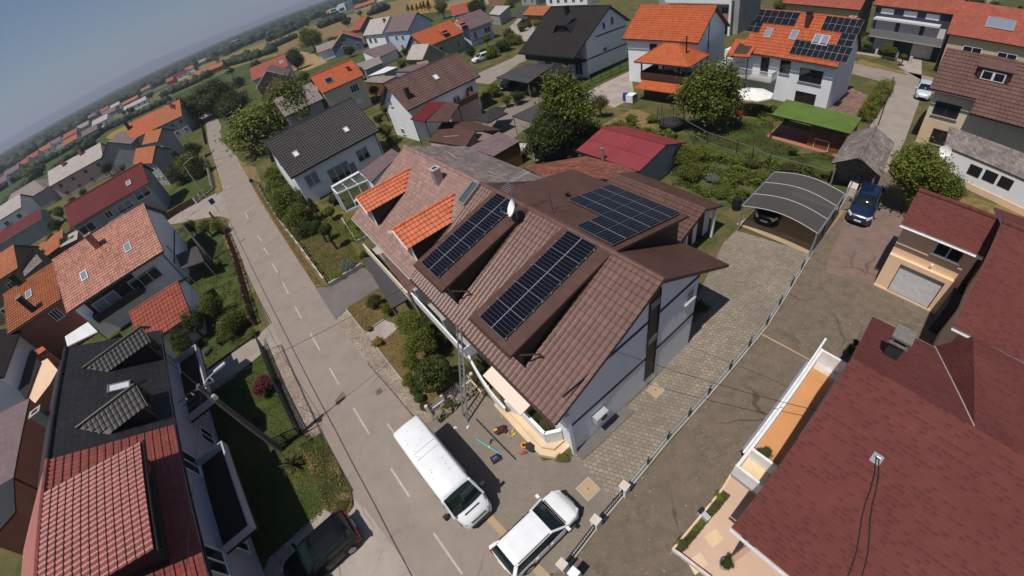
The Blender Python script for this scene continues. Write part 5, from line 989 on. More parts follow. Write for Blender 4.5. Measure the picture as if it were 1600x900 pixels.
vx,vd=rpix(mm,'f',(1370,717)); O,U,V,N=rframe(mm,'f',vx,vd); rv=empty('roof_hook','small pale metal lead-through plate on the maroon shingle roof','roof vent',tuple(mm.c+mm.u*O.x+mm.vv*O.y+Vector((0,0,O.z))),mm.a); mb=MB(); obox(mb,Vector(),U,V,N,-.17,.17,-.17,.17,.005,.02,'shutter_grey'); mb.build('plate',rv); mb=MB(); mb.tube([N*.02-U*.06-V*.05,N*.22-U*.05-V*.05,N*.24+U*.04-V*.05,N*.02+U*.07-V*.05],.025,'pale_metal',6); mb.build('hook',rv)
for i,dx in enumerate((-.04,.05)):
    mb=MB(); a=mm.c+mm.u*(O.x+dx)+mm.vv*O.y+Vector((0,0,O.z+.06)); x2,d2_=rpix(mm,'f',(1322+23*i,912)); o2,_,_,_=rframe(mm,'f',x2,d2_); b_=mm.c+mm.u*o2.x+mm.vv*o2.y+Vector((0,0,o2.z+.04)); mb.tube([a.lerp(b_,t/8)+mm.u*.05*math.sin(t*1.3) for t in range(9)],.016,'cable',5); o=mb.build('roof_cable'); tag(o,('left' if i==0 else 'right')+' of the two dark cables running down from the maroon roof plate','cable')
# balcony with the orange floor
X0,X1,Y0,Y1=-9.2,mm.x0-.003,-3.5,4.5
mb=MB(); mb.box(X0,X1,Y0,Y1,1.5,1.7,'concrete'); bo=mb.build('balcony',mm.root); mb=MB(); mb.box(X0+.12,X1,-2.3,3.9,1.703,1.712,'peach_floor'); mb.box(X0+.12,X1,3.9,Y1-.12,1.703,1.716,'stone_pale'); mb.box(X0+.12,X1,Y0+.12,-2.42,1.703,1.716,'cream_stone'); mb.build('floor',bo)
mb=MB(); mb.box(X0-.05,X0+.08,Y0,Y1,1.7,2.62,'white_trim'); mb.box(X0+.08,X1,Y1-.12,Y1,1.7,2.6,'white_trim'); mb.box(X0+.08,X1,Y0,Y0+.1,1.7,2.6,'white_trim'); mb.box(X0+.08,X1,-2.42,-2.3,1.7,2.55,'white_trim'); mb.build('parapet',bo)
mb=MB(); mb.box(X0-.32,X0-.06,Y0+1.2,Y1-.6,1.75,1.95,'shutter_grey'); mb.box(X0-.2,X0-.1,Y0+1.,Y1+1.3,2.0,2.06,'white_trim'); mb.build('planter_rail',bo)
mb=MB(); mb.box(mm.x0-.45,mm.x0-.32,-.6,3.6,2.6,2.7,'white_trim'); mb.box(mm.x0-.06,mm.x0-.004,-.6,3.4,1.8,3.4,'glass'); mb.build('window_band',bo)
for y in (-6.0,): pass
for i,x in enumerate((-7.2,-3.4,.6)):
    mb=MB(); mb.box(x,x+.22,-6.0,-5.78,0,4.1,'peach_pale'); mb.build('porch_column',mm.root)
for s_ in (-5.5,-2.): window(mm,'f',(s_,1.5),1.6,1.3,px=False)
# ================================================================ LEFT SIDE
bd=[-24.528,9.656,-1.002,22.003]; u=Vector((math.cos(bd[2]),math.sin(bd[2]),0)); cB=Vector((bd[0],bd[1],0))-u*5.5; cR=Vector((bd[0],bd[1],0))+u*6.5
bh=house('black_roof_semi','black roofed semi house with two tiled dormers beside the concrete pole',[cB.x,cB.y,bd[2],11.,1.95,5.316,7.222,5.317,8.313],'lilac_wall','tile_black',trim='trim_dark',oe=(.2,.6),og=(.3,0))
gdormer(bh,-2.4,7.68,1.,5.6,1.05,.75,'tile_black',side='trim_dark',sy=1,fr='tile_black'); gdormer(bh,3.55,7.7,1.,5.0,1.25,.8,'tile_black',side='trim_dark',sy=1,fr='tile_black')
skylight(bh,'b',(186,606),.8,1.3,pane='white_frame'); chimney(bh,'f',(73,655),.55,.7,.8,'grey_metal','concrete')
for s in (-3.6,): window(bh,'b',(s,3.7),1.6,1.6,shut=1.,px=False)
for s in (-3.5,0,3): window(bh,'b',(s,1.3),1.3,1.3,px=False)
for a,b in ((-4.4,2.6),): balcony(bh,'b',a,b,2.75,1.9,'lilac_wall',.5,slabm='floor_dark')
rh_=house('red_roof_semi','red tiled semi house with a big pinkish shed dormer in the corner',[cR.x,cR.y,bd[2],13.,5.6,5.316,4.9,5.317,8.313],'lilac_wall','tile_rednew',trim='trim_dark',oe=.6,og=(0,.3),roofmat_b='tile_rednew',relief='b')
rh_.wall
sl2=lambda y: 8.313-(8.313-5.317)*y/5.316 if y>0 else 8.313-(8.313-4.9)*(-y)/5.6
dd=bpy.data.objects.new('dormer',None); COL.objects.link(dd); dd.parent=rh_.root; mb=MB(); O=Vector((-4.2,.12,8.36)); V=Vector((0,4.65,-1.05)); slab(mb,O,(1,0,0),V,6.3,V.length,.16,'tile_rednew','trim_dark'); N=Vector((1,0,0)).cross(V.normalized()); N=N if N.z>0 else -N; tile_sheet(mb,O+N*.012,(1,0,0),V,6.3,V.length,'tile_rednew'); mb.build('roof',dd)
mb=MB(); mb.box(-4.0,1.9,.3,4.3,5.9,7.1,'trim_dark'); mb.hexa([Vector(p) for p in ((-4,.3,7.1),(1.9,.3,7.1),(1.9,4.3,7.1),(-4,4.3,7.1),(-4,.3,8.1),(1.9,.3,8.1),(1.9,4.3,7.22),(-4,4.3,7.22))],'trim_dark'); mb.build('cheek',dd); mb=MB(); mb.box(-3.4,1.3,4.31,4.36,6.3,7.0,'glass'); mb.build('window',dd)
mb=MB(); mb.tube([(-4.3,4.85,7.2),(2.2,4.85,7.2)],.06,'trim_dark',6); mb.build('gutter',dd)
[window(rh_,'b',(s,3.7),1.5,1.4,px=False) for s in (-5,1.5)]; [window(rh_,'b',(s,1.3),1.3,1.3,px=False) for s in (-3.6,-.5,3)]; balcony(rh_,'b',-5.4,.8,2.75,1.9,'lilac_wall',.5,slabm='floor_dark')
mb=MB(); O=Vector((-6.5,-.05,8.33)); V=Vector((0,-5.6,-3.41)); slab(mb,O+Vector((0,0,.03)),(1,0,0),V,13.,V.length,.06,'sheet_pink','trim_dark'); mb.build('rear_sheet_roof',rh_.root)
pk=house('pink_tile_house','white house with weathered pink tiled roof and brick chimney left of the street',[-42.53,39.41,.5,11.7,6.83,6.83,4.94,4.94,8.57],'white_wall','tile_pink',trim='trim_dark',relief='f',cwrh=(.30,.36),oe=.9)
chimney(pk,'f',(153,385),.6,.6,1.6,'brick_pink_wall','concrete'); skylight(pk,'f',(200,387),.8,1.2); skylight(pk,'f',(132,431),.8,1.2)
window(pk,'f',(227,435),3.4,1.5,n=3,shut=.2); window(pk,'1',(263,388),.6,.9,n=1); mb=MB(); wbox(mb,pk,'1',-5.4,5.6,2.6,2.8,.003,.04,'trim_blue'); mb.build('floor_band',pk.root); mb=MB(); wbox(mb,pk,'f',-4.3,1.5,2.3,4.5,.003,.03,'trim_dark'); mb.build('loggia',pk.root); window(pk,'f',(168,472),2.8,1.5,n=2,shut=.8); balcony(pk,'f',-4.3,1.5,2.3,1.2,'trim_dark',.9); downpipe(pk,pk.x1-.1,pk.yf-.06,4.9,'trim_dark')
pko=house('brick_red_house','brick red walled semi house with dull orange tiled roof at the left edge',[-51.97,36.0,.46,6.99,5.15,5.15,5.6,5.6,8.01],'brick_pink_wall','tile_orange_dull',trim='trim_brown',relief='f',cwrh=(.30,.36))
chimney(pko,'f',(53,485),.5,.5,2.,'trim_dark','concrete'); skylight(pko,'f',(46,460),.8,1.1); window(pko,'f',(88,491),1.1,1.3,fr='white_frame',n=3); chimney(pko,'b',(32,444),.5,.5,1.3,'trim_dark','trim_dark')
p0=G((205,498),2.9)
shed_roof('metal_canopy','bright white corrugated canopy beside the brick red house',[G((101,526),3.),G((137,503),3.),G((152,518),2.6),G((105,541),2.6)],'sheet_white','white_trim','white_trim',posts=(2,3),inset=.05)
pg=house('garage','low pitched red tiled garage in front of the white pink roofed house',[*(G((254,478),3.)).xy,.5,5.2,4.2,3.6,2.6,2.7,4.2],'white_wall','tile_red',trim='trim_dark',relief='f',cwrh=(.34,.5),oe=.4,og=.3)
shed_roof('shed_roof','dark brown flat shed roof in the corner garden by the lamp pole',[G((274,399),2.6),G((307,384),2.6),G((319,408),2.4),G((284,420),2.4)],'felt_dark','trim_brown','trim_brown',posts=(0,1,2,3),inset=.05)
ml=house('long_maroon_house','long house with smooth maroon metal roof beside the side street',[-61.73,64.82,.44,14.82,4.27,4.27,5.6,5.6,8.32],'grey_wall','sheet_maroon',trim='trim_dark')
skylight(ml,'f',(201,286),.8,1.); window(ml,'f',(222,302),2.6,1.6,shut=.6); window(ml,'f',(195,322),2.8,1.5,shut=.8); window(ml,'f',(137,357),2.6,1.5); window(ml,'f',(170,335),1.2,1.2)
mb=MB(); wbox(mb,ml,'f',-2.,1.2,2.5,3.4,.9,1.,'pale_metal'); mb.build('balcony',ml.root)
# ================================================================ HOUSES FURTHER OFF
def fh(name,label,q,wall,roof,wins=(),trim='trim_brown',**k):
    k.setdefault('th',.2); k.setdefault('ridge',False); k.setdefault('gutter',False)
    h=house(name,label,q,wall,roof,trim=trim,**k)
    for side,s,z,w,hh in wins: window(h,side,(s,z),w,hh,px=False,sill=False)
    return h
def rowwins(L,side='f',zs=(1.5,4.2),n=3,w=1.3,hh=1.3): return [(side,-L/2+L*(i+.5)/n,z,w,hh) for i in range(n) for z in zs]
h=fh('long_grey_house','long pale grey brown roofed house with two dark chimneys far left',[-117.26,121.04,.31,19.11,5.11,5.11,5.6,5.6,9.01],'pink_wall','tile_grey_pale',rowwins(18,n=4)); chimney(h,'f',(127,241),.9,.9,2.2,'brick_pink_wall','trim_dark'); chimney(h,'f',(100,258),.9,.9,1.8,'brick_pink_wall','concrete')
fh('grey_wing','mauve grey roofed wing at the right end of the long grey house',[-103.,124.5,.31+1.57,13.,5.2,5.2,5.4,5.4,8.8],'grey_wall','tile_grey_lt')
h=fh('orange_house','bright orange roofed house in the distance joined to a brown roof',[-96.6,131.5,.18,10.5,5.36,5.36,5.6,5.6,9.76],'cream_wall','tile_orange',rowwins(10)); chimney(h,'f',(202,201),.8,.8,2.,'trim_dark','trim_dark')
h=fh('brown_house','brown orange roofed half right of the bright orange distant house',[-87.2,133.2,.18,9.,5.36,5.36,5.6,5.6,9.7],'grey_wall','tile_orange_dull',rowwins(9)); chimney(h,'f',(269,168),.8,.8,1.8,'brick_pink_wall','white_trim')
fh('orange_front_wing','orange brown roofed wing in front of the distant orange house',[-76.79,106.19,-.61,11.5,2.9,2.55,5.6,6.0,7.76],'grey_wall','tile_orange_dull',rowwins(10))
fh('dull_brown_wing','dull brown roofed low house just above the long maroon roof',[-65.06,84.25,-.64,13.,2.6,2.2,5.6,6.0,8.0],'grey_wall','tile_orange_dull',rowwins(12,n=4))
fh('maroon_strip_house','narrow maroon sheet roof with a white edge at the left border',[-112.,83.5,.4,19.,2.99,2.99,4.,4.,5.68],'grey_wall','sheet_maroon',trim='white_trim')
fh('orange_edge_house','orange roofed house with olive gable wall at the left border',[-76.2,50.2,.41,10.,3.85,5.,6.,5.4,8.5],'olive_wall','tile_orange_dull',rowwins(8,n=2),oe=.3,og=.2)
wq=G((72,410),2.5); shed_roof('olive_building','olive grey flat sheet roof beside the orange edge house',[G((25,382),6.2),G((48,385),6.0),G((66,408),5.),G((38,432),5.)],'felt_dark' if 0 else 'tile_greyold','trim_brown','trim_brown',wall='olive_wall',inset=.02)
shed_roof('shed','small orange tiled garden shed roof behind the pink tiled house',[G((56,386),3.),G((98,357),3.6),G((98,381),2.7),G((68,404),2.5)],'tile_orange_dull','trim_brown','trim_brown',wall='brown_wall',inset=.08)
shed_roof('shed','pale pinkish flat shed roof between orange shed and pink ridge',[G((93,387),3.),G((107,366),3.2),G((122,359),3.2),G((120,374),2.7)],'tile_grey_pale','trim_brown','trim_brown',wall='olive_wall',inset=.08)
q=G((47,305),5.); hiproof('decayed_house','brown grey hipped old roof with rubble along its ridge far left',q.x,q.y,.38,17.,13.,5.,8.2,'tile_grey_lt',wall='grey_wall',rl=9.,cat='house')
q=G((12,333),6.); fh('white_edge_house','pale white house with light roof cut by the left border',[q.x,q.y,.45,13.,5.,5.,6.,6.,8.6],'white_wall','tile_grey_pale',rowwins(12))
shed_roof('shed','small red brown roof below the pale house at the left border',[G((-6,349),4.),G((16,349),4.),G((13,354),3.4),G((-6,368),3.4)],'tile_orange_dull','trim_brown','trim_brown',wall='brown_wall',inset=.05)
h=fh('orange_skylight_house','orange tiled house with double roof window beyond the dark grey roof',[-21.31,83.18,.49,8.62,3.79,3.79,6.02,6.02,8.93],'cream_wall','tile_orange',[],ridge=True); skylight(h,'f',(514,126),1.4,1.3,pane='glass'); window(h,'f',(554,138),1.6,1.4,n=3); door(h,'f',(526,151),1.6,2.2) ; window(h,'f',(562,158),1.3,1.,pane='white_frame'); chimney(h,'f',(545,110),.5,.5,.6,'brick_pink_wall','trim_dark')
fh('grey_roof_annex','flat grey tiled annex roof left of the orange skylight house',[-28.4,78.8,.49,7.6,3.6,3.6,5.2,5.2,8.0],'grey_wall','tile_grey_lt')
h=fh('red_roof_house','orange red roofed house behind the big round street tree',[-56.59,147.67,.14,12.56,4.42,4.42,5.6,5.6,9.05],'cream_wall','tile_red',rowwins(11)); skylight(h,'f',(440,97),1.2,1.2)
fh('maroon_gable_house','brown gabled house with white verge boards facing the street tree',[-52.9,136.5,-1.35,13.,5.2,5.2,4.6,4.6,8.2],'brown_wall','tile_mauve',[('1',-1.5,4.4,1.5,1.5),('1',1.5,5.6,1.,1.5)],trim='white_trim')
fh('blue_grey_house','blue grey gabled house with orange roof and small balconies in the distance',[-35.28,175.68,-1.42,12.,6.19,6.19,3.77,3.77,7.84],'bluegrey_wall','tile_orange',[('1',-.6,5.2,1.8,1.8),('1',-1.4,2.2,1.6,2.),('1',3.6,2.,1.5,1.3),('1',-4.2,3.6,1.3,1.2)],trim='white_trim')
fh('grey_wing','small brown grey roofed wing left of the blue grey house',[-43.5,177,.15,8.,3.6,3.6,3.6,3.6,5.8],'white_wall','tile_grey_lt')
fh('red_ivy_house','red roofed house with a dark ivy covered gable in the distance',[-29.4,197.69,-1.03,9.83,5.2,4.61,5.2,5.6,9.04],'olive_wall','tile_red',[])
h=fh('grey_roof_semi','pale grey roofed half of the white house beyond the blue house',[-17.2,149.5,-1.02,15.,4.6,4.2,6.,6.2,9.9],'white_wall','tile_grey_pale',[('f',-4,4,2,1.6),('f',0,4,2,1.6)],og=(.4,0)); chimney(h,'f',(609,18),.7,.7,1.,'brick_pink_wall','trim_dark')
h=fh('mauve_roof_semi','mauve brown roofed half of the white house with big pale gable',[-8.3,135.4,-1.02,14.4,4.6,4.4,6.2,6.3,9.9],'pale_blue_wall','tile_mauve',[('f',-2,4.2,1.5,1.4),('f',2,4.2,1.5,1.4),('f',0,1.6,1.4,1.4),('f',4,1.6,1.4,1.4)],og=(0,.4))
h=fh('orange_dormer_house','orange tiled green walled house with two dark dormer slots',[-1.7,109.1,.62,12.2,4.19,4.19,4.31,4.31,7.41],'green_wall','tile_orange',[('f',-2,2.4,2.4,1.4),('f',4,2.2,1.2,1.9)],og=(.5,0))
for px in ((697,55),(725,43)):
    x,d=rpix(h,'f',px); O,U,V,N=rframe(h,'f',x,d); mb=MB(); mb.face([O+U*-.8+V*.8+N*.03,O+U*.8+V*.8+N*.03,O+U*.8-V*.3+Vector((0,0,.9)),O-U*.8-V*.3+Vector((0,0,.9))],'trim_dark'); mb.face([O+U*-.95+V*.5+Vector((0,0,.75)),O+U*.95+V*.5+Vector((0,0,.75)),O+U*.95-V*2.6+N*.05,O+U*-.95-V*2.6+N*.05],'tile_orange'); mb.build('dormer',h.roof)
h=fh('mauve_roof_house','mauve roofed pale blue half with dark window right of the orange dormers',[8.3,116.3,.62,8.4,4.19,4.19,4.31,4.31,7.41],'pale_blue_wall','tile_mauve',[('f',1.8,2.6,2.2,1.5),('f',-2.5,2.4,1.,1.8)],og=(0,.5)); mb=MB(); wbox(mb,h,'f',-3.8,3.9,3.55,3.7,.003,.04,'trim_blue'); wbox(mb,h,'f',-3.8,3.9,1.2,1.35,.003,.04,'trim_blue'); mb.build('floor_band',h.root)
q=G((668,82),3.); fh('lean_house','small pale green gable house with white ribs before the orange dormers',[q.x-1,q.y,-.95,7.,3.,3.,2.6,2.6,5.2],'green_wall','tile_grey_pale',trim='white_trim')
fh('small_red_house','small orange red roofed house with a chimney left of the dark tree',[7.37,139.14,-.02,5.05,3.48,3.48,5.6,5.6,8.15],'cream_wall','tile_red',[])
fh('brown_low_house','low brown tiled roof at the top behind the black roof house',[27.54,118.87,-1.21,10.03,3.1,3.1,3.,3.,4.72],'brown_wall','tile_orange_dull',[])
shed_roof('shed','weathered pale grey shed roof near the top left of the black roof',[G((764,22),3.),G((775,9),4.),G((797,9),4.),G((780,24),3.)],'tile_grey_pale','trim_brown','trim_brown',wall='grey_wall',inset=.06)
q=G((785,12),0); h=fh('brick_house','brown brick house with tall windows cut by the top border',[q.x+3,q.y+9,-1.1,13.,4.6,4.6,6.,6.,9.],'brown_wall','tile_red',[('f',-1,3.9,1.,2.2),('f',1,3.9,1.,2.2),('f',-1,1.2,1.,1.5)])
q=G((900,12),0); fh('white_block','white house with dark windows cut by the top border behind the black roof',[q.x+3,q.y+11,-1.0,18.,4.6,4.6,6.2,6.2,9.],'white_wall','tile_orange',rowwins(16,n=5))
q=G((862,8),0); fh('grey_house','small grey and white house beyond the brown low roof',[q.x-2,q.y+14,-1.1,9.,4.,4.,5.,5.,8.],'grey_wall','tile_mauve',rowwins(8,n=2))
shed_roof('parking','dark pergola roof behind the weathered grey shed',[G((800,26),2.6),G((815,12),2.6),G((840,12),2.6),G((822,30),2.6)],'felt_dark','trim_dark','trim_dark',posts=(0,1,2,3),inset=.05)
h=fh('grey_apartment','tall pale grey house with balconies behind the plain orange roof',[53.5,81.5,-1.0,17.,6.,6.,9.,9.,11.5],'grey_wall','tile_mauve',rowwins(15,n=4,zs=(1.4,4.2,7.)),oe=.3,og=.2)
balcony(h,'f',-6,7,2.8,1.6,'brick_pink_wall',1.); balcony(h,'f',-6,7,5.6,1.6,'white_trim',1.); mb=MB(); [wbox(mb,h,'f',a,a+.4,0,8.6,1.2,1.6,'white_trim') for a in (7.,)]; mb.build('pillar',h.root)
h=fh('top_orange_house','orange red roofed house with brown wall above the solar panel house',[64.6,62.,-1.08,12.5,5.2,5.2,5.9,5.9,9.2],'yellow_wall','tile_red',[],ridge=True,oe=.9)
h=fh('dark_blue_house','dark blue house with white garage doors and orange roof at the top',[72.,50.6,-1.08,11.5,5.8,5.8,6.8,6.8,10.],'darkblue_wall','tile_red',[],oe=.5)
for s in (-3.6,-.4,2.6):
    mb=MB(); wbox(mb,h,'f',s-.9,s+.9,5.6,6.4,.003,.05,'shutter_pale'); mb.build('window',h.root)
for i,s in enumerate((-3.4,0,3.4)):
    mb=MB(); wbox(mb,h,'f',s-1.4,s+1.4,2.8,4.6,.003,.06,'shutter_pale'); mb.build('shutter',h.root)
balcony(h,'f',-5,5,2.6,1.8,'grey_metal',1.); mb=MB(); wbox(mb,h,'f',-5,4,4.9,5.15,.003,1.6,'shutter_pale'); mb.build('awning',h.root)
for s in (-3,2.5): mb=MB(); wbox(mb,h,'f',s-1.4,s+1.4,.1,2.1,.003,.06,'shutter_pale'); mb.build('garage_door',h.root)
h=fh('orange_right_house','plain orange roofed cream house with solar heater at the right top',[71.2,35.6,-1.05,15.,5.,5.,5.58,5.58,9.0],'yellow_wall','tile_red',[('f',-4,3.6,2.2,1.6),('f',0,3.6,2.2,1.6),('f',4,3.6,2.2,1.6)]); x,d=rpix(h,'f',(1563,38)); skylight(h,'f',(1563,38),3.2,1.8,pane='glass_sky'); 
fh('gable_porch_house','small dull red gabled house left of the plain orange roof',[78.06,45.62,-2.55,6.79,2.6,2.6,3.,3.,4.6],'olive_wall','tile_red',[('1',.3,2.,1.,1.4)],og=.6)
q=G((1590,30),0); fh('far_orange_house','bright orange roof glimpsed between dark conifers at the top right',[q.x+2,q.y+14,-1.05,14.,5.,5.,5.,5.,9.],'yellow_wall','tile_orange',[])
# small far houses on the plain: (px, z of eaves, L, W, ridge angle, walls, roof, label)
for px,L,W,a,wl,rf,lb in (
 ((60,251),12,9,.25,'cream_wall','tile_red','orange red roofed house standing alone on the far green slope'),
 ((29,274),14,10,.3,'pink_wall','tile_mauve','house with mauve roof nearest the left border on the far slope'),
 ((78,239),12,8,.35,'white_wall','tile_orange_dull','brown roofed white house above the long pale grey roof'),
 ((93,229),15,9,.2,'white_wall','tile_mauve','far white house with grey mauve roof and pale gable'),
 ((118,216),16,9,.1,'grey_wall','tile_red','far house with salmon red roof and dark wall below'),
 ((107,206),9,7,.2,'yellow_wall','tile_grey_pale','tiny cream far house beside green trees'),
 ((137,203),14,10,.2,'grey_wall','tile_grey_lt','far grey roofed house left of the pale block'),
 ((165,196),15,10,.15,'white_wall','tile_grey_pale','far pale white block with light grey roof by the green strip'),
 ((178,181),16,10,.1,'grey_wall','tile_mauve','far grey house with mauve roof above the pale block'),
 ((168,176),13,8,.2,'white_wall','tile_red','far house with red roof behind the mauve roofs'),
 ((150,185),15,9,.2,'brown_wall','tile_mauve','far brown house row behind the grey block'),
 ((128,196),14,9,.2,'brown_wall','tile_grey_lt','far brown house row end near the woodland'),
 ((206,153),34,12,.1,'white_wall','tile_grey_lt','long low grey hall on the plain below the woodland'),
 ((209,162),20,10,.1,'brown_wall','tile_orange_dull','dark red low hall in front of the long grey hall'),
 ((217,169),22,5,.1,'white_wall','tile_grey_pale','long white low shed beside the round pale tree'),
 ((250,126),36,12,.1,'white_wall','tile_grey_pale','long white and grey hall right under the far woodland'),
 ((271,112),20,12,.1,'grey_wall','tile_grey_lt','far grey building with white frames near the poplars'),
 ((287,122),18,12,.12,'white_wall','sheet_maroon','white house with maroon roof and dark windows on the plain'),
 ((271,131),9,11,.12,'brick_pink_wall','tile_red','brick red half joined to the white maroon roofed house'),
 ((318,101),18,10,.1,'brown_wall','tile_grey_lt','far light brown house behind silvery trees'),
 ((331,117),26,9,.1,'brown_wall','tile_orange_dull','long low brown roof at the edge of the tan field'),
 ((405,58),30,14,.05,'grey_wall','tile_mauve','low dark grey hall right of the modern block'),
 ((418,55),14,12,.05,'cream_wall','tile_red','peach house with red roof at the tan field corner'),
 ((437,44),16,10,.0,'white_wall','tile_red','small red roofed house among dark trees on the plain'),
 ((469,33),40,16,-.05,'grey_wall','tile_grey_pale','long pinkish grey hall beside the far conifers'),
 ((496,27),26,12,-.05,'grey_wall','tile_grey_lt','grey hall left of the modern white villa'),
 ((560,6),20,14,-.1,'grey_wall','tile_grey_lt','grey house near the top edge right of the white villa'),
 ((573,13),22,14,-.1,'cream_wall','tile_orange_dull','house with brown red hip roof behind bushes near the top edge'),
 ((592,2),20,14,-.1,'white_wall','tile_mauve','pale house cut by the top edge at the tan field'),
 ((715,2),22,14,-.4,'grey_wall','tile_mauve','grey house with windows cut by the top edge left of the dark tree'),
 ((770,4),12,9,-.5,'cream_wall','tile_red','cream gabled house cut by the top edge above the grey shed')):
    p=G(px,0); h=fh('far_house',lb,[p.x,p.y,a,L,W/2,W/2,4.2 if L<20 else 3.6,4.2 if L<20 else 3.6,7.2 if L<20 else 6.],wl,rf,[],group='houses out on the plain')
    for i in range(max(2,L//5)): window(h,'f',(-L/2+L*(i+.5)/max(2,L//5),2.4),1.6,1.6,px=False,sill=False,n=1)
def block(name,label,px,a,parts):
    p=G(px,0); r=empty(name,label,'building',tuple(p),a)
    for nm,x0,x1,y0,y1,z0,z1,m,t in parts: mb=MB(); mb.box(x0,x1,y0,y1,z0,z1,m,top=t); mb.build(nm,r)
block('modern_block','modern flat roofed cream and blue block standing at the tan field',(370,76),.05,[('wall',-11,-3,-6,6,0,9,'cream_wall','tile_orange_dull'),('wall',-3,9,-5,7,0,11,'darkblue_wall','white_trim'),('tower',3,6,-5.6,-5,0,12,'white_wall','white_trim'),('tower',7,9.2,-5.6,6,0,11.5,'bluegrey_wall','white_trim'),('window',-2,2.5,-5.1,-5.0,1,3,'glass','glass'),('window',-2,2.5,-5.1,-5.0,5,7.4,'glass','glass'),('roof',-3,9.4,-5.8,7.2,11.5,12.,'white_trim','white_trim')])
block('white_villa','modern white flat roofed villa with black base out on the plain',(537,17),-.1,[('wall',-17,-4,-6,6,3,7,'white_wall','trim_dark'),('wall',-4,6,-7,6,0,9,'white_wall','white_wall'),('wall',6,16,-5,6,0,9,'bluegrey_wall','grey_wall'),('base',-30,-4,-6.5,5,0,3,'trim_dark','trim_dark'),('window',-3,4,-7.1,-7,1,4.4,'glass','glass'),('window',-15,-7,-6.1,-6,3.8,6,'glass','glass')])
shed_roof('long_garage','long brown grey garage roof below the blue grey house',[G((565,80),3.2),G((612,66),3.2),G((620,77),2.6),G((590,91),2.6)],'tile_mauve','trim_dark','trim_dark',wall='white_wall',inset=.04)
shed_roof('garage','grey brown garage roof with dark windows left of the white flat roof',[G((556,100),3.1),G((592,88),3.1),G((598,98),2.6),G((570,110),2.6)],'tile_grey_lt','trim_dark','trim_dark',wall='grey_wall',inset=.04)
shed_roof('flat_roof_shed','white flat roofed shed between the low grey garages',[G((574,119),2.7),G((605,104),2.7),G((621,105),2.7),G((600,114),2.7)],'sheet_white','grey_metal','grey_metal',wall='grey_wall',inset=.04)
shed_roof('shed','dark shed roof beside the brown tiled house and the white flat roof',[G((568,128),2.8),G((582,120),2.8),G((622,118),2.8),G((598,130),2.8)],'tile_grey_lt','trim_dark','trim_dark',wall='wood_brown',inset=.04)
shed_roof('shed','mauve low shed roof behind the ridge of the brown tiled house',[G((617,112),2.9),G((640,103),2.9),G((670,98),2.7),G((650,112),2.6)],'tile_mauve','trim_dark','trim_dark',wall='grey_wall',inset=.04)
shed_roof('shed','small pinkish shed roof by the pale green gable house',[G((650,98),2.8),G((668,94),2.8),G((672,102),2.5),G((656,106),2.5)],'tile_pinkold','trim_dark','trim_dark',wall='grey_wall',inset=.04)
for px,L,W,a,wl,rf,lb in (((150,214),12,9,.3,'grey_wall','tile_mauve','far house with mauve roof right behind the long green strip'),((120,228),11,8,.3,'white_wall','tile_orange_dull','far white house between green strips above the pale grey roof'),((45,262),12,9,.3,'cream_wall','tile_red','far cream house with red roof left of the tall green tree'),((12,292),12,8,.3,'white_wall','tile_mauve','far white house above the green vineyard at the left border'),((95,214),11,8,.2,'brown_wall','tile_mauve','far brown house behind the salmon red roof'),((185,170),13,8,.15,'white_wall','tile_grey_pale','far white house behind the white low shed'),((232,143),15,9,.1,'grey_wall','tile_orange_dull','far house with brown roof between hall and poplars'),((300,112),12,9,.1,'white_wall','tile_orange_dull','far white house with brown roof by the silvery trees'),((430,50),12,9,0,'grey_wall','tile_grey_lt','far grey roof between the peach house and the small red roof'),((520,22),14,10,-.1,'white_wall','tile_orange_dull','far white house with brown roof left of the modern villa'),((350,80),16,9,.05,'grey_wall','tile_red','far grey house with red roof left of the modern block')):
    p=G(px,0); h=fh('far_house',lb,[p.x,p.y,a,L,W/2,W/2,4.2,4.2,7.],wl,rf,[],group='houses out on the plain')
    for i in range(2): window(h,'f',(-L/4+L*i/2,2.4),1.6,1.6,px=False,sill=False,n=1)
# roofs and walls in the bottom left corner
shed_roof('mauve_roof_shed','mauve brown sheet roof left of the black roofed house',[G((-30,660),4.5),G((46,622),5.),G((21,746),4.2),G((-30,775),4.2)],'tile_mauve','trim_dark','trim_dark',wall='brick_pink_wall',inset=.03)
shed_roof('dark_roof_shed','dark grey sheet roof with white scuffs at the left border',[G((-20,768),4.2),G((21,747),4.2),G((24,800),4.),G((-20,850),4.)],'sheet_black','trim_dark','trim_dark',wall='brick_pink_wall',inset=.03)
q=G((2,575),5.); fh('pale_wall_house','pale grey rendered house wall at the left border above the mauve roof',[q.x-4,q.y+.5,-1.0,10.,4.,4.,5.,5.,7.2],'white_wall','shingle_black')
mb=MB(); P=[G(p,2.8) for p in ((62,566),(74,560),(90,578),(78,600),(55,630),(45,622))]; mb.prism([(p.x,p.y) for p in P],0,2.8,'brick_pink_wall',top='peach_pale'); tag(mb.build('roof_terrace'),'peach floored roof terrace behind the black roofed house','terrace')
shed_roof('terrace_wall_roof','small orange tiled box roof beside the peach roof terrace',[G((55,547),3.4),G((66,541),3.4),G((72,546),3.2),G((60,554),3.2)],'tile_orange','trim_dark','trim_dark',wall='brick_pink_wall',inset=.05)
shed_roof('dark_flat_roof','long blackish flat roof strip between the terrace and the pale wall',[G((50,545),3.),G((62,566),3.),G((40,625),3.),G((22,600),3.)],'sheet_black','trim_dark','trim_dark',wall='brick_pink_wall',inset=.03)
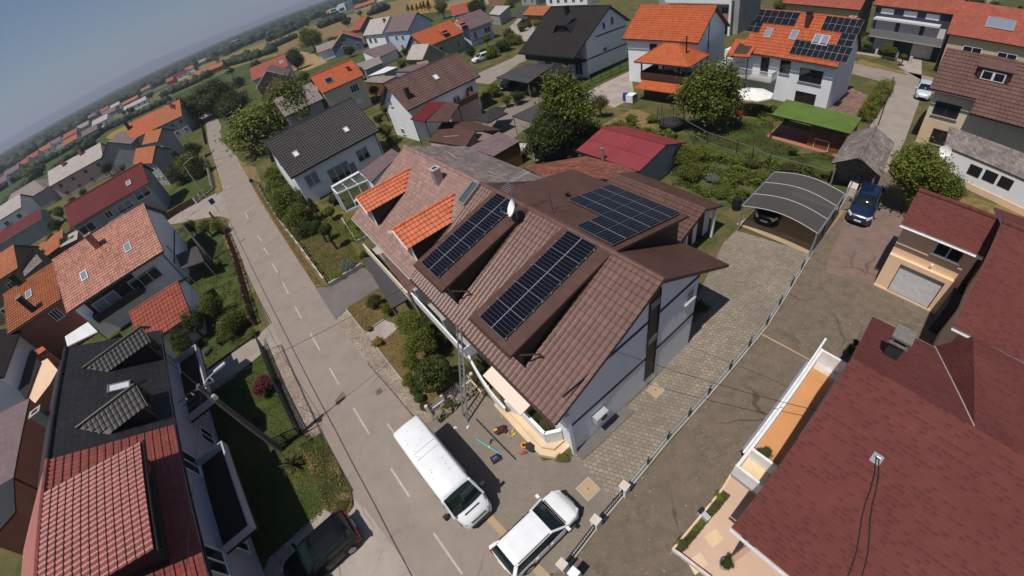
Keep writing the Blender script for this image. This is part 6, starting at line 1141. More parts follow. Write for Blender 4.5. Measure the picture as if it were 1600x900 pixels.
# sheds on the right
cq=[G(p,2.6) for p in ((1160,316),(1212,264),(1322,297),(1280,361))]
cc=(cq[0]+cq[1]+cq[2]+cq[3])/4; U=((cq[1]-cq[0])+(cq[2]-cq[3])).normalized(); Wd=((cq[3]-cq[0])+(cq[2]-cq[1])).normalized(); lu=((cq[1]-cq[0]).length+(cq[2]-cq[3]).length)/2; lw=((cq[3]-cq[0]).length+(cq[2]-cq[1]).length)/2
cp=empty('carport','carport with curved smoked roof sheets and a dark car inside','carport',(cc.x,cc.y,0),math.atan2(U.y,U.x)); mb=MB(); sgn=1 if Vector((-U.y,U.x,0)).dot(Wd)>0 else -1
arc=lambda t: 2.3+.46*math.sin(math.pi*t)
n=14; rows=[[Vector((x,sgn*(i/n-.5)*lw,arc(i/n))) for x in (-lu/2,lu/2)] for i in range(n+1)]; mb.grid(rows,'smoked_sheet'); mb.build('roof_sheet',cp,True,True)
for k in range(4):
    x=-lu/2+.03+(lu-.06)*k/3; mb=MB(); mb.tube([(x,sgn*(i/n-.5)*lw,arc(i/n)+.015) for i in range(n+1)],.02,'shutter_pale',6); mb.build('hoop',cp)
for s in (-1,1):
    mb=MB(); mb.bar((-lu/2,s*lw/2,2.3),(lu/2,s*lw/2,2.3),.1,.1,'grey_metal'); mb.build('beam',cp)
    for x in (-lu/2+.1,0,lu/2-.1): mb=MB(); mb.bar((x,s*(lw/2-.05),0),(x,s*(lw/2-.05),2.3),.1,.1,'grey_metal',up=(1,0,0)); mb.build('post',cp)
sq=[31.69,23.13,-2.57,6.97,1.9,1.9,2.45,2.45,3.5]; hs=house('open_shed','open fronted shed with weathered grey tiled gable roof by the blue car',sq,'wood_grey','tile_greyold',trim='trim_dark',og=(.3,2.2),oe=.35,th=.12,gutter=False)
mb=MB(); [mb.box(x-.06,x+.06,y-.06,y+.06,0,2.4,'wood_grey') for x in (3.2,) for y in (-1.5,1.5)]; mb.build('post',hs.root)
gsq=[G(p,2.7) for p in ((1229,155),(1347,184),(1329,209),(1205,179))]; gs=shed_roof('garden_shelter','open garden shelter with bright green felt roof and wooden shed end',gsq,'felt_green','trim_dark','trim_dark',posts=(0,1,2,3),inset=.06,post_mat='wood_brown')
g0=(gsq[1]+gsq[2])/2-(gsq[0]+gsq[3])/2; gl=gs.location; mb=MB(); cen=(gsq[1]*.75+gsq[0]*.25+gsq[2]*.75+gsq[3]*.25)/2-Vector((gl.x,gl.y,0)); d1=g0.normalized(); d2=Vector((-d1.y,d1.x,0)); obox(mb,Vector((cen.x,cen.y,0)),d1,d2,Vector((0,0,1)),-1.8,1.8,-1.3,1.3,0,2.5,'wood_brown'); mb.build('shed_wall',gs)
mb=MB(); obox(mb,Vector((0,0,0)),d1,d2,Vector((0,0,1)),-4.,3.6,-1.9,1.9,0,.06,'brick_pink_wall'); mb.build('floor',gs)
# ================================================================ VEHICLES
def vpos(nose,tail): A,B=G(nose,0),G(tail,0); return (A+B)/2,math.atan2(A.y-B.y,A.x-B.x),(A-B).length
# white panel van
pv,av,_=vpos((742,820),(641,676)); 
VAN=dict(hood=1.25,belt=1.5,roof=2.62)
def panelvan(label,pos,rz,L=5.7,W=1.8):
    root=empty('panel_van',label,'van',pos,rz); X=lambda t:-L/2+L*t; hw=W/2
    def ring(x,w,z0,z1,tum,rr=.14):
        pts=[(x,-w*.94,z0),(x,-w,z0+.15),(x,-w,z0+(z1-z0)*.45),(x,-w*(1-tum),z1-rr),(x,-w*(1-tum)+rr*.35,z1-rr*.3),(x,-w*(1-tum)+rr,z1),(x,0,z1+.03)]
        return pts+[(a,-b,c) for a,b,c in pts[-2::-1]]
    mb=MB(); st=[(0,.93,.42,2.5,.1),(.008,.98,.35,2.58,.1),(.03,1,.3,2.62,.1),(.5,1,.3,2.64,.1),(.77,1,.3,2.56,.11),(.808,1,.3,2.46,.12)]
    loft([ring(X(t),hw*w,a,b,c) for t,w,a,b,c in st],'paint_white',mb)
    st=[(.80,1,.3,1.46,.04),(.875,.99,.3,1.42,.05),(.905,.97,.3,1.30,.06),(.958,.90,.3,1.12,.1),(.985,.80,.32,.98,.12),(1.,.66,.36,.72,.12)]
    loft([ring(X(t),hw*w,a,b,c,.1) for t,w,a,b,c in st],'paint_white',mb); o=mb.build('body',root,True,True)
    for s in (-1,1):
        mb=MB(); [mb.box(X(t),X(t)+.015,min(s*hw*.99,s*hw*1.006),max(s*hw*.99,s*hw*1.006),.4,2.1,'plastic_black') for t in (.69,.42,.805)]; mb.build('door_gap',root)
    mb=MB(); A=[Vector(p) for p in ((X(.747),-hw*.80,2.47),(X(.747),hw*.80,2.47),(X(.765),hw*.84,2.3),(X(.765),-hw*.84,2.3))]; 
    rows=[]; 
    for t,xx,z,w in ((0,.800,2.44,.80),(.3,.828,2.2,.85),(.65,.862,1.82,.9),(1,.895,1.40,.93)): rows.append([Vector((X(xx)-.06*abs(s)**2.2+.05,s*hw*w,z)) for s in (-1,-.8,-.4,0,.4,.8,1)])
    mb.grid(rows,'glass_car'); mb.build('windscreen',root,True)
    for s in (-1,1):
        mb=MB(); a=[Vector(p) for p in ((X(.742),s*hw*.885,2.45),(X(.865),s*hw*.955,1.40))]
        mb.bar((X(.812)-.0,s*hw*.83,2.47),(X(.902),s*hw*.955,1.40),.10,.12,'paint_white'); mb.bar((X(.806),s*hw*.86,2.38),(X(.806),s*hw*.985,1.4),.1,.1,'paint_white',up=(1,0,0)); mb.build('pillar',root)
        mb=MB(); f=[(X(.70),s*hw*1.003,1.45),(X(.80),s*hw*1.003,1.42),(X(.80),s*hw*.93,2.2),(X(.71),s*hw*.93,2.2)]; mb.face(f if s<0 else f[::-1],'glass_car'); f=[(X(.806),s*hw*.97,1.42),(X(.895),s*hw*.96,1.42),(X(.814),s*hw*.85,2.36)]; mb.face(f if s<0 else f[::-1],'glass_car'); mb.build('side_window',root)
        mb=MB(); mb.box(X(.85),X(.875),min(s*hw,s*(hw+.1)),max(s*hw,s*(hw+.1)),1.5,1.6,'plastic_black'); mb.box(X(.85),X(.88),min(s*(hw+.08),s*(hw+.32)),max(s*(hw+.08),s*(hw+.32)),1.42,1.8,'plastic_black'); mb.build('mirror',root)
        mb=MB(); mb.box(X(.04),X(.66),min(s*hw*1.001,s*hw*1.012),max(s*hw*1.001,s*hw*1.012),.62,.78,'plastic_black'); mb.build('side_trim',root)
        mb=MB(); mb.box(X(-.005),X(.012),min(s*hw*.8,s*hw*.95),max(s*hw*.8,s*hw*.95),.9,1.5,'lamp_red'); mb.build('tail_light',root)
        mb=MB(); mb.hexa([Vector(p) for p in ((X(.945),s*hw*.72,.86),(X(.985),s*hw*.5,.84),(X(.982),s*hw*.5,1.0),(X(.94),s*hw*.72,1.12),(X(.945),s*hw*.93,.86),(X(.985),s*hw*.80,.84),(X(.98),s*hw*.79,.97),(X(.94),s*hw*.90,1.1))],'lamp_clear'); mb.build('headlight',root)
        for t in (.17,.845):
            y=s*(hw-.1); mb=MB(); mb.tube([(X(t),y-.11,.35),(X(t),y+.11,.35)],.35,'tyre',20); w_=mb.build('wheel',root,True); mb=MB(); mb.tube([(X(t),y+s*.105,.35),(X(t),y+s*.115,.35)],.22,'rim',14); mb.build('rim',w_); mb=MB(); mb.tube([(X(t),s*(hw-.2),.37),(X(t),s*(hw+.004),.37)],.42,'plastic_black',20); mb.build('wheel_arch',root)
    mb=MB(); mb.box(X(.97),X(1.005),-hw*.62,hw*.62,.36,.62,'plastic_black'); mb.hexa([Vector(p) for p in ((X(.955),-hw*.5,.94),(X(.992),-hw*.46,.78),(X(.992),hw*.46,.78),(X(.955),hw*.5,.94),(X(.955),-hw*.5,1.0),(X(.998),-hw*.46,.9),(X(.998),hw*.46,.9),(X(.955),hw*.5,1.0))],'plastic_black'); mb.build('grille',root)
    mb=MB(); mb.box(X(.925),X(.936),-.42,.42,1.255,1.275,'plastic_black'); mb.build('bonnet_vent',root)
    mb=MB(); [mb.box(X(t),X(t)+.03,-hw*.6,hw*.74,2.64,2.672,'pale_metal') for t in (.33,.4)]; mb.build('roof_rib',root)
    mb=MB(); rg=random.Random(4); [mb.box(x,x+.03,y,y+.025,2.655,2.668,'trim_dark') for x,y in [(X(rg.uniform(.05,.7)),rg.uniform(-.6,.6)) for _ in range(16)]]; mb.build('roof_speck',root)
    for a,b in (((X(.8),-.6,1.47),(X(.845),-.05,1.52)),((X(.8),.1,1.47),(X(.845),.6,1.52))): pass
    mb=MB(); mb.box(X(1.)+.0,X(1.)+.02,-.26,.26,.48,.59,'plate'); mb.build('number_plate',root)
    return root
panelvan('white high roof panel van parked half on the road by the paved yard',(-7.176+2.79*.5054,11.025-2.79*.8629,.02),R(-59.64))
vehicle('estate_car','white estate car with dark rear window parked in the paved front yard',(-1.88,4.96,.03),R(29.8),'paint_white',dict(hood=.98,belt=1.0,roof=1.46,ws0=.765,ws1=.60,rw0=.02,rw1=.11,wr=.33),4.15,1.76,roofrails=True)
p,a,_=vpos((470,905),(552,832)); vehicle('dark_car','black car half in shade on the concrete drive bottom left',(p.x,p.y,.02),a,'paint_black',HATCH,4.3,1.82)
p,a,_=vpos((1334,358),(1358,308)); vehicle('blue_car','dark blue crossover parked nose forward in front of the open shed',(p.x,p.y,.02),a,'paint_blue',SUV,4.5,1.86,roofrails=True)
p,a,_=vpos((1193,352),(1216,315)); vehicle('dark_car','black car parked under the curved carport roof',(p.x,p.y,.03),a,'paint_black',HATCH,4.3,1.8)
p,a,_=vpos((1437,165),(1445,136)); vehicle('pale_blue_car','pale blue car standing beside the cream house wall',(p.x,p.y,.02),a,'paint_paleblue',HATCH,4.2,1.75)
p,a,_=vpos((742,99),(763,91)); vehicle('white_car','small white car parked below the mauve roofed house',(p.x,p.y,.02),a,'paint_white',HATCH,4.3,1.78)
p,a,_=vpos((790,140),(803,132)); vehicle('dark_car','dark car under the black canopy by the street',(p.x,p.y,.02),a,'paint_black',HATCH,4.2,1.78)
p,a,_=vpos((1130,52),(1146,48)); vehicle('dark_car','dark car parked behind the tall orange roofed house',(p.x,p.y,.02),a,'paint_black',HATCH,4.3,1.78)
p,a,_=vpos((845,254),(890,244)); c_=vehicle('covered_car','car hidden under a black cover beside the old red tiles',(p.x,p.y,.02),a,'tarp_black',SEDAN,4.4,1.8,glass='tarp_black',lamp2='tarp_black')
# boat trailer
p=G((810,246),0); o=empty('boat_trailer','small white open trailer beside the mauve garage roof','trailer',(p.x,p.y,0),1.0); mb=MB(); mb.box(-1.5,1.5,-.7,.7,.5,.56,'grey_metal'); mb.box(-1.5,1.5,-.74,-.7,.5,.95,'white_trim'); mb.box(-1.5,1.5,.7,.74,.5,.95,'white_trim'); mb.box(-1.54,-1.5,-.74,.74,.5,.95,'white_trim'); mb.box(1.5,1.54,-.74,.74,.5,.95,'white_trim'); mb.build('bed',o)
for s in (-1,1): mb=MB(); mb.tube([(-.2,s*.82-.08,.3),(-.2,s*.82+.08,.3)],.3,'tyre',14); mb.build('wheel',o)
mb=MB(); mb.bar((1.5,0,.5),(2.8,0,.45),.08,.08,'grey_metal'); mb.build('drawbar',o)
# ================================================================ POLES, WIRES, SIGNS
def pole(name,label,px,ht,mat,r=.13): p=G(px,0); o=empty(name,label,'pole',(p.x,p.y,0)); mb=MB(); mb.tube([(0,0,0),(0,0,ht*.5),(0,0,ht)],[r*1.25,r*1.1,r*.8],mat,10); mb.build('shaft',o); return o,p
o,p1=pole('utility_pole','tall dark utility pole with crossarm and street lamp over the shaded lawn',(440,703),7.4,'pole_wood',.15)
d=Vector((math.cos(.57),math.sin(.57),0)); mb=MB(); 
for z in (7.3,6.95,6.6): mb.bar(Vector((0,0,z))-d*.15,Vector((0,0,z))-d*1.15-Vector((.1,.1,0)),.05,.05,'black_metal')
mb.bar(Vector((0,0,7.25))-d*.3,Vector((0,0,7.0))+d*.7,.08,.08,'grey_metal'); mb.build('crossarm',o); mb=MB()
for k in range(5): q=Vector((0,0,7.1))+d*(-.9+.4*k); mb.tube([q,q+Vector((0,0,.2))],.05,'white_trim',6)
mb.tube([Vector((.25,-.1,6.2)),Vector((.25,-.1,6.5))],.12,'pale_metal',8); mb.build('insulator',o); mb=MB(); mb.tube([(0,0,7.0),tuple(d*.5+Vector((0,0,7.35))),tuple(d*1.1+Vector((0,0,7.45)))],.03,'pale_metal',6); la=mb.build('lamp_arm',o); mb=MB(); mb.bar(d*1.05+Vector((0,0,7.45)),d*1.75+Vector((0,0,7.5)),.2,.1,'pale_metal'); mb.build('lamp_head',la)
o,p2=pole('lamp_pole','concrete lamp pole standing in the garden of the pink tiled house',(331,407),5.6,'pole_concrete',.11); d2=Vector((.85,.52,0)); mb=MB(); mb.tube([(0,0,5.5),tuple(d2*.6+Vector((0,0,5.75))),tuple(d2*1.5+Vector((0,0,5.85)))],.03,'pale_metal',6); la=mb.build('lamp_arm',o); mb=MB(); mb.bar(d2*1.4+Vector((0,0,5.85)),d2*2.0+Vector((0,0,5.9)),.18,.09,'pale_metal'); mb.build('lamp_head',la)
o,p3=pole('lamp_pole','thin pale lamp pole in the yellow lawn at the street corner',(323,309),6.4,'pole_concrete',.1); mb=MB(); mb.tube([(0,0,6.3),tuple(d2*.6+Vector((0,0,6.5))),tuple(d2*1.4+Vector((0,0,6.6)))],.03,'pale_metal',6); la=mb.build('lamp_arm',o); mb=MB(); mb.bar(d2*1.3+Vector((0,0,6.6)),d2*1.9+Vector((0,0,6.65)),.18,.09,'pale_metal'); mb.build('lamp_head',la)
o,p4=pole('lamp_pole','pale wooden pole among dark trees left of the upper street',(296,222),6.5,'pole_concrete',.11)
o,p5=pole('stay_pole','dark pole standing in the grass beside the big round tree',(519,172),6.,'pole_wood',.08)
def wire(label,a,b,sag,group='overhead wires'):
    a,b=Vector(a),Vector(b); mb=MB(); n=16; mb.tube([a.lerp(b,i/n)-Vector((0,0,4*sag*(i/n)*(1-i/n))) for i in range(n+1)],.016,'cable',4); tag(mb.build('wire'),label,'wire',group)
T1=p1+Vector((0,0,7.1)); T2=p2+Vector((0,0,5.5)); T3=p3+Vector((0,0,6.3)); T4=p4+Vector((0,0,6.4))
wire('overhead wire from the dark pole across the road to the brown eave',T1,mh.c+mh.u*-6.5+mh.vv*-6.6+Vector((0,0,4.4)),.3)
wire('overhead wire from the dark pole to the garden lamp pole',T1,T2,.5); wire('overhead wire from the garden lamp pole to the corner pole',T2,T3,.3); wire('overhead wire from the corner pole to the pole among trees',T3,T4,.4)
wire('overhead wire from the corner pole over the street to the grey roofed house',T3,gh.c+gh.u*-6+Vector((0,0,7.6)),.4)
wire('overhead wire running from the dark pole down to the bottom edge',T1,Vector((-13.,-2.,7.)),.3); wire('overhead wire from the dark pole to the black roof',T1,bh.c+bh.u*-2+bh.vv*5.3+Vector((0,0,5.3)),.1)
wire('overhead wire from the garden lamp pole to the pink tiled house',T2,pk.c+pk.u*5.8+pk.vv*-2+Vector((0,0,6.8)),.2)
wire('long thin cable crossing the white gable wall to the right driveway',mh.c+mh.u*6.7+mh.vv*-3+Vector((0,0,6.)),G((1360,660),3.2),.3)
def sign(label,px,ht,shape,mat): 
    p=G(px,0); o=empty('road_sign',label,'sign',(p.x,p.y,0),math.atan2(-p.y,-p.x)); mb=MB(); mb.tube([(0,0,0),(0,0,ht)],.03,'grey_metal',6); mb.build('post',o); mb=MB()
    if shape=='disc': mb.tube([(.03,0,ht-.3),(.05,0,ht-.3)],.3,'red_plastic',18); mb.tube([(.051,0,ht-.3),(.056,0,ht-.3)],.23,'blue_plastic',18)
    else: mb.box(.03,.05,-.35,.35,ht-.8,ht,mat)
    mb.build('plate',o)
sign('round blue sign with red rim at the right corner of the junction',(405,302),2.5,'disc','blue_plastic'); sign('small dark blue board on a post at the garden corner',(345,334),2.6,'board','blue_plastic')
# ================================================================ FENCES AND WALLS
fence('lattice_fence','black lattice fence along the shaded front lawn left of the road',[(412,543),(440,612),(473,680)],1.0,barm='black_metal',bars=.16,lattice=True,postm='black_metal',step=2.,postw=.07,rails=2,railm='black_metal')
fence('lattice_fence','short black lattice fence piece beside the dark utility pole',[(473,680),(452,690),(436,698)],1.0,barm='black_metal',bars=.16,lattice=True,postm='black_metal',step=1.2,postw=.06,rails=2,railm='black_metal')
fence('garden_fence','dark fence with red brick pillars around the pink roofed house corner',[(334,341),(357,370),(372,410),(378,432),(400,508)],1.1,postm='red_post',step=2.1,postw=.22,rails=2,railm='trim_dark',bars=.25,barm='trim_dark',basem='trim_brown',baseh=.2)
fence('garden_fence','grey fence with pale posts curving round the yellow corner lawn',[(322,250),(328,268),(332,285),(334,296),(322,306),(308,318)],1.1,postm='stone_pale',step=1.4,postw=.22,rails=3,railm='trim_dark',basem='concrete',baseh=.3)
fence('garden_fence','low brown fence panels along the side street of the maroon house',[(262,344),(284,330),(308,317)],1.1,postm='red_post',step=2.,postw=.2,panel='trim_brown',rails=2,railm='trim_brown')
fence('concrete_fence','grey fence with pale concrete bars along the lawn of the grey roofed house',[(442,352),(472,390),(512,445)],.9,postm='concrete',step=2.2,postw=.2,rails=2,railm='stone_pale',basem='concrete',baseh=.25)
fence('concrete_fence','low concrete fence further up beside the dense hedge',[(405,290),(420,318),(442,352)],.9,postm='concrete',step=2.2,postw=.2,rails=2,railm='trim_dark',basem='concrete',baseh=.25)
wallseg('garden_wall','low concrete wall along the drive below the topiary lawn',[(517,448),(567,417)],.2,.45,'concrete')
wallseg('garden_wall','thin concrete edging between lawn and clipped green hedge bed',[(536,344),(559,380),(575,372)],.12,.35,'concrete')
wallseg('garden_wall','dark kerb wall along the alley below the flower garden',[(307,590),(402,523)],.12,.16,'trim_brown')
wallseg('garden_edge','thin stone edging around the dry front lawn patch by the drive',[(541,483),(570,520),(600,500)],.07,.1,'concrete'); wallseg('garden_edge','thin stone edging along the larger dry lawn by the cobbles',[(588,542),(634,601)],.07,.1,'concrete')
fence('stone_fence','rustic stone wall with a thin rail at the end of the front garden',[(674,647),(742,597)],.95,postm='stone_pale',step=1.2,postw=.18,rails=1,railm='stone_pale',basem='stone_pale',baseh=.5,bars=.12,barm='stone_pale')
def rocks(label,a,b,n,hh): 
    import bmesh
    A,B=G(a),G(b); bm=bmesh.new(); rg=random.Random(9)
    for i in range(n):
        t=rg.random(); c=A.lerp(B,t)+Vector((rg.uniform(-.3,.3),rg.uniform(-.3,.3),rg.uniform(.05,hh))); r=bmesh.ops.create_icosphere(bm,subdivisions=1,radius=rg.uniform(.06,.16)); 
        for v in r['verts']: v.co=Vector((v.co.x*rg.uniform(.8,1.3),v.co.y*rg.uniform(.8,1.3),v.co.z*.7))+c
    me=bpy.data.meshes.new('rockery'); bm.to_mesh(me); bm.free(); me.materials.append(M['cobble_rock']); o=bpy.data.objects.new('rockery',me); COL.objects.link(o); tag(o,label,'rocks',kind='stuff')
plain('cobble_rock',(.2,.17,.13),.95,var=.4,scale=5); rocks('mossy rockery stones piled against the garden end fence',(682,655),(742,606),190,.42)
fence('boundary_fence','long grey rail fence with green posts between pavers and asphalt drive',[(978,768),(1042,690),(1105,620),(1195,513),(1265,400),(1325,303)],1.15,postm='green_metal',step=2.2,postw=.07,rails=2,railm='grey_metal',basem='concrete',baseh=.22)
fence('boundary_fence','thin dark fence along the upper drive beside the bright hedge',[(1372,196),(1393,133)],1.1,postm='black_metal',step=2.,postw=.08,rails=2,railm='black_metal',bars=.3,barm='black_metal')
for lb,px,px2 in (('white concrete gate pillar nearest the bottom edge beside the estate car',(882,888),(926,826)),('middle white gate pillar of the dark driveway fence',(932,822),(968,778)),('upper white gate pillar where the long grey fence starts',(975,771),None)):
    p=G(px,0); mb=MB(); o=empty('gate_pillar',lb,'pillar',(p.x,p.y,0),.62); mb.box(-.17,.17,-.17,.17,0,1.1,'white_wall'); mb.build('shaft',o); mb=MB(); mb.box(-.2,.2,-.2,.2,1.1,1.17,'stone_pale'); mb.build('cap',o)
p=G((889,896),0); o=empty('gate_pillar','second white pillar at the bottom edge carrying the gate hinge','pillar',(p.x+.25,p.y-.2,0),.62); mb=MB(); mb.box(-.2,.2,-.2,.2,0,1.2,'white_wall'); mb.build('shaft',o)
fence('metal_fence','black bar fence between the two lower white gate pillars',[(886,884),(929,828)],1.1,postm='black_metal',step=2.,postw=.06,rails=2,railm='black_metal',bars=.12,barm='black_metal',basem='concrete',baseh=.2)
fence('metal_fence','black bar fence between the two upper white gate pillars',[(936,818),(972,776)],1.1,postm='black_metal',step=2.,postw=.06,rails=2,railm='black_metal',bars=.12,barm='black_metal',basem='concrete',baseh=.2)
fence('wire_fence','thin wire fence with dark posts around the green vegetable garden',[(1070,205),(1105,225),(1150,240),(1200,262),(1300,290)],1.3,postm='black_metal',step=2.4,postw=.06,rails=2,railm='grey_metal')
fence('wire_fence','thin wire fence along the lawn strip of the black roofed house',[(908,142),(983,107)],1.2,postm='black_metal',step=2.2,postw=.06,rails=3,railm='black_metal')
fence('street_fence','dark fence with stone pillars before the dark blue house garden',[(1335,83),(1368,88),(1400,94),(1421,100)],1.1,postm='stone_pale',step=3.2,postw=.3,rails=2,railm='trim_dark',panel='trim_dark',basem='stone_pale',baseh=.3)
fence('street_fence','low red brown panel fence before the street tree',[(322,226),(318,205),(312,186)],1.,postm='red_post',step=2.,postw=.15,panel='trim_brown',rails=1,railm='trim_brown')
wallseg('low_wall','pale edging wall at the bottom right peach terrace',[(1050,860),(1062,868),(1110,905)],.12,.3,'stone_pale'); wallseg('low_wall','thin pale kerb along the planted strip of the peach terrace',[(1050,860),(1128,765),(1150,728)],.1,.25,'cream_stone')
# ================================================================ THINGS IN THE YARD
lb0=G((727,656),0); lt=mh.c+mh.u*loc2(mh,G((717,512),4.75))[0]+mh.vv*-6.95+Vector((0,0,4.95)) if 0 else G((717,511),5.0)
ld=empty('ladder','long aluminium extension ladder leaning from the yard up to the brown eave','ladder',tuple(lb0)); v=lt-lb0; sd_=Vector((v.y,-v.x,0)).normalized()*.21; sd_=Vector((mh.u.x,mh.u.y,0))*.21
for s in (-1,1): mb=MB(); mb.bar(sd_*s,v*1.0+sd_*s,.05,.09,'alu'); mb.build('rail',ld); mb=MB(); mb.bar(sd_*s*1.25,v*.62+sd_*s*1.25,.04,.09,'alu'); mb.build('outer_rail',ld)
mb=MB(); n=int(v.length/.28); [mb.tube([v*((i+.5)/n)-sd_,v*((i+.5)/n)+sd_],.018,'alu',6) for i in range(n)]; mb.build('rung',ld)
mb=MB(); mb.bar(-sd_*2.4,sd_*2.4,.07,.07,'grey_metal'); mb.build('stabiliser',ld)
def item(name,label,cat,px,rz=0): p=G(px,.03); return empty(name,label,cat,(p.x,p.y,.025),rz)
o=item('steel_rail','long thin dark steel rail lying on the yard pavement','rail',(772,685)); a,b=G((744,655),.05)-o.location,G((806,718),.05)-o.location; mb=MB(); mb.bar(a,b,.06,.05,'trim_dark'); mb.build('bar',o)
o=item('spirit_level','long cyan spirit level lying beside the dark tool case','level',(764,700)); a,b=G((745,686),.06)-o.location,G((784,711),.06)-o.location; mb=MB(); mb.bar(a,b,.05,.06,'cyan_plastic'); mb.build('body',o); mb=MB(); mb.bar(a.lerp(b,.47),a.lerp(b,.53),.055,.062,'white_frame'); mb.build('vial',o)
o=item('tool_case','dark red and black tool case beside the cyan spirit level','tool case',(775,718),.3); mb=MB(); mb.box(-.24,.24,-.18,.18,0,.22,'plastic_black'); mb.box(-.245,-.15,-.185,.185,.02,.2,'red_plastic'); mb.box(.15,.245,-.185,.185,.02,.2,'red_plastic'); mb.build('shell',o); mb=MB(); mb.box(-.1,.1,-.02,.02,.22,.27,'grey_metal'); mb.box(-.12,.12,-.1,.06,.221,.225,'blue_plastic'); mb.build('handle',o)
o=item('tool_bag','maroon tool bag with a yellow drill on top in the yard','bag',(782,674),.5); mb=MB(); mb.tube([(-.3,0,.12),(-.1,.05,.18),(.15,-.05,.16),(.34,.02,.1)],[.12,.2,.2,.12],'maroon_cloth',10); mb.tube([(.1,-.25,.08),(.3,-.2,.1)],[.14,.1],'maroon_cloth',8); mb.build('bag',o,True); mb=MB(); mb.tube([(-.1,.05,.36),(-.28,.1,.36)],.06,'yellow_plastic',8); mb.bar((-.12,.06,.36),(-.1,.1,.2),.06,.08,'trim_dark'); mb.build('drill',o)
o=item('glove_pile','heap of pale yellow work gloves and offcuts in the yard','gloves',(800,678),.2); mb=MB(); rg=random.Random(2)
for i in range(11): x,y=rg.uniform(-.2,.2),rg.uniform(-.22,.22); a=rg.uniform(0,6.28); mb.tube([(x,y,.03),(x+.12*math.cos(a),y+.12*math.sin(a),.05),(x+.2*math.cos(a+.3),y+.2*math.sin(a+.3),.03)],[.03,.045,.02],'wood_pale' if i%3 else 'yellow_plastic',6)
mb.build('heap',o,True)
o=item('metal_bracket','pale metal bracket lying beside the glove heap','bracket',(802,669),.2); a,b=G((790,671),.04)-o.location,G((812,666),.04)-o.location; mb=MB(); mb.bar(a,b,.06,.04,'alu'); mb.bar(b-Vector((.1,.1,0)),b+Vector((.12,.1,0)),.16,.06,'trim_dark'); mb.build('bar',o)
o=item('backpack','black backpack lying by the cream terrace steps','backpack',(830,701),.6); mb=MB(); mb.tube([(0,-.25,.12),(0,-.1,.18),(0,.15,.18),(0,.28,.1)],[.14,.22,.22,.12],'canvas_dark',10); mb.build('bag',o,True); mb=MB(); mb.tube([(.15,-.2,.25),(.3,-.05,.06),(.25,.2,.1)],.025,'canvas_dark',6); mb.build('strap',o)
o=item('cable_reel','small orange cable reel beside the black backpack','cable reel',(819,697)); mb=MB(); mb.tube([(0,0,0),(0,0,.14)],.17,'orange_plastic',14); mb.tube([(0,0,.14),(0,0,.16)],.09,'trim_dark',10); mb.build('drum',o)
o=item('tool_pouch','pinkish red tool pouch on the yard below the cable reel','pouch',(818,709)); mb=MB(); mb.tube([(-.16,0,.06),(0,.05,.08),(.18,.0,.05)],[.05,.09,.06],'red_plastic',8); mb.build('pouch',o,True)
o=item('hammer_drill','small dark hand tool lying near the middle of the yard','tool',(768,690)); mb=MB(); mb.bar((-.1,-.12,.04),(.02,.12,.06),.06,.06,'trim_dark'); mb.bar((0,.1,.05),(.14,.04,.05),.05,.05,'trim_dark'); mb.build('body',o)
for lb,px,m in (('pale crumpled rag lying near the ladder foot','725,0','canvas_white'),):pass
for k,(lb,px,m) in enumerate((('white crumpled rag near the van shadow',(712,669),'canvas_white'),('white plastic scrap at the ladder foot',(732,668),'canvas_white'),('pale wood scrap beside the maroon bag',(785,651),'wood_pale'))):
    o=item('scrap',lb,'scrap',px,k); mb=MB(); mb.tube([(-.1,0,.03),(0,.04,.06),(.12,-.03,.03)],[.04,.07,.03],m,7); mb.build('cloth',o,True)
o=item('wood_planter','wooden raised planter with green shrubs beside the ladder','planter',(746,598),.5); a_=-1.1+0; o.rotation_euler=(0,0,mq[2]); mb=MB(); mb.box(-1.,1.,-.3,.3,0,.45,'cream_stone'); mb.box(-.92,.92,-.22,.22,.45,.47,'bark'); mb.build('box',o)
p=G((748,595),.5); c_=bpy.data.objects.new('plant',crownmesh('mid','leaf_olive',1)); COL.objects.link(c_); c_.parent=o; c_.location=(0,0,.65); c_.scale=(.8,.25,.3)
for lb,px,m,w_ in (('blue water barrel beside the white container under the orange roof',(977,157),'blue_plastic',.35),('dark round barrel on the lawn edge by the carport',(1150,326),'tarp_black',.4)):
    o=item('barrel',lb,'barrel',px); mb=MB(); mb.tube([(0,0,0),(0,0,.5),(0,0,1.)],[w_*.9,w_,w_*.85],m,14); mb.build('drum',o,True)
o=item('water_container','white cube water container standing before the orange veranda','container',(987,160),.6); mb=MB(); mb.box(-.6,.6,-.5,.5,.15,1.1,'white_trim'); mb.build('tank',o); mb=MB(); [mb.box(-.62,.62,y-.015,y+.015,.0,1.12,'grey_metal') for y in (-.51,.51)]; mb.box(-.6,.6,-.5,.5,0,.12,'wood_grey'); mb.build('cage',o)
o=item('waste_bin','green wheeled bin under the dark canopy of the black house','bin',(853,128)); mb=MB(); mb.box(-.3,.3,-.35,.35,.05,1.,'green_plastic'); mb.box(-.33,.33,-.38,.38,1.,1.08,'green_plastic'); mb.build('bin',o)
def parasol(label,px,z,r,mat,n=8,sq=False,rz=0):
    p=G(px,z); o=empty('parasol',label,'parasol',(p.x,p.y,0),rz); mb=MB(); k=4 if sq else n; R_=[Vector((r*math.cos(2*math.pi*(i+.5)/k),r*math.sin(2*math.pi*(i+.5)/k),z-.35)) for i in range(k)]; t=Vector((0,0,z+.25))
    for i in range(k): mb.face([R_[i],R_[(i+1)%k],t],mat); mb.face([R_[i],R_[i]-Vector((0,0,.15)),R_[(i+1)%k]-Vector((0,0,.15)),R_[(i+1)%k]],mat)
    mb.build('canopy',o); mb=MB(); mb.tube([(0,0,0),(0,0,z)],.04,'grey_metal',6); mb.build('pole',o)
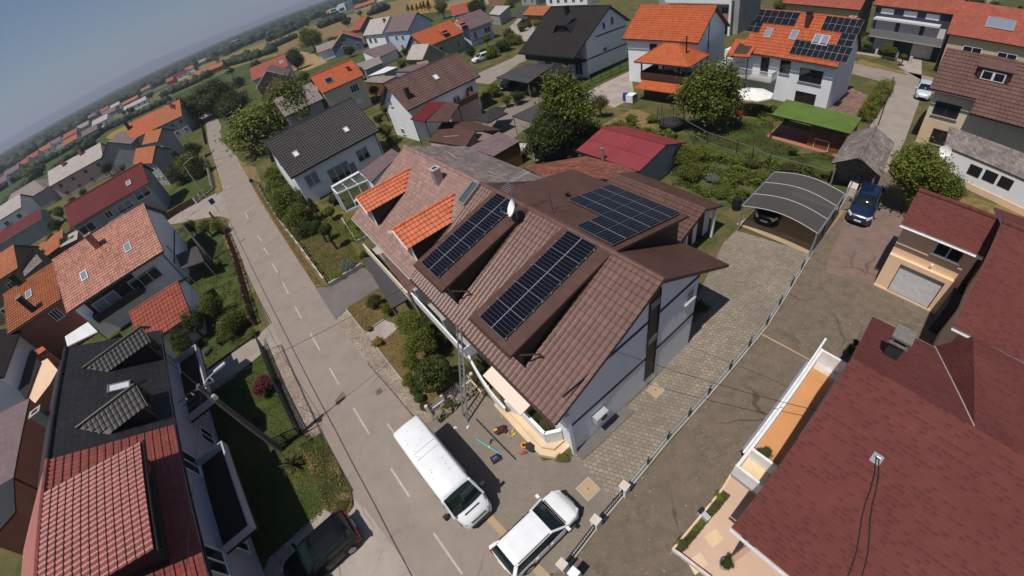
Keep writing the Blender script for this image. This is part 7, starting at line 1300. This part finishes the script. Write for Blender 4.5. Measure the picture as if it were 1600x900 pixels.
parasol('large cream parasol before the white panel house',(1178,142),2.6,2.2,'canvas_white',8); parasol('square dark parasol in the paved yard by the brown roofed house',(765,177),2.6,2.3,'canvas_dark',4,True,.5); parasol('second dark square parasol tilted behind the first one',(772,170),2.4,1.7,'canvas_dark',4,True,1.1)
o=item('swing_toy','red and yellow garden swing toy on the lawn by the round tree','toy',(1150,185)); mb=MB(); mb.tube([(-.5,0,0),(-.2,0,1.6),(.1,0,0)],.03,'yellow_plastic',6); mb.tube([(1.,0,0),(1.2,0,1.6),(1.5,0,0)],.03,'wood_brown',6); mb.tube([(-.2,0,1.6),(1.2,0,1.6)],.03,'wood_brown',6); mb.build('frame',o); mb=MB(); mb.tube([(.3,-.3,.5),(.3,.3,.5)],.35,'red_plastic',10); mb.build('seat',o)
o=item('goal_frame','small white football goal frame on the lawn before the green shelter','goal',(1281,234),-1.1); mb=MB(); mb.tube([(-.7,0,0),(-.7,0,1.),(.7,0,1.),(.7,0,0)],.04,'white_trim',6); mb.tube([(-.7,0,1.),(-.7,.6,0)],.03,'white_trim',6); mb.tube([(.7,0,1.),(.7,.6,0)],.03,'white_trim',6); mb.build('frame',o)
o=item('trampoline','dark netted trampoline cage between the gardens','trampoline',(1048,200)); mb=MB(); [mb.tube([(1.5*math.cos(a),1.5*math.sin(a),0),(1.5*math.cos(a),1.5*math.sin(a),2.3)],.03,'black_metal',5) for a in np.linspace(0,5.5,7)]; mb.build('pole',o); mb=MB(); mb.tube([(0,0,.7),(0,0,.75)],1.5,'canvas_dark',20); mb.build('mat',o); mb=MB(); [mb.tube([(1.5*math.cos(a),1.5*math.sin(a),z) for a in np.linspace(0,6.2832,21)],.012,'canvas_dark',4,False) for z in np.linspace(.8,2.3,10)]; mb.build('net',o)
o=item('log_stack','stack of pinkish stone slabs and grey bags beside the open shed','stack',(1330,300),.6); mb=MB(); [mb.box(-.7,.7,-.35,.35,.2*i,.2*i+.17,'stone_pale') for i in range(4)]; mb.build('slab',o)
o=item('garden_cart','grey garden machine standing in the mouth of the open shed','machine',(1333,282),.9); mb=MB(); mb.box(-.8,.6,-.3,.3,.4,.75,'grey_metal'); mb.box(.3,.8,-.28,.28,.7,1.05,'pale_metal'); mb.bar((-.8,0,.6),(-1.4,0,1.),.3,.05,'grey_metal'); mb.build('body',o)
for s in (-1,1): mb=MB(); mb.tube([(.2,s*.35-.05,.25),(.2,s*.35+.05,.25)],.25,'tyre',12); mb.build('wheel',o)
bt=G((1470,478),0); o=empty('oil_tank','tall dark grey rounded tank standing between garage and maroon house','tank',tuple(G((1474,505),0)),-1.1); mb=MB(); mb.box(-.6,.6,-1.2,1.2,0,2.3,'canvas_dark'); mb.build('tank',o); mb=MB(); mb.tube([(0,.4,2.3),(0,.4,2.42)],.3,'plastic_black',14); mb.build('lid',o)
o=item('planter_pot','grey round pot with a small bush on the peach terrace','pot',(1131,884)); mb=MB(); mb.tube([(0,0,0),(0,0,.4)],[.18,.26],'grey_wall',12); mb.build('pot',o,True); c_=bpy.data.objects.new('plant',crownmesh('mid','leaf_dark',0)); COL.objects.link(c_); c_.parent=o; c_.location=(0,0,.5); c_.scale=(.25,.25,.25)
o=item('lantern','small grey lantern standing in the planted strip by the terrace','lantern',(1099,806),.4); mb=MB(); mb.box(-.12,.12,-.28,.28,0,.3,'pale_metal'); mb.build('body',o); mb=MB(); mb.box(-.14,.14,.1,.3,.3,.34,'trim_dark'); mb.build('lid',o)
# ================================================================ TREES AND PLANTS
def yucca():
    p=G((455,724),.5); o=empty('yucca','spiky yucca clump by the dry lawn edge','shrub',(p.x,p.y,0)); rg=random.Random(8); mb=MB()
    for i in range(70):
        a=rg.uniform(0,6.28); e=rg.uniform(.2,1.3); L_=rg.uniform(.7,1.1); d=Vector((math.cos(a)*math.cos(e),math.sin(a)*math.cos(e),math.sin(e))); s_=Vector((-math.sin(a),math.cos(a),0))*.035; b0=Vector((0,0,.25)); m_=b0+d*L_*.55; t_=b0+d*L_+Vector((0,0,-.25*L_*math.cos(e)))
        mb.face([b0-s_,b0+s_,m_+s_,m_-s_],'leaf_olive'); mb.face([m_-s_,m_+s_,t_],'leaf_olive')
    mb.build('foliage',o); mb=MB(); mb.tube([(0,0,0),(0,0,.35)],.08,'bark',6); mb.build('stem',o)

tree('tree','largest dark round tree at the top of the street',(330,155),5.5,46,'near','leaf_dark'); tree('tree','bright green broad tree leaning over the upper street',(398,196),4.5,60,'near','leaf_bright'); tree('tree','pale topped round tree behind the dark grey roof',(455,166),5.5,48,'near','leaf_mid'); tree('tree','dark tree behind the large street tree by the orange house',(300,172),4.5,28,'near','leaf_dark'); tree('tree','green tree between the two large street trees',(362,165),4.5,30,'near','leaf_dark')
tree('tree','tall dark tree at the centre left of the black roof lawn',(883,165),4.6,48,'near','leaf_mid',1.15); tree('tree','dark lower tree left of the tall centre tree',(858,205),3.4,40,'near','leaf_dark'); tree('tree','small grey thin tree between the two big garden trees',(938,160),2.,12,'mid','leaf_olive'); tree('tree','very large round green tree left of the white panel house',(1105,148),4.,50,'near','leaf_mid',1.05)
tree('tree','large bright green tree right of the blue car',(1438,262),3.8,66,'near','leaf_bright'); tree('tree','lower green tree at the garage roof corner',(1476,296),2.4,38,'near','leaf_mid')
tree('tree','round yellow green tree standing in the tan field',(484,58),7,18,'near','leaf_bright',1.2); tree('tree','dark bushy tree left of the bare tan field',(458,92),4.5,15,'near','leaf_dark',1.3); tree('conifer','dark pointed tree between the red roofs far left of the field',(402,106),5,10,'mid','leaf_dark',1.5)
tree('tree','dense dark tree above the small red house at the top',(745,12),5,16,'near','leaf_dark',1.3); tree('tree','mid green tree at the top behind the orange dormers',(690,10),5,12,'mid','leaf_mid')
tree('magnolia','big dark leaved shrub tree beside the white balcony',(640,505),2.2,27,'near','leaf_mid',.9); tree('magnolia','second dark leaved shrub tree nearer the ladder',(656,534),2.,26,'near','leaf_mid',.9); tree('round_tree','dense clipped round dark tree in the dry front garden',(676,584),1.9,32,'ballcut','leaf_dark',.95)
for i,(px,r) in enumerate((((648,611),9.5),((655,622),9),((664,635),8.5))): tree('box_ball',('topmost','middle','lowest')[i]+' of the three small clipped box balls by the garden corner',px,.35,r,'ballcut','leaf_dark',cat='shrub',trunk=False,group='clipped box balls')
shrub('white flowering rose bush left of the clipped round tree',(641,565),13,'leaf_mid'); shrub('low flowering bush under the rose bush in the dry lawn',(636,594),11,'leaf_mid'); shrub('orange flowers at the edge of the front path',(589,533),9,'leaf_flower',.3,ratio=.5); shrub('yellow flowers beside the small dry lawn',(574,513),6,'leaf_flower',.3,ratio=.5); shrub('grey green bushes at the top of the small dry lawn',(583,470),13,'leaf_olive'); shrub('loose green bush behind the small dry lawn',(602,482),10,'leaf_mid'); shrub('bushes along the house wall behind the ladder',(742,575),14,'leaf_olive',.6); shrub('green plants on the rockery below the garden fence',(700,632),10,'leaf_olive',.4,ratio=.5); shrub('white flowering shrub by the balcony below the eave',(690,530),12,'leaf_mid')
for i,(x_,y_,lb) in enumerate(((4.3,-6.2,'dark green potted plants behind the white terrace parapet'),(5.05,-6.15,'pink and green potted plants at the parapet corner'))): p=mh.c+mh.u*x_+mh.vv*y_; tree('potted_plant',lb,zc=.95,kind='mid',mat=('leaf_dark','leaf_olive')[i],ratio=.8,cat='plant',trunk=False,pos=(p.x,p.y),rad=.42,base=.4)
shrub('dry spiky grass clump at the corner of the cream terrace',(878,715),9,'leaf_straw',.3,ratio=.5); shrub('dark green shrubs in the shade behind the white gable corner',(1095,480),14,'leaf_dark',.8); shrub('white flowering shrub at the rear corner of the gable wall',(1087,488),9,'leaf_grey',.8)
# garden of the grey roofed house
for i,(px,r,m,lb) in enumerate(((( 432,290),22,'leaf_mid','dense green hedge shrub at the street corner of the grey roofed house'),((448,312),26,'leaf_mid','large dense green shrub beside the white wall corner'),((464,340),22,'leaf_mid','lower green shrub at the lawn end of the hedge row'),((425,270),16,'leaf_bright','pale green bush under the dark grey eave'))): tree('garden_shrub',lb,px,1.4,r,'near',m,1.,.8,cat='shrub',trunk=False)
tree('cypress','dark blue green conifer bush beside the white wall corner',(489,325),1.6,13,'cone','leaf_dark',1.6,trunk=True); tree('box_ball','large round clipped bush before the conservatory',(514,330),1.2,10,'ballcut','leaf_mid'); tree('topiary','clipped ball tree on a bare stem in the lawn',(508,358),2.5,11,'ballcut','leaf_dark',ratio=.9); tree('topiary','second clipped ball tree nearer the hedge',(494,351),2.3,9,'ballcut','leaf_dark',ratio=.9)
shrub('dark bush below the conservatory',(520,312),9,'leaf_dark'); shrub('grey green spiky plants at the lawn corner by the drive',(545,416),14,'leaf_grey',.5); shrub('yellow green low shrub at the drive corner of the lawn',(527,431),11,'leaf_bright',.4,ratio=.5); shrub('dark bushes at the lawn back edge near the canopy',(568,400),8,'leaf_dark',.5); hedge('clipped low green hedge bed below the pink tiled eave',(548,350),(568,372),2.2,.6,'leaf_mid'); shrub('dark hedge behind the clipped round trees',(478,358),16,'leaf_dark')
tree('tree','green bush tree between the grey roofed and porch houses',(602,203),2.2,14,'near','leaf_bright'); shrub('low green bushes beside the porch house gable',(612,218),10,'leaf_mid')
# gardens on the left
tree('tree','green tree at the corner of the pink roofed house',(296,352),1.8,13,'mid','leaf_mid'); tree('tree','bright young tree left of the garden fence corner',(319,352),1.8,12,'mid','leaf_bright'); tree('tree','bright green tree by the brick pillars',(336,352),1.5,12,'mid','leaf_bright'); tree('bush','yellow green bush at the foot of the garden lamp pole',(336,412),.8,9,'mid','leaf_bright',cat='shrub',trunk=False)
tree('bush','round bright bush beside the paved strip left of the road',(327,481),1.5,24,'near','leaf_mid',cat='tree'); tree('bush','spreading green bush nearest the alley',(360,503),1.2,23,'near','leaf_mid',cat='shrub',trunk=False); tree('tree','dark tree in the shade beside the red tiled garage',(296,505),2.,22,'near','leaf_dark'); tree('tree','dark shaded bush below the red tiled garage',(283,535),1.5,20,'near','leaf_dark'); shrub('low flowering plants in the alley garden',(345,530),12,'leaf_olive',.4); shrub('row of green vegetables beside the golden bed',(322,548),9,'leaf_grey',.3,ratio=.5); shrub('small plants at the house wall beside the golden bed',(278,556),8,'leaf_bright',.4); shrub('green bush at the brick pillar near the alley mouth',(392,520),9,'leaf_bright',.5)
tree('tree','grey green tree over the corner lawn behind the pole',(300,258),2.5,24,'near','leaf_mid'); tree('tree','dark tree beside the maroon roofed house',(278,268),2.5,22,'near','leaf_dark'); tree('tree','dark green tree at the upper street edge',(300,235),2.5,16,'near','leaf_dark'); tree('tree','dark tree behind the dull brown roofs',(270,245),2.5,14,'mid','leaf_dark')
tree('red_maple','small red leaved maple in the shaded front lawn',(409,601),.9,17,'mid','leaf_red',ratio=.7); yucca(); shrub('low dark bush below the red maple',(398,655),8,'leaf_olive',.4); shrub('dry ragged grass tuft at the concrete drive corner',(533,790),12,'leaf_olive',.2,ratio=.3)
shrub('yellow leaved bush beside the peach terrace bottom left',(40,690),9,'leaf_bright',2.)
for i,(px,r,lb) in enumerate((((90,330),12,'green tree left of the maroon metal roof'),((84,352),13,'green bush under the maroon roof end'),((80,372),10,'dark bush near the orange shed'),((100,378),9,'bushes behind the olive building'),((48,268),16,'tall green tree above the decayed roof'),((58,268),12,'dark tree beside the decayed roof'),((150,258),12,'shrubby tree before the long grey house'),((165,262),10,'dark shrub near the mauve wing'),((63,395),9,'small bush beside the orange shed wall'),((10,380),9,'dark bush left of the maroon strip roof'),((30,362),10,'grey green bush under the maroon strip roof'))): tree('tree',lb,px,3.,r,'mid',('leaf_mid','leaf_dark')[i%2])
# right side gardens
shrub('dense green shrub right of the red metal barn',(1062,243),22,'leaf_mid',1.2,kind='near'); shrub('second dense shrub behind the annex roof',(1078,268),20,'leaf_mid',1.,kind='near'); shrub('green shrub at the back of the vegetable garden',(1092,240),14,'leaf_bright',.8); shrub('silvery cabbage row in the vegetable garden',(1115,280),12,'leaf_grey',.3,ratio=.5); shrub('grey green cabbages further up the row',(1128,264),9,'leaf_grey',.3,ratio=.5)
for i,(px,r,lb) in enumerate((((1130,300),14,'leafy rows near the carport'),((1150,275),12,'low leafy rows in the middle of the vegetable garden'),((1175,255),12,'leafy rows by the wire fence'),((1160,300),10,'loose green plants left of the carport roof'),((1195,275),12,'tall green plants behind the carport'),((1230,262),12,'bean plants beside the carport hoop'),((1265,262),11,'green vines behind the carport roof'),((1290,270),10,'dark green plants by the open shed'),((930,215),14,'green garden shrubs behind the red barn left end'),((960,200),14,'garden shrubs in the middle behind the red barn'),((1000,215),14,'garden shrubs right behind the red barn'),((905,205),13,'shrub below the dark lower tree'),((985,185),10,'flowering shrubs before the water container'),((1020,185),10,'dark shrubs before the veranda'),((890,225),10,'yellow green bush beside the covered car'),((1210,170),10,'garden plants before the white panel house'),((1190,170),9,'low plants near the cream parasol'),((1240,235),8,'small bushes at the green shelter edge'))): shrub(lb,px,r,('leaf_mid','leaf_bright','leaf_olive')[i%3],.5,'mid',.6)
hedge('bright green clipped hedge along the upper drive',(1350,190),(1384,140),1.7,1.5,'leaf_bright')
shrub('dark shrub between balcony and maroon verge',(1329,545),9,'leaf_dark',.8); shrub('ivy leaves at the maroon verge top',(1338,535),7,'leaf_dark',.8); p=mm.c+mm.u*-8.7+mm.vv*-1.9; tree('potted_plant','small potted plant on the orange balcony floor',zc=.3,kind='mid',mat='leaf_olive',cat='plant',trunk=False,pos=(p.x,p.y),rad=.33,base=1.72)
for i,(px,r,lb) in enumerate((((1122,775),8,'green tuft at the top of the planted terrace strip'),((1112,790),8,'green clump second in the planted terrace strip'),((1084,825),6,'small tuft below the lantern in the planted strip'),((1065,850),12,'dry flowering clump at the bottom of the planted strip'))): shrub(lb,px,r,('leaf_bright','leaf_olive')[i%2],.2,'mid',.5)
for i,(px,r,k,lb) in enumerate((((1472,14),17,'near','grey green spruce left in the dark conifer group'),((1498,22),20,'near','silvery spruce in front of the dark conifer group'),((1522,10),22,'near','very dark broad conifer behind the small gabled house'),((1550,20),18,'near','dark conifer left of the bright orange roof'),((1590,22),12,'cone','pointed dark conifer at the right top corner'),((1370,60),13,'near','tall dark shrub before the dark blue house'),((1385,76),9,'mid','round shrub before the garage doors'),((1356,70),9,'mid','dark climbing shrub at the panel house gable'),((1412,88),6,'ballcut','clipped ball bush at the street fence'),((1448,60),9,'mid','yellow green bush behind the long brown roof'),((1460,48),9,'mid','round bush on the lawn left of the gabled house'),((1395,80),8,'mid','pale flowering shrub by the street fence'),((1220,8),14,'near','leafy tree at the top behind the panel house'))): tree('conifer' if i<5 else 'garden_bush',lb,px,3.5 if i<5 else 1.4,r,k,'leaf_dark' if i in (0,2,3,4,5) else ('leaf_grey' if i==1 else 'leaf_mid'),1.2 if i<5 else 1.,cat='tree' if i<5 else 'shrub')
for i,(px,r,lb) in enumerate((((785,72),14,'dark round bush left of the black roof'),((768,82),12,'pale green bush beside the small white car'),((803,62),12,'bush between the street and black roof'),((795,52),9,'round clipped tree on the light yard'),((815,42),9,'low hedge bushes on the light yard'),((840,36),8,'flowering bushes left of the black roof edge'),((756,80),8,'pale vine over the white car'),((772,140),12,'green bush right of the brown tiled house'),((760,150),8,'bush at the brown house corner'),((810,150),11,'round garden bush beside the dark canopy'),((790,155),9,'green garden plants by the paved yard'),((830,140),8,'flower bushes near the green bin'),((700,175),6,'small bush under the porch'),((795,8),8,'bush at the top edge'),((640,95),8,'palm like bush below the white grey house'),((632,80),7,'small bush at the white house corner'))): shrub(lb,px,r,('leaf_dark','leaf_mid','leaf_bright')[i%3],1.2)
for i,(px,r,lb) in enumerate((((562,112),10,'tree between the low grey roofs and the orange skylight house'),((545,80),9,'dark tree below the blue grey house'),((600,62),9,'garden tree before the ivy covered gable'),((628,100),8,'bush tree left of the pale green gable house'),((585,140),8,'small tree at the skylight house corner'),((475,118),9,'shrub tree behind the grey tiled annex'),((437,140),9,'tree left of the grey tiled annex'),((372,128),10,'tree below the tan field by the red roof'),((520,62),8,'small bush at the edge of the blue grey house'),((712,110),8,'bush tree behind the brown tiled ridge'),((735,80),9,'tree before the mauve roofed house'),((700,90),8,'garden bush behind the brown tiled roof'),((760,60),7,'small tree at the right end of the mauve roof'),((590,185),8,'bush by the rear wall of the grey roofed house'),((600,170),8,'green bush behind the dark grey roof end'),((238,232),9,'dark shrub at the dull brown roof end'),((256,222),9,'dark tree between the brown wings'),((243,262),8,'garden tree above the maroon metal roof'),((190,262),7,'shrub in the yard above the maroon metal roof'),((130,300),8,'shrub in the garden behind the maroon roof'),((112,312),8,'light shrub behind the maroon roof end'))): tree('garden_tree',lb,px,2.2,r,'mid',('leaf_mid','leaf_dark','leaf_bright')[i%3])
# distant single trees on the plain
for px,r in ((637,12),(644,12),(651,11),(657,9)): tree('conifer','small dark conifer in the row beside the tan soil',px=(px if isinstance(px,tuple) else (px,r)),zc=3.,rpx=3.5,kind='conefar',mat='leaf_dark',aspect=1.6,group='row of small dark conifers')
tree('conifer','single dark conifer right of the small conifer row',(662,8),3.,4,'conefar','leaf_dark',1.6); tree('conifer','last dark conifer near the mid green tree at the top',(669,7),3.5,5,'conefar','leaf_dark',1.6)
for x,y in ((284,84),(289,83),(294,81),(299,79),(304,77)): tree('poplar','tall narrow dark poplar in the row under the horizon',(x,y+6),8.,3.5,'conefar','leaf_dark',3.,group='row of poplars on the plain')
far=[(218,153),(226,150),(235,148),(243,147),(205,172),(210,166),(220,158),(262,142),(255,148),(300,110),(306,106),(312,112),(338,92),(345,88),(352,84),(345,100),(358,80),(430,48),(436,54),(445,52),(452,45),(424,60),(478,36),(484,30),(505,20),(512,18),(545,30),(530,38),(540,34),(552,36),(562,20),(580,16),(586,12),(570,24),(400,82),(410,80),(390,90),(378,95),(360,110),(350,114),(430,76),(445,72),(130,190),(140,186),(118,194),(110,204),(95,220),(70,232),(85,262),(66,258),(40,262),(20,262),(8,282),(5,268),(30,250),(120,235),(140,225),(190,190),(200,183),(226,196),(240,176),(250,165),(262,158),(180,208),(110,246),(130,225)]
for i,(x,y) in enumerate(far[::2]): tree('far_tree','small round green tree out on the plain between the far houses',(x,y),3.5,4.5+((i*7)%5)*.8,'far',('leaf_mid','leaf_dark','leaf_dark')[i%3],group='trees out on the plain')
# ground cover
scatter('garden_plants','leafy vegetable rows and low garden plants by the carport',[(1050,250),(1090,238),(1200,250),(1300,285),(1220,262),(1160,318),(1125,325),(1060,285)],16000,.11,.75,'leaf_mid',3,1.0)
scatter('garden_plants','mixed shrubs and garden plants behind the red metal barn',[(880,190),(1000,200),(1060,212),(1040,235),(940,212),(890,220)],14000,.13,1.1,'leaf_mid',4,1.3)
scatter('garden_plants','olive tinted plants among the vegetable beds',[(1040,240),(1200,255),(1300,285),(1160,315),(1050,290)],6000,.1,.5,'leaf_olive',5,.9)
scatter('garden_plants','low plants before the white panel house',[(1160,165),(1215,175),(1235,190),(1190,190)],4000,.1,.7,'leaf_bright',6,.8)
scatter('grass','short dry grass on the front lawn of the panel house',[(588,543),(627,511),(700,560),(720,600),(742,588),(672,643),(634,600)],14000,.05,.06,'grass_dry',7,tilt=.55)
scatter('grass','mown grass with tufts in the topiary lawn',[(445,350),(530,340),(566,412),(516,446)],14000,.05,.07,'grass_green',8,tilt=.55)
scatter('grass','shaded grass of the lawn below the utility pole',[(328,614),(412,552),(472,677),(502,677),(551,768),(545,792),(512,798),(420,872),(380,960),(300,760)],22000,.05,.08,'grass_green',9,tilt=.55)
scatter('grass','dry long grass beside the road and the concrete drive',[(468,697),(503,677),(550,767),(552,790),(546,800),(530,806),(514,799)],6500,.07,.14,'grass_dry',10,1.6,tilt=.6)
scatter('grass','green tufts between the dry grass by the concrete drive',[(468,697),(503,677),(550,767),(540,800),(514,799)],4500,.06,.12,'grass_green',21,tilt=.6)
scatter('grass','grass of the small lawn by the entrance drive',[(541,483),(590,453),(606,465),(598,499),(570,519)],7000,.05,.07,'grass_dry',11,tilt=.55)
scatter('garden_plants','low plants growing over the rockery stones',[(680,655),(742,603),(746,610),(688,662)],2500,.06,.45,'leaf_olive',31,.5)
scatter('grass','straw dry patches in the topiary lawn',[(460,365),(500,380),(530,372),(545,395),(520,420),(490,410)],3500,.05,.06,'grass_dry',32,.9,tilt=.5)
scatter('grass','dry verge grass along the topiary garden fence',[(397,292),(408,312),(492,445),(503,445),(440,350),(420,318)],9000,.06,.1,'grass_dry',12,tilt=.55)
scatter('grass','grass in the gardens of the pink tiled house',[(270,360),(333,342),(352,345),(395,455),(400,520),(308,588),(280,560),(260,470)],16000,.08,.16,'grass_green',13,.8,tilt=.55)
scatter('grass','garden grass around the green felt shelter',[(1070,200),(1105,185),(1200,186),(1245,240),(1305,238),(1300,280),(1200,250),(1090,240)],14000,.09,.12,'grass_green',14,1.2,tilt=.55)
scatter('weeds','weeds and moss in the planted strip of the peach terrace',[(1055,862),(1062,868),(1140,775),(1130,765)],3000,.05,.15,'leaf_olive',15,.5)
# ================================================================ AIR
def haze():
    m=bpy.data.materials.new('haze'); m.use_nodes=True; n=m.node_tree; n.nodes.clear(); v=n.nodes.new('ShaderNodeVolumePrincipled'); v.inputs['Color'].default_value=(.72,.80,1,1); v.inputs['Density'].default_value=HAZE; v.inputs['Anisotropy'].default_value=.2; o=n.nodes.new('ShaderNodeOutputMaterial'); n.links.new(v.outputs[0],o.inputs['Volume'])
    M['haze']=m; mb=MB(); mb.box(-8800,8800,-58,8900,-6,215,'haze'); o=mb.build('haze'); o['kind']='stuff'; o['label']='thin blue summer haze over the plain'; o['category']='haze'; o.display_type='WIRE'
HAZE=.00026
if HAZE: haze()
